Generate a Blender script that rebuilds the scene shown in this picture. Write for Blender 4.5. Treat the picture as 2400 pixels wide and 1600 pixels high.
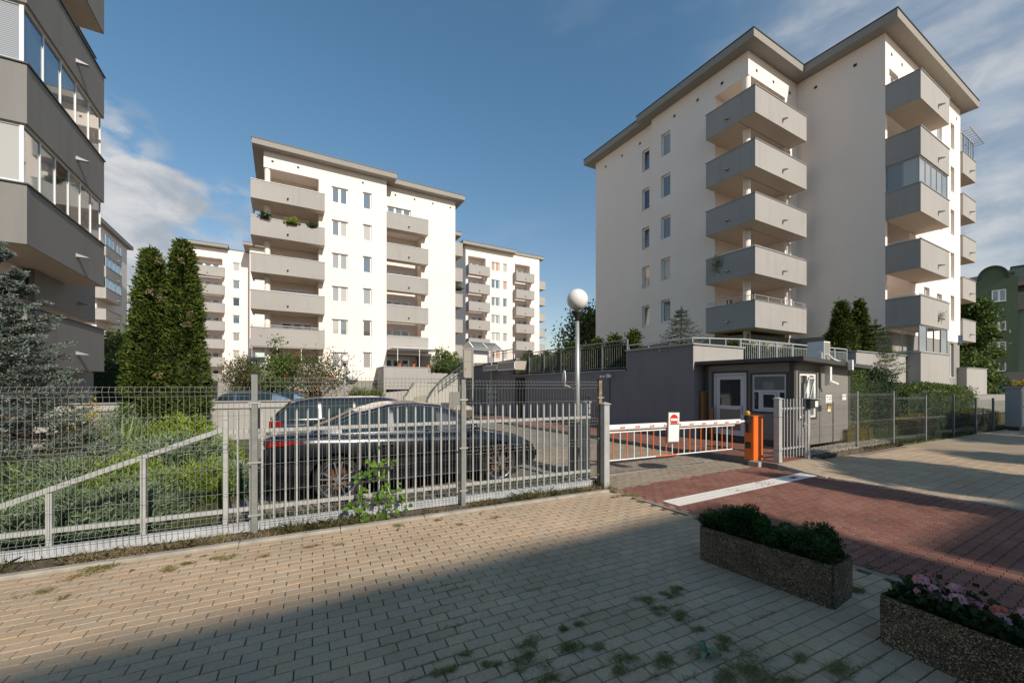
import bpy, bmesh, math, random
import numpy as np
from mathutils import Vector, Matrix
random.seed(7); rng = np.random.default_rng(11)
S = bpy.context.scene
for o in list(bpy.data.objects): bpy.data.objects.remove(o)
COL = S.collection
PI = math.pi
def R(d): return math.radians(d)
# ------------------------------------------------------------------ camera
# world axes follow the street grid: +X along the street, +Y into the estate
EYE = 1.7; FPX = 950.0; HY = 905.0; YAW = 29.56
cam = bpy.data.cameras.new('camera'); camo = bpy.data.objects.new('camera', cam); COL.objects.link(camo)
camo.location = (0, 0, EYE); camo.rotation_euler = (R(90), 0, R(-YAW))
cam.sensor_width = 36; cam.lens = FPX/2400*36; cam.shift_y = (HY-800)/2400
cam.clip_start = 0.05; cam.clip_end = 2000
S.camera = camo
# ------------------------------------------------------------------ light
SUN_AZ = 172.0; SUN_EL = 31.5
toward = Vector((math.sin(R(SUN_AZ))*math.cos(R(SUN_EL)), math.cos(R(SUN_AZ))*math.cos(R(SUN_EL)), math.sin(R(SUN_EL))))
sun = bpy.data.lights.new('sun', 'SUN'); suno = bpy.data.objects.new('sun', sun); COL.objects.link(suno)
sun.energy = 3.9; sun.angle = R(0.53); sun.color = (1.0, 0.905, 0.78)
suno.rotation_euler = toward.to_track_quat('Z', 'Y').to_euler(); suno.location = (0, -20, 30)
W = bpy.data.worlds.new('World'); S.world = W; W.use_nodes = True
nt = W.node_tree; N = nt.nodes; L = nt.links; N.clear()
def node(nt, t, **k):
    n = nt.nodes.new(t)
    for a, b in k.items(): setattr(n, a, b)
    return n
out = node(nt, 'ShaderNodeOutputWorld'); bg = node(nt, 'ShaderNodeBackground'); bg.inputs[1].default_value = 0.135
sky = node(nt, 'ShaderNodeTexSky', sky_type='NISHITA'); sky.sun_disc = False
sky.sun_elevation = R(SUN_EL); sky.sun_rotation = R(SUN_AZ); sky.air_density = 1.3; sky.dust_density = 0.3; sky.ozone_density = 1.6; sky.altitude = 100
hs = node(nt, 'ShaderNodeHueSaturation'); hs.inputs['Saturation'].default_value = 1.02; hs.inputs['Value'].default_value = 1.0
L.new(sky.outputs[0], hs.inputs['Color'])
tc = node(nt, 'ShaderNodeTexCoord')
def mth(op, a, b=None, c=None, nt=nt):
    n = node(nt, 'ShaderNodeMath', operation=op)
    for i, v in enumerate((a, b, c)):
        if v is None: continue
        if isinstance(v, (int, float)): n.inputs[i].default_value = v
        else: nt.links.new(v, n.inputs[i])
    return n.outputs[0]
def ray(px):
    f = (math.sin(R(YAW)), math.cos(R(YAW))); r = (math.cos(R(YAW)), -math.sin(R(YAW))); k = (px-1200)/FPX
    return (f[0]+r[0]*k, f[1]+r[1]*k)
def skydir(px, py):
    a = ray(px); v = Vector((a[0], a[1], (HY-py)/FPX)); v.normalize(); return v
def dotdir(v):
    n = node(nt, 'ShaderNodeVectorMath', operation='DOT_PRODUCT'); L.new(tc.outputs['Generated'], n.inputs[0]); n.inputs[1].default_value = v; return n.outputs['Value']
def ramp01(x, a, b):
    n = node(nt, 'ShaderNodeMapRange', interpolation_type='SMOOTHSTEP'); L.new(x, n.inputs[0]); n.inputs[1].default_value = a; n.inputs[2].default_value = b; return n.outputs[0]
def noise(scale, detail, stretch=(1, 1, 1), rough=0.55, dist=0.0, off=(0, 0, 0), rot=(0, 0, 0)):
    mp = node(nt, 'ShaderNodeMapping'); mp.inputs['Scale'].default_value = stretch; mp.inputs['Location'].default_value = off; mp.inputs['Rotation'].default_value = rot
    L.new(tc.outputs['Generated'], mp.inputs[0])
    n = node(nt, 'ShaderNodeTexNoise'); n.inputs['Scale'].default_value = scale; n.inputs['Detail'].default_value = detail; n.inputs['Roughness'].default_value = rough; n.inputs['Distortion'].default_value = dist
    L.new(mp.outputs[0], n.inputs['Vector']); return n.outputs['Fac']
# bank of cumulus low on the left, small puffs, thin high cloud spreading from the right
c1 = mth('MULTIPLY', ramp01(dotdir(skydir(170, 660)), 0.955, 0.993), 1.0)
n1 = noise(7.0, 8, (1, 1, 1.6), 0.5, 0.25)
cum = ramp01(mth('ADD', n1, mth('MULTIPLY', c1, 0.50)), 0.70, 0.84)
cum = mth('MULTIPLY', cum, ramp01(c1, 0.02, 0.3))
c1b = ramp01(dotdir(skydir(265, 335)), 0.9965, 0.9996)
c1c = ramp01(dotdir(skydir(540, 525)), 0.9960, 0.9997)
puff = mth('MULTIPLY', mth('MAXIMUM', c1b, c1c), ramp01(noise(16, 6, (1, 1, 2.0)), 0.38, 0.62))
puff = mth('MULTIPLY', puff, 0.55)
c2 = ramp01(dotdir(skydir(2700, 350)), 0.78, 0.975)
n2 = noise(5.0, 8, (1.0, 1.0, 5.0), 0.55, 0.6, rot=(0.25, 0.15, 0))
cir = mth('MULTIPLY', ramp01(mth('ADD', n2, mth('MULTIPLY', c2, 0.32)), 0.42, 1.12), ramp01(c2, 0.0, 0.35))
veil = mth('MULTIPLY', c2, 0.26)
cir = mth('MINIMUM', mth('ADD', mth('MULTIPLY', cir, 0.55), veil), 0.92)
n3 = noise(3.0, 5, (1, 1, 3)); thin = mth('MULTIPLY', ramp01(n3, 0.55, 0.8), 0.10)
fac = mth('MINIMUM', mth('ADD', mth('MAXIMUM', mth('MULTIPLY', cum, 0.95), cir), mth('MAXIMUM', puff, thin)), 0.95)
tn = node(nt, 'ShaderNodeMixRGB', blend_type='MULTIPLY'); tn.inputs[0].default_value = 1; _z = node(nt, 'ShaderNodeSeparateXYZ'); L.new(tc.outputs['Generated'], _z.inputs[0]); _g = node(nt, 'ShaderNodeMixRGB'); L.new(ramp01(_z.outputs['Z'], 0.05, 0.65), _g.inputs[0]); _g.inputs[1].default_value = (0.58, 0.57, 0.60, 1); _g.inputs[2].default_value = (0.50, 0.68, 0.72, 1); L.new(_g.outputs[0], tn.inputs[2]); L.new(hs.outputs[0], tn.inputs[1])
mx = node(nt, 'ShaderNodeMixRGB'); L.new(fac, mx.inputs[0]); L.new(tn.outputs[0], mx.inputs[1])
mx.inputs[2].default_value = (3.3, 3.35, 3.45, 1)
cc_ = node(nt, 'ShaderNodeMixRGB'); L.new(ramp01(noise(11.0, 7, (1, 1, 1.8), 0.55, 0.3, off=(3, 1, .4)), 0.35, 0.68), cc_.inputs[0]); cc_.inputs[1].default_value = (2.3, 2.55, 2.9, 1); cc_.inputs[2].default_value = (4.0, 4.0, 4.0, 1); L.new(cc_.outputs[0], mx.inputs[2])
L.new(mx.outputs[0], bg.inputs[0]); L.new(bg.outputs[0], out.inputs[0])
S.view_settings.view_transform = 'Standard'; S.view_settings.look = 'None'; S.view_settings.exposure = 0.36; S.view_settings.gamma = 1
S.render.engine = 'CYCLES'

# ------------------------------------------------------------------ geometry helpers
def at(px, D): a = ray(px); return (a[0]*D, a[1]*D)
def onX(px, X): a = ray(px); return a[1]*X/a[0]
def onY(px, Y): a = ray(px); return a[0]*Y/a[1]
def dep(x, y): return x*math.sin(R(YAW))+y*math.cos(R(YAW))
def zat(py, x, y): return EYE+(HY-py)/FPX*dep(x, y)
def pix(x, y, z):
    D = dep(x, y); l = x*math.cos(R(YAW))-y*math.sin(R(YAW)); return (1200+FPX*l/D, HY-(z-EYE)*FPX/D, D)
def tag(o, label=None, cat=None, group=None, kind=None):
    if label: o['label'] = label
    if cat: o['category'] = cat
    if group: o['group'] = group
    if kind: o['kind'] = kind
    return o
def empty(name, loc=(0, 0, 0), rz=0, label=None, cat=None, group=None, kind=None):
    o = bpy.data.objects.new(name, None); COL.objects.link(o); o.location = loc; o.rotation_euler = (0, 0, rz); o.empty_display_size = 0.2
    return tag(o, label, cat, group, kind)
def link(name, me, parent=None, loc=(0, 0, 0), rz=0, rot=None):
    o = bpy.data.objects.new(name, me); COL.objects.link(o); o.parent = parent; o.location = loc; o.rotation_euler = rot if rot else (0, 0, rz)
    return o
def copy_tree(o, parent=None):
    c = o.copy(); COL.objects.link(c); c.parent = parent
    for ch in [x for x in o.children]: copy_tree(ch, c)
    return c
class MB:
    def __init__(s): s.v = []; s.f = []; s.r = []; s.mi = []; s.cur = 0
    def rnd(s, x=None):
        x = random.random() if x is None else x
        s.r += [x]*(len(s.v)-len(s.r))
    def poly(s, pts):
        n = len(s.v); s.v += [tuple(p) for p in pts]; s.f.append(tuple(range(n, n+len(pts)))); s.mi.append(s.cur)
    def faces(s, vs, fs):
        n = len(s.v); s.v += [tuple(p) for p in vs]; s.f += [tuple(n+i for i in f) for f in fs]; s.mi += [s.cur]*len(fs)
    def box(s, x0, x1, y0, y1, z0, z1, M=None):
        vs = [(x, y, z) for x in (x0, x1) for y in (y0, y1) for z in (z0, z1)]
        if M: vs = [M(*v) for v in vs]
        s.faces(vs, [(0, 1, 3, 2), (4, 6, 7, 5), (0, 4, 5, 1), (2, 3, 7, 6), (0, 2, 6, 4), (1, 5, 7, 3)])
    def prism(s, pts, z0, z1, M=None):
        n = len(pts); vs = [(p[0], p[1], z0) for p in pts]+[(p[0], p[1], z1) for p in pts]
        if M: vs = [M(*v) for v in vs]
        s.faces(vs, [tuple(range(n))[::-1], tuple(range(n, 2*n))]+[(i, (i+1) % n, n+(i+1) % n, n+i) for i in range(n)])
    def tube(s, p, q, r, n=6, r2=None, caps=True):
        p = Vector(p); q = Vector(q); d = (q-p)
        if d.length < 1e-7: return
        d.normalize(); a = d.orthogonal().normalized(); b = d.cross(a); r2 = r if r2 is None else r2
        vs = []
        for c, rr in ((p, r), (q, r2)):
            for i in range(n):
                t = 2*PI*i/n+PI/4; vs.append(c+a*math.cos(t)*rr+b*math.sin(t)*rr)
        fs = [(i, (i+1) % n, n+(i+1) % n, n+i) for i in range(n)]
        if caps: fs += [tuple(range(n))[::-1], tuple(range(n, 2*n))]
        s.faces(vs, fs)
    def path(s, pts, r, n=6):
        rs = r if isinstance(r, (list, tuple)) else [r]*len(pts)
        for i in range(len(pts)-1): s.tube(pts[i], pts[i+1], rs[i], n, rs[i+1])
    def bar(s, p, q, w, h):   # rectangular bar between two points, h measured upwards
        p = Vector(p); q = Vector(q); d = (q-p).normalized(); side = d.cross(Vector((0, 0, 1)))
        if side.length < 1e-5: side = Vector((1, 0, 0))
        side.normalize(); up = side.cross(d).normalized()
        vs = [c+side*a*w/2+up*b*h/2 for c in (p, q) for a, b in ((-1, -1), (1, -1), (1, 1), (-1, 1))]
        s.faces(vs, [(0, 1, 2, 3)[::-1], (4, 5, 6, 7), (0, 1, 5, 4), (1, 2, 6, 5), (2, 3, 7, 6), (3, 0, 4, 7)])
    def lathe(s, prof, n=16, c=(0, 0, 0), M=None, cap=True):
        vs = []
        for r, z in prof:
            for i in range(n):
                t = 2*PI*i/n; v = (c[0]+r*math.cos(t), c[1]+r*math.sin(t), c[2]+z); vs.append(M(*v) if M else v)
        fs = []
        for k in range(len(prof)-1):
            for i in range(n): fs.append((k*n+i, k*n+(i+1) % n, (k+1)*n+(i+1) % n, (k+1)*n+i))
        if cap: fs.append(tuple(range(n))[::-1]); fs.append(tuple(range((len(prof)-1)*n, len(prof)*n)))
        s.faces(vs, fs)
    def mesh(s, name, mats, smooth=False):
        me = bpy.data.meshes.new(name); me.from_pydata([tuple(v) for v in s.v], [], s.f)
        for m in (mats if isinstance(mats, (list, tuple)) else [mats]): me.materials.append(m)
        if s.cur or any(s.mi): me.polygons.foreach_set('material_index', s.mi)
        if s.r:
            s.r += [0.5]*(len(s.v)-len(s.r)); a = me.attributes.new('rnd', 'FLOAT', 'POINT'); a.data.foreach_set('value', s.r)
        if smooth: me.polygons.foreach_set('use_smooth', [True]*len(me.polygons))
        me.update(); return me
    def build(s, name, mats, parent=None, loc=(0, 0, 0), rz=0, smooth=False, rot=None):
        return link(name, s.mesh(name, mats, smooth), parent, loc, rz, rot)
def fast(name, V, F, mat, rnd=None, parent=None, smooth=False):
    V = np.asarray(V, dtype=np.float32); F = np.asarray(F, dtype=np.int32); k = F.shape[1]
    me = bpy.data.meshes.new(name); me.vertices.add(len(V)); me.vertices.foreach_set('co', V.ravel())
    me.loops.add(F.size); me.loops.foreach_set('vertex_index', F.ravel())
    me.polygons.add(len(F)); me.polygons.foreach_set('loop_start', np.arange(0, F.size, k, dtype=np.int32)); me.polygons.foreach_set('loop_total', np.full(len(F), k, dtype=np.int32))
    if smooth: me.polygons.foreach_set('use_smooth', np.ones(len(F), dtype=bool))
    if rnd is not None:
        a = me.attributes.new('rnd', 'FLOAT', 'POINT'); a.data.foreach_set('value', np.asarray(rnd, dtype=np.float32))
    me.materials.append(mat); me.update(); me.validate()
    return link(name, me, parent)

# ------------------------------------------------------------------ materials
def newmat(name):
    m = bpy.data.materials.new(name); m.use_nodes = True; nt = m.node_tree; b = nt.nodes['Principled BSDF']; return m, nt, b
def sIn(b, k, v):
    if k in b.inputs: b.inputs[k].default_value = v
def plain(name, c, rough=0.6, metal=0.0, coat=0.0, spec=0.5, var=0.0, vscale=8.0, bump=0.0, bscale=60.0):
    m, nt, b = newmat(name); b.inputs['Base Color'].default_value = (*c, 1); b.inputs['Roughness'].default_value = rough; b.inputs['Metallic'].default_value = metal
    sIn(b, 'Coat Weight', coat); sIn(b, 'Coat Roughness', 0.04); sIn(b, 'Specular IOR Level', spec)
    g = node(nt, 'ShaderNodeTexCoord') if (var or bump) else None
    if var:
        n = node(nt, 'ShaderNodeTexNoise'); n.inputs['Scale'].default_value = vscale; n.inputs['Detail'].default_value = 6; nt.links.new(g.outputs['Object'], n.inputs['Vector'])
        r = node(nt, 'ShaderNodeMapRange'); nt.links.new(n.outputs['Fac'], r.inputs[0]); r.inputs[1].default_value = 0.3; r.inputs[2].default_value = 0.7; r.inputs[3].default_value = 1-var; r.inputs[4].default_value = 1+var
        x = node(nt, 'ShaderNodeVectorMath', operation='SCALE'); x.inputs[0].default_value = c; nt.links.new(r.outputs[0], x.inputs['Scale']); nt.links.new(x.outputs[0], b.inputs['Base Color'])
    if bump:
        n = node(nt, 'ShaderNodeTexNoise'); n.inputs['Scale'].default_value = bscale; n.inputs['Detail'].default_value = 4; nt.links.new(g.outputs['Object'], n.inputs['Vector'])
        bp = node(nt, 'ShaderNodeBump'); bp.inputs['Strength'].default_value = bump; bp.inputs['Distance'].default_value = 0.01; nt.links.new(n.outputs['Fac'], bp.inputs['Height']); nt.links.new(bp.outputs[0], b.inputs['Normal'])
    return m
def stucco(name, c, streak=0.10, mott=0.05, bump=0.25):
    m, nt, b = newmat(name); b.inputs['Roughness'].default_value = 0.9; sIn(b, 'Specular IOR Level', 0.2)
    g = node(nt, 'ShaderNodeNewGeometry'); P = g.outputs['Position']
    def nz(scale, st, det=5):
        mp = node(nt, 'ShaderNodeMapping'); mp.inputs['Scale'].default_value = st; nt.links.new(P, mp.inputs[0])
        n = node(nt, 'ShaderNodeTexNoise'); n.inputs['Scale'].default_value = scale; n.inputs['Detail'].default_value = det; nt.links.new(mp.outputs[0], n.inputs['Vector']); return n.outputs['Fac']
    def rg(x, a, bb, lo, hi):
        r = node(nt, 'ShaderNodeMapRange'); nt.links.new(x, r.inputs[0]); r.inputs[1].default_value = a; r.inputs[2].default_value = bb; r.inputs[3].default_value = lo; r.inputs[4].default_value = hi; return r.outputs[0]
    a = rg(nz(0.35, (1, 1, 1)), 0.3, 0.7, 1-mott, 1+mott)
    s1 = rg(nz(3.0, (1, 1, 0.12)), 0.52, 0.78, 1.0, 1-streak)
    s2 = rg(nz(14, (1, 1, 1), 3), 0.3, 0.7, 0.985, 1.015)
    k = mth('MULTIPLY', mth('MULTIPLY', a, s1, nt=nt), s2, nt=nt)
    x = node(nt, 'ShaderNodeVectorMath', operation='SCALE'); x.inputs[0].default_value = c; nt.links.new(k, x.inputs['Scale']); nt.links.new(x.outputs[0], b.inputs['Base Color'])
    bp = node(nt, 'ShaderNodeBump'); bp.inputs['Strength'].default_value = bump; bp.inputs['Distance'].default_value = 0.006
    nt.links.new(nz(70, (1, 1, 1), 3), bp.inputs['Height']); nt.links.new(bp.outputs[0], b.inputs['Normal'])
    return m
def ramped(name, cols, rough=0.8, transl=0.0, spec=0.25, world_noise=0.0, wn_scale=1.2, bump=0.0, tint2=None):
    """colour from the 'rnd' attribute through a ramp"""
    m, nt, b = newmat(name); b.inputs['Roughness'].default_value = rough; sIn(b, 'Specular IOR Level', spec)
    at_ = node(nt, 'ShaderNodeAttribute'); at_.attribute_name = 'rnd'
    cr = node(nt, 'ShaderNodeValToRGB'); e = cr.color_ramp.elements
    e[0].position = 0; e[0].color = (*cols[0], 1); e[1].position = 1; e[1].color = (*cols[-1], 1)
    for i, c in enumerate(cols[1:-1]): q = e.new((i+1)/(len(cols)-1)); q.color = (*c, 1)
    nt.links.new(at_.outputs['Fac'], cr.inputs[0]); colo = cr.outputs[0]
    g = node(nt, 'ShaderNodeNewGeometry')
    if world_noise:
        k = None
        for sc, w in ((wn_scale, world_noise), (wn_scale*40, world_noise*0.8), (wn_scale*190, world_noise*1.3)):
            n = node(nt, 'ShaderNodeTexNoise'); n.inputs['Scale'].default_value = sc; n.inputs['Detail'].default_value = 4; nt.links.new(g.outputs['Position'], n.inputs['Vector'])
            r = node(nt, 'ShaderNodeMapRange'); nt.links.new(n.outputs['Fac'], r.inputs[0]); r.inputs[1].default_value = 0.3; r.inputs[2].default_value = 0.7; r.inputs[3].default_value = 1-w; r.inputs[4].default_value = 1+w
            k = r.outputs[0] if k is None else mth('MULTIPLY', k, r.outputs[0], nt=nt)
        x = node(nt, 'ShaderNodeVectorMath', operation='SCALE'); nt.links.new(colo, x.inputs[0]); nt.links.new(k, x.inputs['Scale']); colo = x.outputs[0]
    nt.links.new(colo, b.inputs['Base Color'])
    if bump:
        n = node(nt, 'ShaderNodeTexNoise'); n.inputs['Scale'].default_value = 260; n.inputs['Detail'].default_value = 3; nt.links.new(g.outputs['Position'], n.inputs['Vector'])
        bp = node(nt, 'ShaderNodeBump'); bp.inputs['Strength'].default_value = bump; bp.inputs['Distance'].default_value = 0.002; nt.links.new(n.outputs['Fac'], bp.inputs['Height']); nt.links.new(bp.outputs[0], b.inputs['Normal'])
    if transl:
        t = node(nt, 'ShaderNodeBsdfTranslucent'); nt.links.new(colo, t.inputs[0]); mxs = node(nt, 'ShaderNodeMixShader'); mxs.inputs[0].default_value = transl
        nt.links.new(b.outputs[0], mxs.inputs[1]); nt.links.new(t.outputs[0], mxs.inputs[2]); nt.links.new(mxs.outputs[0], nt.nodes['Material Output'].inputs[0])
    return m
def glassmat(name, c, rough=0.03, curtain=None, spec=0.8, folds=False, rows=False):
    """opaque-looking window pane: what hangs behind it as a soft colour, sky mirrored on top"""
    m, nt, b = newmat(name); b.inputs['Roughness'].default_value = rough; sIn(b, 'Specular IOR Level', spec); sIn(b, 'Coat Weight', 1.0); sIn(b, 'Coat Roughness', 0.02); sIn(b, 'Coat IOR', 1.5)
    b.inputs['Base Color'].default_value = (*c, 1)
    tcn = node(nt, 'ShaderNodeTexCoord')
    if folds or rows:
        w = node(nt, 'ShaderNodeTexWave', wave_type='BANDS', bands_direction='X' if folds else 'Z'); w.inputs['Scale'].default_value = 5.0 if folds else 7.0; w.inputs['Distortion'].default_value = 2.5 if folds else 0.0; w.inputs['Detail'].default_value = 2
        nt.links.new(tcn.outputs['Object'], w.inputs['Vector'])
        mm = node(nt, 'ShaderNodeMixRGB'); nt.links.new(w.outputs['Fac'], mm.inputs[0]); mm.inputs[1].default_value = (*[q*0.55 for q in c], 1); mm.inputs[2].default_value = (*c, 1); nt.links.new(mm.outputs[0], b.inputs['Base Color'])
    n = node(nt, 'ShaderNodeTexNoise'); n.inputs['Scale'].default_value = 1.3; nt.links.new(tcn.outputs['Object'], n.inputs['Vector'])
    bp = node(nt, 'ShaderNodeBump'); bp.inputs['Strength'].default_value = 0.06; bp.inputs['Distance'].default_value = 0.02; nt.links.new(n.outputs['Fac'], bp.inputs['Height'])
    if 'Coat Normal' in b.inputs: nt.links.new(bp.outputs[0], b.inputs['Coat Normal'])
    return m
M = {}
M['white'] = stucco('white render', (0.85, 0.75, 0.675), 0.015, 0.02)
M['grey'] = stucco('grey render', (0.36, 0.34, 0.318), 0.11, 0.05)
M['grey_l'] = stucco('grey render weathered', (0.235, 0.225, 0.21), 0.12, 0.07)
M['plinth'] = stucco('plinth render', (0.27, 0.255, 0.235), 0.14, 0.06)
M['darkwall'] = stucco('dark grey render', (0.22, 0.213, 0.215), 0.10, 0.09)
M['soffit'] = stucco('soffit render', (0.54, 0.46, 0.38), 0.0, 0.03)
M['roofgrey'] = stucco('roof fascia', (0.30, 0.28, 0.25), 0.05, 0.04)
M['concrete'] = plain('concrete', (0.33, 0.30, 0.25), 0.92, var=0.18, vscale=6, bump=0.4, bscale=90)
M['concrete_d'] = plain('dark concrete', (0.17, 0.155, 0.13), 0.92, var=0.2, vscale=5, bump=0.4, bscale=90)
M['lightconc'] = stucco('pale concrete', (0.48, 0.46, 0.41), 0.15, 0.08)
M['coping'] = plain('coping metal', (0.36, 0.36, 0.36), 0.45, 0.3)
M['copdark'] = plain('dark coping', (0.05, 0.05, 0.05), 0.5)
M['pvc'] = plain('white pvc', (0.78, 0.78, 0.77), 0.35)
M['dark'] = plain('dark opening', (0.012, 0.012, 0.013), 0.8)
M['black'] = plain('black plastic', (0.02, 0.02, 0.022), 0.45)
M['galv'] = plain('galvanised steel', (0.42, 0.43, 0.42), 0.5, 0.55, var=0.12, vscale=25)
M['wire'] = plain('fence wire', (0.27, 0.275, 0.25), 0.5, 0.35)
M['post'] = plain('fence post paint', (0.22, 0.225, 0.21), 0.5, 0.2, var=0.12, vscale=12)
M['postr'] = plain('rusty post', (0.24, 0.17, 0.11), 0.7, 0.1, var=0.35, vscale=20)
M['gate'] = plain('gate paint', (0.40, 0.405, 0.39), 0.45, 0.1, var=0.10, vscale=12)
M['gateb'] = plain('gate beam', (0.50, 0.52, 0.54), 0.4, 0.2, var=0.15, vscale=6)
M['rail'] = plain('railing steel', (0.55, 0.56, 0.56), 0.4, 0.5)
M['raild'] = plain('dark railing', (0.13, 0.14, 0.15), 0.5, 0.3)
M['anthr'] = plain('anthracite metal', (0.055, 0.052, 0.05), 0.5)
M['orange'] = plain('orange paint', (0.78, 0.16, 0.02), 0.4, coat=0.2, var=0.04, vscale=5)
M['orange_d'] = plain('orange stripe', (0.75, 0.17, 0.04), 0.45)
M['redp'] = plain('red film', (0.62, 0.03, 0.02), 0.35)
M['whitep'] = plain('white paint', (0.80, 0.79, 0.75), 0.4, var=0.04)
M['amber'] = plain('amber lens', (0.55, 0.25, 0.01), 0.2, coat=0.6)
M['wood'] = plain('orange board', (0.30, 0.14, 0.035), 0.6, var=0.12, vscale=8)
M['rubber'] = plain('tyre rubber', (0.015, 0.015, 0.015), 0.8)
M['blue'] = plain('blue plate', (0.02, 0.05, 0.14), 0.4)
M['globe'] = plain('opal globe', (0.82, 0.78, 0.72), 0.35, coat=0.2)
M['lampd'] = plain('lamp collar', (0.03, 0.028, 0.026), 0.45)
M['green'] = stucco('green render', (0.12, 0.155, 0.09), 0.05, 0.05)
M['green_l'] = stucco('pale green render', (0.20, 0.25, 0.19), 0.05, 0.05)
M['tiles'] = plain('brown roof', (0.06, 0.055, 0.05), 0.8, var=0.2, vscale=4)
M['bark'] = plain('bark', (0.10, 0.075, 0.05), 0.95, var=0.3, vscale=20, bump=0.6, bscale=40)
M['soil'] = plain('soil', (0.10, 0.075, 0.05), 1.0, var=0.35, vscale=5, bump=0.8, bscale=25)
M['glassroof'] = plain('grey canopy glass', (0.30, 0.33, 0.34), 0.12, spec=0.9)
M['screen'] = plain('tan screen', (0.38, 0.33, 0.26), 0.6)
M['terracotta'] = plain('terracotta', (0.50, 0.13, 0.05), 0.7)
G = [glassmat('pane dark', (0.03, 0.035, 0.04)), glassmat('pane blue grey', (0.12, 0.16, 0.20)), glassmat('pane net curtain', (0.42, 0.41, 0.39), folds=True),
     glassmat('pane roller blind', (0.45, 0.43, 0.38)), glassmat('pane venetian', (0.40, 0.40, 0.39), rows=True), glassmat('pane grey', (0.18, 0.20, 0.21)), glassmat('pane brown', (0.10, 0.085, 0.07)), glassmat('pane peach blind', (0.50, 0.30, 0.20))]
M['carglass'] = plain('car glass', (0.012, 0.02, 0.02), 0.03, spec=0.6)
def exposed():
    m, nt, b = newmat('exposed aggregate'); b.inputs['Roughness'].default_value = 0.85
    g = node(nt, 'ShaderNodeTexCoord'); v = node(nt, 'ShaderNodeTexVoronoi'); v.inputs['Scale'].default_value = 130; nt.links.new(g.outputs['Object'], v.inputs['Vector'])
    cr = node(nt, 'ShaderNodeValToRGB'); e = cr.color_ramp.elements; e[0].color = (0.06, 0.045, 0.025, 1); e[1].color = (0.62, 0.50, 0.34, 1)
    for p, c in ((0.3, (0.17, 0.11, 0.055)), (0.55, (0.32, 0.21, 0.11)), (0.75, (0.22, 0.17, 0.12))): q = e.new(p); q.color = (*c, 1)
    s = node(nt, 'ShaderNodeSeparateColor'); nt.links.new(v.outputs['Color'], s.inputs[0]); nt.links.new(s.outputs[0], cr.inputs[0])
    d = node(nt, 'ShaderNodeMapRange'); nt.links.new(v.outputs['Distance'], d.inputs[0]); d.inputs[1].default_value = 0.25; d.inputs[2].default_value = 0.7; d.inputs[3].default_value = 1; d.inputs[4].default_value = 0.25
    n = node(nt, 'ShaderNodeTexNoise'); n.inputs['Scale'].default_value = 5; n.inputs['Detail'].default_value = 5; nt.links.new(g.outputs['Object'], n.inputs['Vector'])
    r = node(nt, 'ShaderNodeMapRange'); nt.links.new(n.outputs['Fac'], r.inputs[0]); r.inputs[1].default_value = 0.3; r.inputs[2].default_value = 0.7; r.inputs[3].default_value = 0.75; r.inputs[4].default_value = 1.25
    x = node(nt, 'ShaderNodeVectorMath', operation='SCALE'); nt.links.new(cr.outputs[0], x.inputs[0]); nt.links.new(mth('MULTIPLY', d.outputs[0], r.outputs[0], nt=nt), x.inputs['Scale']); nt.links.new(x.outputs[0], b.inputs['Base Color'])
    bp = node(nt, 'ShaderNodeBump'); bp.invert = True; bp.inputs['Strength'].default_value = 1; bp.inputs['Distance'].default_value = 0.005; nt.links.new(v.outputs['Distance'], bp.inputs['Height']); nt.links.new(bp.outputs[0], b.inputs['Normal'])
    return m
M['aggregate'] = exposed()
M['pave_tan'] = ramped('tan paver', [(0.39, 0.295, 0.20), (0.44, 0.32, 0.21), (0.41, 0.325, 0.23), (0.48, 0.35, 0.23)], 0.92, world_noise=0.12, wn_scale=1.1, bump=0.7)
M['pave_grey'] = ramped('grey paver', [(0.25, 0.20, 0.145), (0.28, 0.225, 0.165), (0.31, 0.25, 0.185)], 0.92, world_noise=0.09, bump=0.5)
M['pave_red'] = ramped('red paver', [(0.19, 0.085, 0.062), (0.225, 0.10, 0.072), (0.22, 0.115, 0.085)], 0.9, world_noise=0.17, bump=0.5)
M['joint'] = plain('joint sand', (0.22, 0.17, 0.135), 1.0, var=0.3, vscale=9)
M['joint_l'] = plain('joint sand pale', (0.12, 0.095, 0.065), 1.0, var=0.3, vscale=9)
def brick(name, c1, c2, mort, bw, bh, sq=0.5):
    m, nt, b = newmat(name); b.inputs['Roughness'].default_value = 0.92
    g = node(nt, 'ShaderNodeTexCoord'); br = node(nt, 'ShaderNodeTexBrick'); nt.links.new(g.outputs['Object'], br.inputs['Vector'])
    br.inputs['Scale'].default_value = 1; br.inputs['Brick Width'].default_value = bw; br.inputs['Row Height'].default_value = bh; br.inputs['Mortar Size'].default_value = 0.006; br.offset = sq
    br.inputs['Color1'].default_value = (*c1, 1); br.inputs['Color2'].default_value = (*c2, 1); br.inputs['Mortar'].default_value = (*mort, 1)
    n = node(nt, 'ShaderNodeTexNoise'); n.inputs['Scale'].default_value = 0.9; n.inputs['Detail'].default_value = 6; nt.links.new(g.outputs['Object'], n.inputs['Vector'])
    r = node(nt, 'ShaderNodeMapRange'); nt.links.new(n.outputs['Fac'], r.inputs[0]); r.inputs[1].default_value = 0.3; r.inputs[2].default_value = 0.7; r.inputs[3].default_value = 0.85; r.inputs[4].default_value = 1.15
    x = node(nt, 'ShaderNodeVectorMath', operation='SCALE'); nt.links.new(br.outputs['Color'], x.inputs[0]); nt.links.new(r.outputs[0], x.inputs['Scale']); nt.links.new(x.outputs[0], b.inputs['Base Color'])
    return m
M['br_tan'] = brick('tan paving far', (0.38, 0.29, 0.195), (0.34, 0.265, 0.175), (0.20, 0.155, 0.11), 0.2, 0.1, 0.0)
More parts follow.
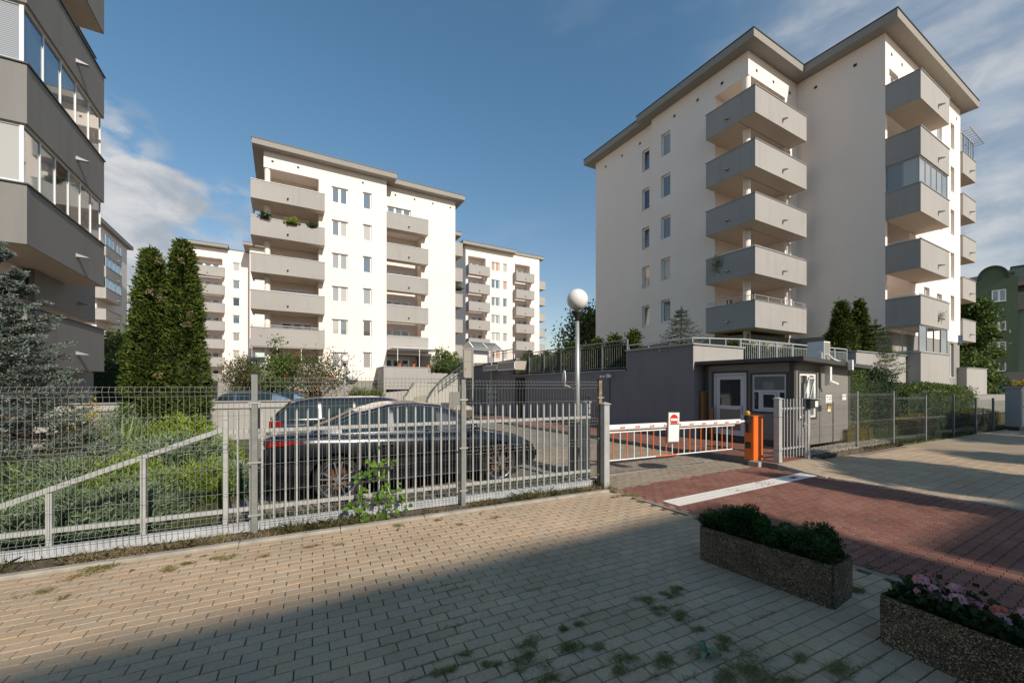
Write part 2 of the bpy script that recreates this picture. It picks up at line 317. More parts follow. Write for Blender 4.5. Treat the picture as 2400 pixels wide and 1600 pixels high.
M['br_grey'] = brick('grey paving far', (0.26, 0.23, 0.185), (0.23, 0.205, 0.165), (0.13, 0.11, 0.09), 0.2, 0.1)
M['br_red'] = brick('red paving far', (0.26, 0.115, 0.085), (0.23, 0.105, 0.08), (0.14, 0.09, 0.07), 0.2, 0.1)
M['asphalt'] = plain('ground', (0.34, 0.26, 0.185), 0.95, var=0.2, vscale=0.4, bump=0.3)
M['lawn'] = plain('lawn', (0.075, 0.09, 0.03), 1.0, var=0.4, vscale=2.5, bump=0.8, bscale=50)
# foliage
M['f_thuja'] = ramped('thuja foliage', [(0.022, 0.04, 0.008), (0.06, 0.09, 0.014), (0.11, 0.14, 0.02), (0.17, 0.19, 0.035)], 0.75, 0.15)
M['f_juni'] = ramped('juniper foliage', [(0.025, 0.05, 0.015), (0.08, 0.13, 0.04), (0.15, 0.22, 0.065), (0.22, 0.29, 0.09)], 0.75, 0.15)
M['f_junib'] = ramped('blue juniper foliage', [(0.03, 0.055, 0.028), (0.10, 0.15, 0.08), (0.18, 0.24, 0.135), (0.27, 0.33, 0.20)], 0.75, 0.12)
M['f_juniy'] = ramped('bright juniper foliage', [(0.04, 0.07, 0.01), (0.12, 0.18, 0.02), (0.21, 0.29, 0.035), (0.30, 0.37, 0.06)], 0.75, 0.2)
M['f_spruce'] = ramped('blue spruce needles', [(0.03, 0.05, 0.035), (0.10, 0.13, 0.105), (0.19, 0.22, 0.185), (0.30, 0.32, 0.28)], 0.75, 0.08)
M['f_yellow'] = ramped('yellow foliage', [(0.08, 0.07, 0.01), (0.22, 0.18, 0.02), (0.38, 0.29, 0.04), (0.30, 0.16, 0.02)], 0.75, 0.25)
M['f_leaf'] = ramped('deciduous leaves', [(0.03, 0.05, 0.012), (0.075, 0.115, 0.025), (0.12, 0.165, 0.04), (0.17, 0.21, 0.055)], 0.65, 0.25)
M['f_rowan'] = ramped('rowan leaves', [(0.04, 0.06, 0.02), (0.08, 0.10, 0.035), (0.13, 0.13, 0.05), (0.16, 0.12, 0.05)], 0.65, 0.25)
M['f_dark'] = ramped('dark leaves', [(0.014, 0.028, 0.008), (0.03, 0.055, 0.016), (0.055, 0.085, 0.026)], 0.7, 0.15)
M['f_vine'] = ramped('vine leaves', [(0.06, 0.13, 0.015), (0.11, 0.21, 0.025), (0.16, 0.28, 0.045)], 0.5, 0.35)
M['f_grass'] = ramped('grass blades', [(0.03, 0.055, 0.012), (0.06, 0.085, 0.02), (0.12, 0.12, 0.04), (0.22, 0.18, 0.09)], 0.8, 0.25)
M['f_dry'] = ramped('dry grass blades', [(0.09, 0.085, 0.035), (0.17, 0.14, 0.065), (0.28, 0.22, 0.12), (0.36, 0.29, 0.17)], 0.85, 0.25)
M['f_yucca'] = ramped('yucca blades', [(0.09, 0.13, 0.07), (0.16, 0.21, 0.12), (0.30, 0.36, 0.14)], 0.55, 0.15)
M['f_box'] = ramped('planter juniper', [(0.008, 0.022, 0.006), (0.02, 0.05, 0.012), (0.045, 0.10, 0.02), (0.075, 0.15, 0.03)], 0.75, 0.15)
M['berry'] = plain('red berries', (0.35, 0.04, 0.01), 0.4)
M['gravel'] = ramped('gravel stones', [(0.22, 0.19, 0.15), (0.36, 0.31, 0.25), (0.5, 0.45, 0.38)], 0.9)
M['petal'] = ramped('petals', [(0.72, 0.30, 0.36), (0.85, 0.52, 0.54), (0.72, 0.24, 0.30), (0.70, 0.22, 0.10)], 0.6, 0.3)
M['petalc'] = plain('petal centre', (0.5, 0.02, 0.12), 0.6)
BXE = 8.7      # east end of the block behind the viewpoint
SHADE = [(8.4, 2.7, 6.0, .34, 1.2), (11.2, 3.6, 6.5, .8, 1.6), (10.2, 2.2, 7.0, .8, 1.2), (20.5, 3.4, 8.0, 1.6, 1.2), (25, 4.2, 8.0, 2.4, 1.0), (15.0, 2.2, 8.0, .8, .5)]   # where each crown's shadow falls, crown height and radii
# ================================================================== GROUND AND PAVING
SR = R(-3.3); SO = (0.0, 5.17)            # street frame: follows the kerb of the front pavement
def st(u, v): return (SO[0]+u*math.cos(SR)-v*math.sin(SR), SO[1]+u*math.sin(SR)+v*math.cos(SR))
def sheet(name, pts, z, mat, parent=None, kind='structure', thick=None):
    m = MB()
    if thick: m.prism(pts, z-thick, z)
    else: m.poly([(p[0], p[1], z) for p in pts])
    o = m.build(name, mat, parent)
    if kind and parent is None: o['kind'] = kind
    return o
sheet('ground', [(-500, -400), (600, -400), (600, 700), (-500, 700)], -0.10, M['asphalt'])
sheet('lawn', [(-30, 5.55), (-0.75, 5.55), (-0.75, 15.4), (-30, 15.4)], 0.0, M['lawn'], thick=0.09)
sheet('parking_bay', [(-0.75, 5.62), (4.7, 5.3), (4.7, 17.3), (-0.75, 17.3)], -0.004, M['br_grey'], thick=0.08)
sheet('forecourt', [(-30, 15.7), (4.7, 17.3), (8.9, 19.5), (8.9, 36), (-30, 72)], -0.03, M['asphalt'], thick=0.05)

def tilemesh(lx, ly, hgt=0.05, gap=0.0065, ch=0.0025, wavy=False):
    """one paver: top at z=0, corner at the origin"""
    g = gap/2
    if wavy:
        a = 0.010; top = [(0, 0), (lx*.10, 0), (lx*.15, a), (lx*.35, a), (lx*.40, 0), (lx*.60, 0), (lx*.65, a), (lx*.85, a), (lx*.90, 0), (lx, 0)]
        out = [(x+(g if x == 0 else -g if x == lx else 0), y+g) for x, y in top]
        out += [(x+(g if x == 0 else -g if x == lx else 0), y+ly-g) for x, y in top[::-1]]
        cx = lx/2; cy = ly/2
        inn = [(x+(ch if x < cx else -ch) if i in (0, 9, 10, 19) else x, y+(ch if i < 10 else -ch)) for i, (x, y) in enumerate(out)]
    else:
        out = [(g, g), (lx-g, g), (lx-g, ly-g), (g, ly-g)]; inn = [(g+ch, g+ch), (lx-g-ch, g+ch), (lx-g-ch, ly-g-ch), (g+ch, ly-g-ch)]
    n = len(out)
    v = [(x, y, -hgt) for x, y in out]+[(x, y, -0.005) for x, y in out]+[(x, y, 0) for x, y in inn]
    f = []
    for i in range(n):
        j = (i+1) % n; f.append((i, j, n+j, n+i)); f.append((n+i, n+j, 2*n+j, 2*n+i))
    f.append(tuple(range(2*n, 3*n))); return v, f
def pave(parent, x0, x1, y0, y1, lx, ly, off, mat, nsingle, wavy=False, frame=None, inside=None, pname='paver', z=0.0, jit=0.0012, maxd=30):
    """rows of pavers; the nsingle that show largest are objects, the rest one mesh"""
    v, f = tilemesh(lx, ly, wavy=wavy); fr = frame or (lambda a, b: (a, b)); ang = SR if frame else 0.0
    cells = []
    r = 0; y = y0
    while y < y1:
        x = x0-(off*lx if r % 2 else 0)
        while x < x1:
            c = fr(x+lx/2, y+ly/2)
            if inside is None or inside(*c):
                p = pix(c[0], c[1], z)
                if p[2] > 1.6 and -90 < p[0] < 2490 and p[1] < 1700 and p[2] < maxd: cells.append((p[2], x, y))
            x += lx
        y += ly; r += 1
    cells.sort(); meshes = []
    for k in range(7):
        m = MB(); m.v = [tuple(q) for q in v]; m.f = f; m.mi = [0]*len(f); m.r = [(k+0.5)/7]*len(v); meshes.append(m.mesh('paver', mat))
    rr = random.Random(3)
    for d, x, y in cells[:nsingle]:
        o = bpy.data.objects.new(pname, meshes[rr.randrange(7)]); COL.objects.link(o); o.parent = parent
        c = fr(x, y); o.location = (c[0], c[1], z+rr.uniform(-jit, jit)); o.rotation_euler = (rr.uniform(-.004, .004), rr.uniform(-.004, .004), ang+rr.uniform(-.006, .006))
    m = MB(); ca, sa = math.cos(ang), math.sin(ang)
    for d, x, y in cells[nsingle:]:
        c = fr(x, y); dz = z+rr.uniform(-jit, jit); tx = rr.uniform(-.006, .006); ty = rr.uniform(-.006, .006)
        m.faces([(c[0]+a*ca-b*sa, c[1]+a*sa+b*ca, dz+w+(a-lx/2)*tx+(b-ly/2)*ty) for a, b, w in v], f); m.rnd(rr.random())
    if m.v: tag(m.build(pname+'_field', mat, parent), kind='stuff')
pav = empty('pavement', kind='structure')
sheet('joint_bed', [(-9, -6), (4.76, -6), (4.76, st(4.76, 0)[1]), st(-9, 0)], -0.012, M['joint_l'], pav, None, thick=0.09)
tag(pav.children[0], 'sandy joints between the tan pavers')
pave(pav, -9, 6, -4.7, -0.001, 0.2, 0.1, 0.5, M['pave_tan'], 300, frame=st, inside=lambda x, y: x < 4.62 and y > 0.6, maxd=9)
for k in range(36):   # flush edging course beside the driveway
    y = 5.0-k*0.2
    if y < 0.4: break
m = MB()
for k in range(12): m.box(4.665+0.004, 4.745, 0.4+k*0.4+.004, 0.8+k*0.4-.004, -0.06, 0.002); m.rnd()
m.build('edging_course', M['pave_grey'], pav)

drv = empty('driveway', kind='structure')
sheet('joint_bed', [(4.76, -6), (8.85, -6), (8.85, 5.4), (4.76, 5.4)], -0.012, M['joint'], drv, None, thick=0.09)
pave(drv, 4.77, 8.84, 0.5, 4.93, 0.205, 0.1, 0.5, M['pave_red'], 300, wavy=True, inside=lambda x, y: 4.83 < x < 8.80, pname='red_paver')
pave(drv, 4.77, 8.84, 4.93, 9.2, 0.2, 0.1, 0.5, M['pave_grey'], 120, inside=lambda x, y: 4.83 < x < 8.80, pname='grey_paver', maxd=12)
sheet('far_paving', [(4.76, 9.25), (8.85, 9.25), (8.85, 21), (4.76, 19)], -0.003, M['br_grey'], drv, None, thick=0.05)
sheet('far_paving', [(4.76, 5.4), (8.85, 5.4), (8.85, 9.249), (4.76, 9.249)], -0.0125, M['joint'], drv, None, thick=0.05)

rp = empty('right_pavement', kind='structure')
def rfy(x): return 4.70-0.0275*(x-10.6)       # line of the right-hand fence
sheet('joint_bed', [(8.93, -8), (60, -8), (60, rfy(60)), (10.6, rfy(10.6)), (10.2, 4.2), (8.93, 4.0)], -0.011, M['joint'], rp, None, thick=0.09)
pave(rp, 8.95, 15.2, 0.6, 4.6, 0.2, 0.2, 0.0, M['pave_tan'], 150, inside=lambda x, y: x > 9.03 and y < (rfy(x)-0.15 if x > 10.6 else 4.0+(x-8.93)*0.3), maxd=15)
sheet('far_paving', [(15.2, -8), (60, -8), (60, rfy(60)), (15.2, rfy(15.2))], -0.002, M['br_tan'], rp, None, thick=0.05)
# raised walk with its kerb, ramping down at the pedestrian gate
wk = empty('walkway', kind='structure')
m = MB(); m.prism([(8.95, 4.62), (10.62, 4.68), (10.62, 5.5), (11.36, 5.5), (11.36, 8.2), (10.9, 8.2), (10.9, 19.6), (8.6, 19.6)], -0.05, 0.088); m.build('joint_bed', M['joint'], wk)
m = MB(); m.faces([(8.95, 3.85, -0.01), (10.7, 4.25, -0.01), (10.62, 4.68, 0.088), (8.95, 4.62, 0.088), (8.95, 3.85, -.05), (10.7, 4.25, -.05), (10.62, 4.68, -.05), (8.95, 4.62, -.05)], [(0, 1, 2, 3), (0, 4, 5, 1), (1, 5, 6, 2), (3, 7, 4, 0)]); m.build('ramp', M['br_tan'], wk)
pave(wk, 8.96, 11.4, 4.64, 9.0, 0.2, 0.1, 0.5, M['pave_red'], 150, inside=lambda x, y: (x < 10.5 or y > 5.6) and x < 11.3, z=0.1, pname='red_paver', maxd=14)
sheet('far_paving', [(8.96, 9.1), (10.9, 9.1), (10.9, 19.6), (8.7, 19.6)], 0.099, M['br_red'], wk, None, thick=0.03)
for k in range(16):
    y0 = 4.55+k*0.98
    m = MB(); zt = 0.105
    m.box(8.84, 8.95, y0+.004, y0+.976, -0.08, zt); m.build('kerb_stone', M['concrete_d'], wk)
m = MB(); m.faces([(8.84, 3.7, 0.004), (8.95, 3.7, 0.004), (8.95, 4.546, 0.10), (8.84, 4.546, 0.10), (8.84, 3.7, -.08), (8.95, 3.7, -.08), (8.95, 4.546, -.08), (8.84, 4.546, -.08)], [(0, 1, 2, 3), (0, 4, 5, 1), (1, 5, 6, 2), (2, 6, 7, 3), (3, 7, 4, 0)]); m.build('ramped_kerb', M['concrete'], wk)
for k in range(9):
    m = MB(); m.box(8.85, 8.93, -4+k*0.85+.003, -4+k*0.85+.847, -0.08, 0.003); m.build('flush_kerb_stone', M['concrete'], rp)
# kerb of the front pavement
kb = empty('front_kerb', label='low weathered tan concrete kerb running along the mesh fence', cat='kerb')
for k in range(12):
    m = MB(); u0 = -7.4+k; u1 = u0+0.995
    if u1 > 4.62: u1 = 4.62
    if u0 > 4.5: break
    c = [st(u0, 0.0), st(u1, 0.0), st(u1, 0.085), st(u0, 0.085)]; c2 = [st(u0+.006, 0.008), st(u1-.006, 0.008), st(u1-.006, 0.078), st(u0+.006, 0.078)]
    vs = [(p[0], p[1], -.08) for p in c]+[(p[0], p[1], .022) for p in c]+[(p[0], p[1], .032) for p in c2]
    m.faces(vs, [(i, (i+1) % 4, 4+(i+1) % 4, 4+i) for i in range(4)]+[(4+i, 4+(i+1) % 4, 8+(i+1) % 4, 8+i) for i in range(4)]+[(8, 9, 10, 11)]); m.build('kerb_stone', M['concrete'], kb)
m = MB(); m.prism([st(-8, 0.088), st(4.62, 0.088), (4.7, 5.28), (-0.75, 5.60), (-9, 6.1)], -.08, 0.012); tag(m.build('verge', M['soil']), kind='structure')
# painted stop line, worn
def worn():
    m, nt, b = newmat('worn road paint'); b.inputs['Roughness'].default_value = 0.7
    g = node(nt, 'ShaderNodeNewGeometry'); n = node(nt, 'ShaderNodeTexNoise'); n.inputs['Scale'].default_value = 26; n.inputs['Detail'].default_value = 8; nt.links.new(g.outputs['Position'], n.inputs['Vector'])
    n2 = node(nt, 'ShaderNodeTexNoise'); n2.inputs['Scale'].default_value = 1.6; nt.links.new(g.outputs['Position'], n2.inputs['Vector'])
    s = mth('ADD', n.outputs['Fac'], mth('MULTIPLY', n2.outputs['Fac'], 0.5, nt=nt), nt=nt)
    r = node(nt, 'ShaderNodeMapRange'); nt.links.new(s, r.inputs[0]); r.inputs[1].default_value = 0.86; r.inputs[2].default_value = 0.93
    mx = node(nt, 'ShaderNodeMixRGB'); nt.links.new(r.outputs[0], mx.inputs[0]); mx.inputs[1].default_value = (0.78, 0.73, 0.65, 1); mx.inputs[2].default_value = (0.30, 0.20, 0.16, 1); nt.links.new(mx.outputs[0], b.inputs['Base Color']); return m
M['worn'] = worn()
m = MB()
rl = random.Random(5); x = 4.9
while x < 8.8:     # painted paver by paver, so the joints stay open
    for k in range(3):
        if rl.random() < 0.985: 
            y = 3.83+k*0.1; m.poly([(x+.001, y+.002, .0035), (x+.1015, y+.002, .0035), (x+.1015, y+.098, .0035), (x+.001, y+.098, .0035)])
    x += 0.1025
tag(m.build('stop_line', M['worn'], loc=(0, 0, 0)), 'worn white painted line across the red driveway before the barrier', 'road marking')
# drain cover
t = empty('manhole_cover', (6.9, 6.06, 0), label='round iron grid drain cover set in the grey driveway pavers', cat='drain cover')
m = MB(); m.lathe([(0.30, -0.02), (0.30, 0.004), (0.27, 0.008), (0.255, 0.003)], 32); m.build('rim', M['anthr'], t)
m = MB()
for k in range(-6, 7):
    h = math.sqrt(max(0, .25**2-(k*.04)**2)); m.box(-h, h, k*.04-.007, k*.04+.007, 0.0, 0.009); m.box(k*.04-.007, k*.04+.007, -h, h, 0.0, 0.0085)
m.build('grid', M['anthr'], t)
m = MB(); m.box(5.0, 8.6, 5.78, 5.90, -.02, .004); tag(m.build('gate_rail_strip', M['concrete'], drv))
# ================================================================== BUILDINGS
def mp(face, x, y):
    if face == 'S': return lambda a, d, z: (x+a, y+d, z)
    if face == 'W': return lambda a, d, z: (x+d, y-a, z)
    return lambda a, d, z: (x-d, y+a, z)
FR = {'S': 0.0, 'W': -PI/2, 'E': PI/2}
def wall(m, T, L, z0, z1, holes=(), rev=0.22, a0=0.0):
    xs = sorted({a0, L}|{h[0] for h in holes}|{h[1] for h in holes}); zs = sorted({z0, z1}|{h[2] for h in holes}|{h[3] for h in holes})
    inh = lambda a, z: any(h[0] < a < h[1] and h[2] < z < h[3] for h in holes)
    for i in range(len(xs)-1):
        run = None
        for j in range(len(zs)-1):
            if not inh((xs[i]+xs[i+1])/2, (zs[j]+zs[j+1])/2):
                m.poly([T(xs[i], 0, zs[j]), T(xs[i+1], 0, zs[j]), T(xs[i+1], 0, zs[j+1]), T(xs[i], 0, zs[j+1])])
    for h in holes:
        r = h[4] if len(h) > 4 else rev
        a, b, c, d = h[:4]
        m.poly([T(a, 0, c), T(a, 0, d), T(a, r, d), T(a, r, c)]); m.poly([T(b, 0, c), T(b, r, c), T(b, r, d), T(b, 0, d)])
        m.poly([T(a, 0, d), T(b, 0, d), T(b, r, d), T(a, r, d)]); m.poly([T(a, 0, c), T(a, r, c), T(b, r, c), T(b, 0, c)])
_wc = {}
def window(root, face, x, y, a, z, w, h, n=1, gl=0, tilt=False, name='window', d=0.15, sill=True):
    """window with its frame at the opening's lower left corner; one pane object per light"""
    key = (round(w, 2), round(h, 2), n, sill)
    if key not in _wc:
        m = MB(); t = 0.07; q = 0.07
        m.box(0, w, 0, q, 0, t); m.box(0, w, 0, q, h-t, h); m.box(0, t, 0.001, q, t, h-t); m.box(w-t, w, 0.001, q, t, h-t)
        for k in range(1, n): m.box(w*k/n-.06, w*k/n+.06, 0.002, q, t, h-t)
        for k in range(n):
            a0 = w*k/n+(t if k == 0 else .06); a1 = w*(k+1)/n-(t if k == n-1 else .06); s = 0.035
            m.box(a0, a0+s, .012, q, t, h-t); m.box(a1-s, a1, .012, q, t, h-t); m.box(a0+s, a1-s, .012, q, t, t+s); m.box(a0+s, a1-s, .012, q, h-t-s, h-t)
        if sill: m.box(-.04, w+.04, -.15, .02, -.035, -.002)
        fm = m.mesh('window', M['pvc']); pw = []
        for k in range(n):
            a0 = w*k/n+(t if k == 0 else .06)+.035; a1 = w*(k+1)/n-(t if k == n-1 else .06)-.035
            pw.append((a0, a1))
        m2 = MB(); a0, a1 = pw[0]; m2.box(0, a1-a0, .0, .01, 0, h-2*t-.07); _wc[key] = (fm, pw, {}, (a1-a0, h-2*t-.07))
    fm, pw, pm, (pww, phh) = _wc[key]
    T = mp(face, x, y); o = link(name, fm, root, T(a, d, z), FR[face])
    gl = gl if isinstance(gl, (list, tuple)) else [gl]*n
    for k, (a0, a1) in enumerate(pw):
        g = gl[k % len(gl)]
        kk = (g, round(a1-a0, 3))
        if kk not in pm:
            m2 = MB(); m2.box(0, a1-a0, 0, .01, 0, phh); pm[kk] = m2.mesh('pane', G[g])
        p = link('pane', pm[kk], o, (a0, .045, .105), rot=((R(-6) if tilt else 0), 0, 0))
    return o
def balcony(root, rects, segs, ztops, H=1.42, mat=None, spouts=(), rails={}, sofmat=None, th=0.12, cmat='coping', name='balcony'):
    """slab rectangles, parapet runs (x0,x1,y0,y1) in world x,y; one object per storey, sharing meshes"""
    mat = mat or M['grey']; ox, oy = rects[0][0], rects[0][2]
    m = MB()
    for r in rects: m.box(r[0]-ox+.03, r[1]-ox-.03, r[2]-oy+.03, r[3]-oy, -H-.001, -H+.18)
    b = MB()
    for i, s in enumerate(segs): b.box(s[0]-ox, s[1]-ox, s[2]-oy, s[3]-oy, -H, -0.001*i)
    c = MB()
    for i, s in enumerate(segs): c.box(s[0]-ox-.035, s[1]-ox+.035, s[2]-oy-.035, s[3]-oy+.035, 0.001+.001*i, .035+.001*i)
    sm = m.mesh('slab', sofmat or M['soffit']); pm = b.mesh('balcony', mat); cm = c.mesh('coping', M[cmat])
    sp = MB(); sp.prism([(-.06, 0), (.06, 0), (.06, .26), (-.06, .26)], 0, .015); sp.faces([(-.06, 0, .015), (.06, 0, .015), (-.06, 0, .10), (.06, 0, .10), (-.06, .26, .015), (.06, .26, .015)], [(0, 1, 3, 2), (0, 2, 4), (1, 5, 3), (2, 3, 5, 4)])
    spm = sp.mesh('drain_spout', M['coping']); res = []
    for z in ztops:
        o = link(name, pm, root, (ox, oy, z)); link('slab', sm, o); link('coping', cm, o)
        for (sx, sy, face) in spouts:
            rr = {'S': PI, 'W': PI/2, 'E': -PI/2}[face]; link('drain_spout', spm, o, (sx-ox, sy-oy, -H+.42), rr)
        if z in rails:
            r = MB(); hh = rails[z]
            for s in segs:
                p = (s[0]+.06-ox, s[2]+.06-oy); q = (s[1]-.06-ox, s[3]-.06-oy); n = max(1, int(math.hypot(q[0]-p[0], q[1]-p[1])/1.1))
                r.tube((p[0], p[1], hh), (q[0], q[1], hh), .02); r.tube((p[0], p[1], hh*.55), (q[0], q[1], hh*.55), .009)
                for k in range(n+1): u = k/n; r.tube((p[0]+(q[0]-p[0])*u, p[1]+(q[1]-p[1])*u, 0), (p[0]+(q[0]-p[0])*u, p[1]+(q[1]-p[1])*u, hh), .012)
            r.build('railing', M['rail'], o)
        res.append(o)
    return res
def glazing(root, face, x, y, L, z0, z1, n, gl, frame='coping', name='balcony_glazing'):
    T = mp(face, x, y); m = MB(); f = lambda a, b, c, d, e, g: m.box(a, b, c, d, e, g, M=T)
    f(0, L, 0, .06, z0, z0+.06); f(0, L, 0, .06, z1-.06, z1)
    for k in range(n+1): a = k*L/n; f(max(0, a-.02), min(L, a+.02), .003, .057, z0+.06, z1-.06)
    o = m.build(name, M[frame], root)
    for k in range(n):
        g = gl[k % len(gl)]
        if g is None: continue
        m = MB(); m.box(k*L/n+.02, (k+1)*L/n-.02, .025, .035, z0+.06, z1-.06, M=T); m.build('pane', G[g], o)
    return o
TOPS = [17.4, 14.6, 11.8, 9.0, 6.2, 3.4]
SILL = [17.2-2.8*k for k in range(6)]
def columnround(root, x, y, z0, z1, r=.19):
    m = MB(); m.lathe([(r, z0), (r, z1)], 20, (x, y, 0)); return m.build('column', M['white'], root, smooth=False)
def roofslab(root, pts, z=20.2, th=.42, o=.7):
    m = MB(); m.prism(pts, z, z+th); r = m.build('roof', M['roofgrey'], root)
    cx = sum(p[0] for p in pts)/len(pts); cy = sum(p[1] for p in pts)/len(pts)
    m = MB(); e = .035
    q = []
    n = len(pts)
    for i in range(n):       # offset the outline outwards a little
        p0, p1, p2 = pts[i-1], pts[i], pts[(i+1) % n]
        d1 = Vector((p1[0]-p0[0], p1[1]-p0[1])).normalized(); d2 = Vector((p2[0]-p1[0], p2[1]-p1[1])).normalized()
        n1 = Vector((d1.y, -d1.x)); n2 = Vector((d2.y, -d2.x)); q.append((p1[0]+(n1.x+n2.x)*e, p1[1]+(n1.y+n2.y)*e))
    m.prism(q, z+th+.002, z+th+.05); m.build('roof_edging', M['copdark'], r); return r
def vent(root, face, x, y, a, z, w=.16, h=.16):
    T = mp(face, x, y); m = MB(); m.box(a-w/2, a+w/2, -.012, -.002, z, z+h, M=T); m.box(a-w/2-.02, a+w/2+.02, -.006, -.001, z-.02, z+h+.02, M=T)
    m.mi = [1]*6+[0]*6; m.build('vent', [M['white'], M['dark']], root)
rr = random.Random(21)

# ---------------------------------------------------------------- right-hand building
RB = empty('apartment_building', (0, 0, 0), label='tall cream apartment building on the right with grey corner balconies above the guard cabin', cat='building')
X0, Y0 = 22.352, 13.008; XI = 27.485; Y2 = 8.821; XE = 39.6
wh = MB(); gz = 4.6
# west face of the corner block
T = mp('W', X0, 19.74); L = 19.74-Y0
hol = [(19.74-18.93, 19.74-18.17, z, z+1.5) for z in SILL[:5]]
op = (19.74-15.0, L, 2.2, 18.9)        # open corner of the loggias
wall(wh, T, op[0], gz, 20.2, hol); wall(wh, T, L, 18.9, 20.2, (), a0=op[0])
# south face of the corner block
T = mp('S', X0, Y0); L = XI-X0; o1 = 3.75
hol = [(26.25-X0, 26.73-X0, z, z+1.5) for z in SILL[:5]]
wall(wh, T, L, gz, 20.2, hol, a0=o1); wall(wh, T, o1, 18.9, 20.2)
# inside of the corner loggia
zc = 18.9
wh.poly([(X0, Y0, zc), (X0+o1, Y0, zc), (X0+o1, 15.0, zc), (X0, 15.0, zc)])
wall(wh, mp('S', X0, 15.0), o1, 3.0, zc, [(1.15, 2.15, z-1.25, z+.95) for z in TOPS]+[(2.35, 3.35, z-.3, z+.95) for z in TOPS], rev=.15)
wall(wh, mp('W', X0+o1, 15.0), 15.0-Y0, 3.0, zc)
# recessed west part
T = mp('W', 22.70, 25.9); wall(wh, T, 25.9-19.74, gz, 20.2, [(25.9-20.92, 25.9-20.24, z, z+1.5) for z in SILL[:5]])
wh.poly([(X0, 19.74, gz), (22.70, 19.74, gz), (22.70, 19.74, 20.2), (X0, 19.74, 20.2)])
# tall blank west wall and south face of the second block
wall(wh, mp('W', XI, Y0), Y0-Y2, gz, 20.2)
T = mp('S', XI, Y2); L = XE-XI
rec = [(.25, 3.3, TOPS[-1]-1.2, 18.9, 1.5)]
hol = rec+[(35.15-XI, 36.05-XI, z-.1, z+1.45) for z in SILL[:5]]+[(37.66-XI, 38.4-XI, z, z+1.6) for z in SILL[:5]]+[(37.66-XI, 38.4-XI, 2.3, 4.5)]+[(31.0-XI+k*2.0, 31.9-XI+k*2.0, z, z+1.3) for z in (3.5, 6.3) for k in (1,)]
hol[0] = (.25, 3.3, 4.8, 15.98, 1.5); hol += [(.5, 1.7, 17.1, 18.55)]
wall(wh, T, L, gz, 20.2, [h for h in hol if h[2] >= gz])
wall(wh, mp('S', XI+.25, Y2+1.5), 3.05, 4.8, 15.98, [(.3, 1.2, z-1.2, z+1.0) for z in TOPS[1:5]]+[(1.35, 2.6, z-.3, z+1.0) for z in TOPS[1:5]], rev=.12)
wall(wh, mp('E', XE, Y2), 14, gz, 20.2)
wh.poly([(22.7, 25.9, gz), (XE, 25.9, gz), (XE, 25.9, 20.2), (22.7, 25.9, 20.2)])
wh.build('wall', M['white'], RB)
pl = MB()
for (f, x, y, l) in (('W', X0+.03, 19.74, 19.74-Y0-.03), ('S', X0+.03, Y0+.03, XI-X0), ('W', 22.73, 25.9, 6.16), ('W', XI+.03, Y0, Y0-Y2-.03), ('S', XI+.03, Y2+.03, XE-XI-.06), ('E', XE-.03, Y2+.03, 14)):
    wall(pl, mp(f, x, y), l, 0, gz, [(37.66-XI-.03, 38.4-XI-.03, 2.3, 4.5)] if (f == 'S' and y < 9) else ())
pl.build('plinth', M['plinth'], RB)
o = .7
roofslab(RB, [(X0-o, Y0-o), (XI-o, Y0-o), (XI-o, Y2-o), (XE+o, Y2-o), (XE+o, 26.6), (22.7-o, 26.6), (22.7-o, 20.45), (X0-o, 20.45)])
opts = [[2], [5], [1], [3], [5], [2]]
for k, z in enumerate(SILL[:5]):
    window(RB, 'W', X0, 19.74, 19.74-18.93, z, .76, 1.5, 1, [2, 5, 5, 3, 1][k])
    window(RB, 'W', 22.70, 25.9, 25.9-20.92, z, .68, 1.5, 1, [1, 0, 5, 7, 3][k], tilt=k in (0, 2, 4))
    window(RB, 'S', X0, Y0, 26.25-X0, z, .48, 1.5, 1, 1)
    window(RB, 'S', XI, Y2, 35.15-XI, z-.1, .9, 1.55, 1, 2)
    window(RB, 'S', XI, Y2, 37.66-XI, z, .74, 1.6, 1, 4)
for z in (6.3,): window(RB, 'S', XI, Y2, 33.0-XI, z, .9, 1.3, 1, 2)
window(RB, 'S', XI, Y2, 37.66-XI, 2.3, .74, 2.2, 1, 3)
for k, z in enumerate(TOPS):
    window(RB, 'S', X0, 15.0, 1.15, z-1.25, 1.0, 2.2, 1, 6, name='balcony_door', sill=False); window(RB, 'S', X0, 15.0, 2.35, z-.3, 1.0, 1.25, 1, 1)
    if k == 0: window(RB, 'S', XI, Y2, .5, 17.1, 1.2, 1.45, 2, [1, 5])
    if 0 < k < 5:
        window(RB, 'S', XI+.25, Y2+1.5, .3, z-1.2, .9, 2.2, 1, 2, name='balcony_door', sill=False); window(RB, 'S', XI+.25, Y2+1.5, 1.35, z-.3, 1.25, 1.3, 2, [5, 1])
bx0, by0, bx1, by1 = 21.422, 12.108, 26.65, 14.93
balcony(RB, [(bx0, bx1, by0, Y0-.002), (bx0, 26.1, Y0, by1)], [(bx0, bx1, by0, by0+.12), (bx0, bx0+.12, by0+.121, by1), (bx1-.12, bx1, by0+.121, Y0-.002), (bx0+.121, X0-.002, by1-.12, by1)], TOPS[:5],
        spouts=[(24.1, by0, 'S'), (bx0, 13.6, 'W')], rails={6.2: .30, 9.0: .10})
m = MB(); 
for z0, z1 in zip([t+.0 for t in TOPS[1:5]]+[17.4], [t-1.42 for t in TOPS[:4]]+[18.9]):
    columnround(RB, X0+.2, Y0+.2, z0-1.2, z1)
columnround(RB, X0+.2, Y0+.2, 2.2, 6.2-1.42)
cx0, cy0, cx1 = 27.50, 7.471, 31.70
seg = [(cx0, cx1, cy0, cy0+.12), (cx0, cx0+.12, cy0+.121, Y2-.002), (cx1-.12, cx1, cy0+.121, Y2-.002)]
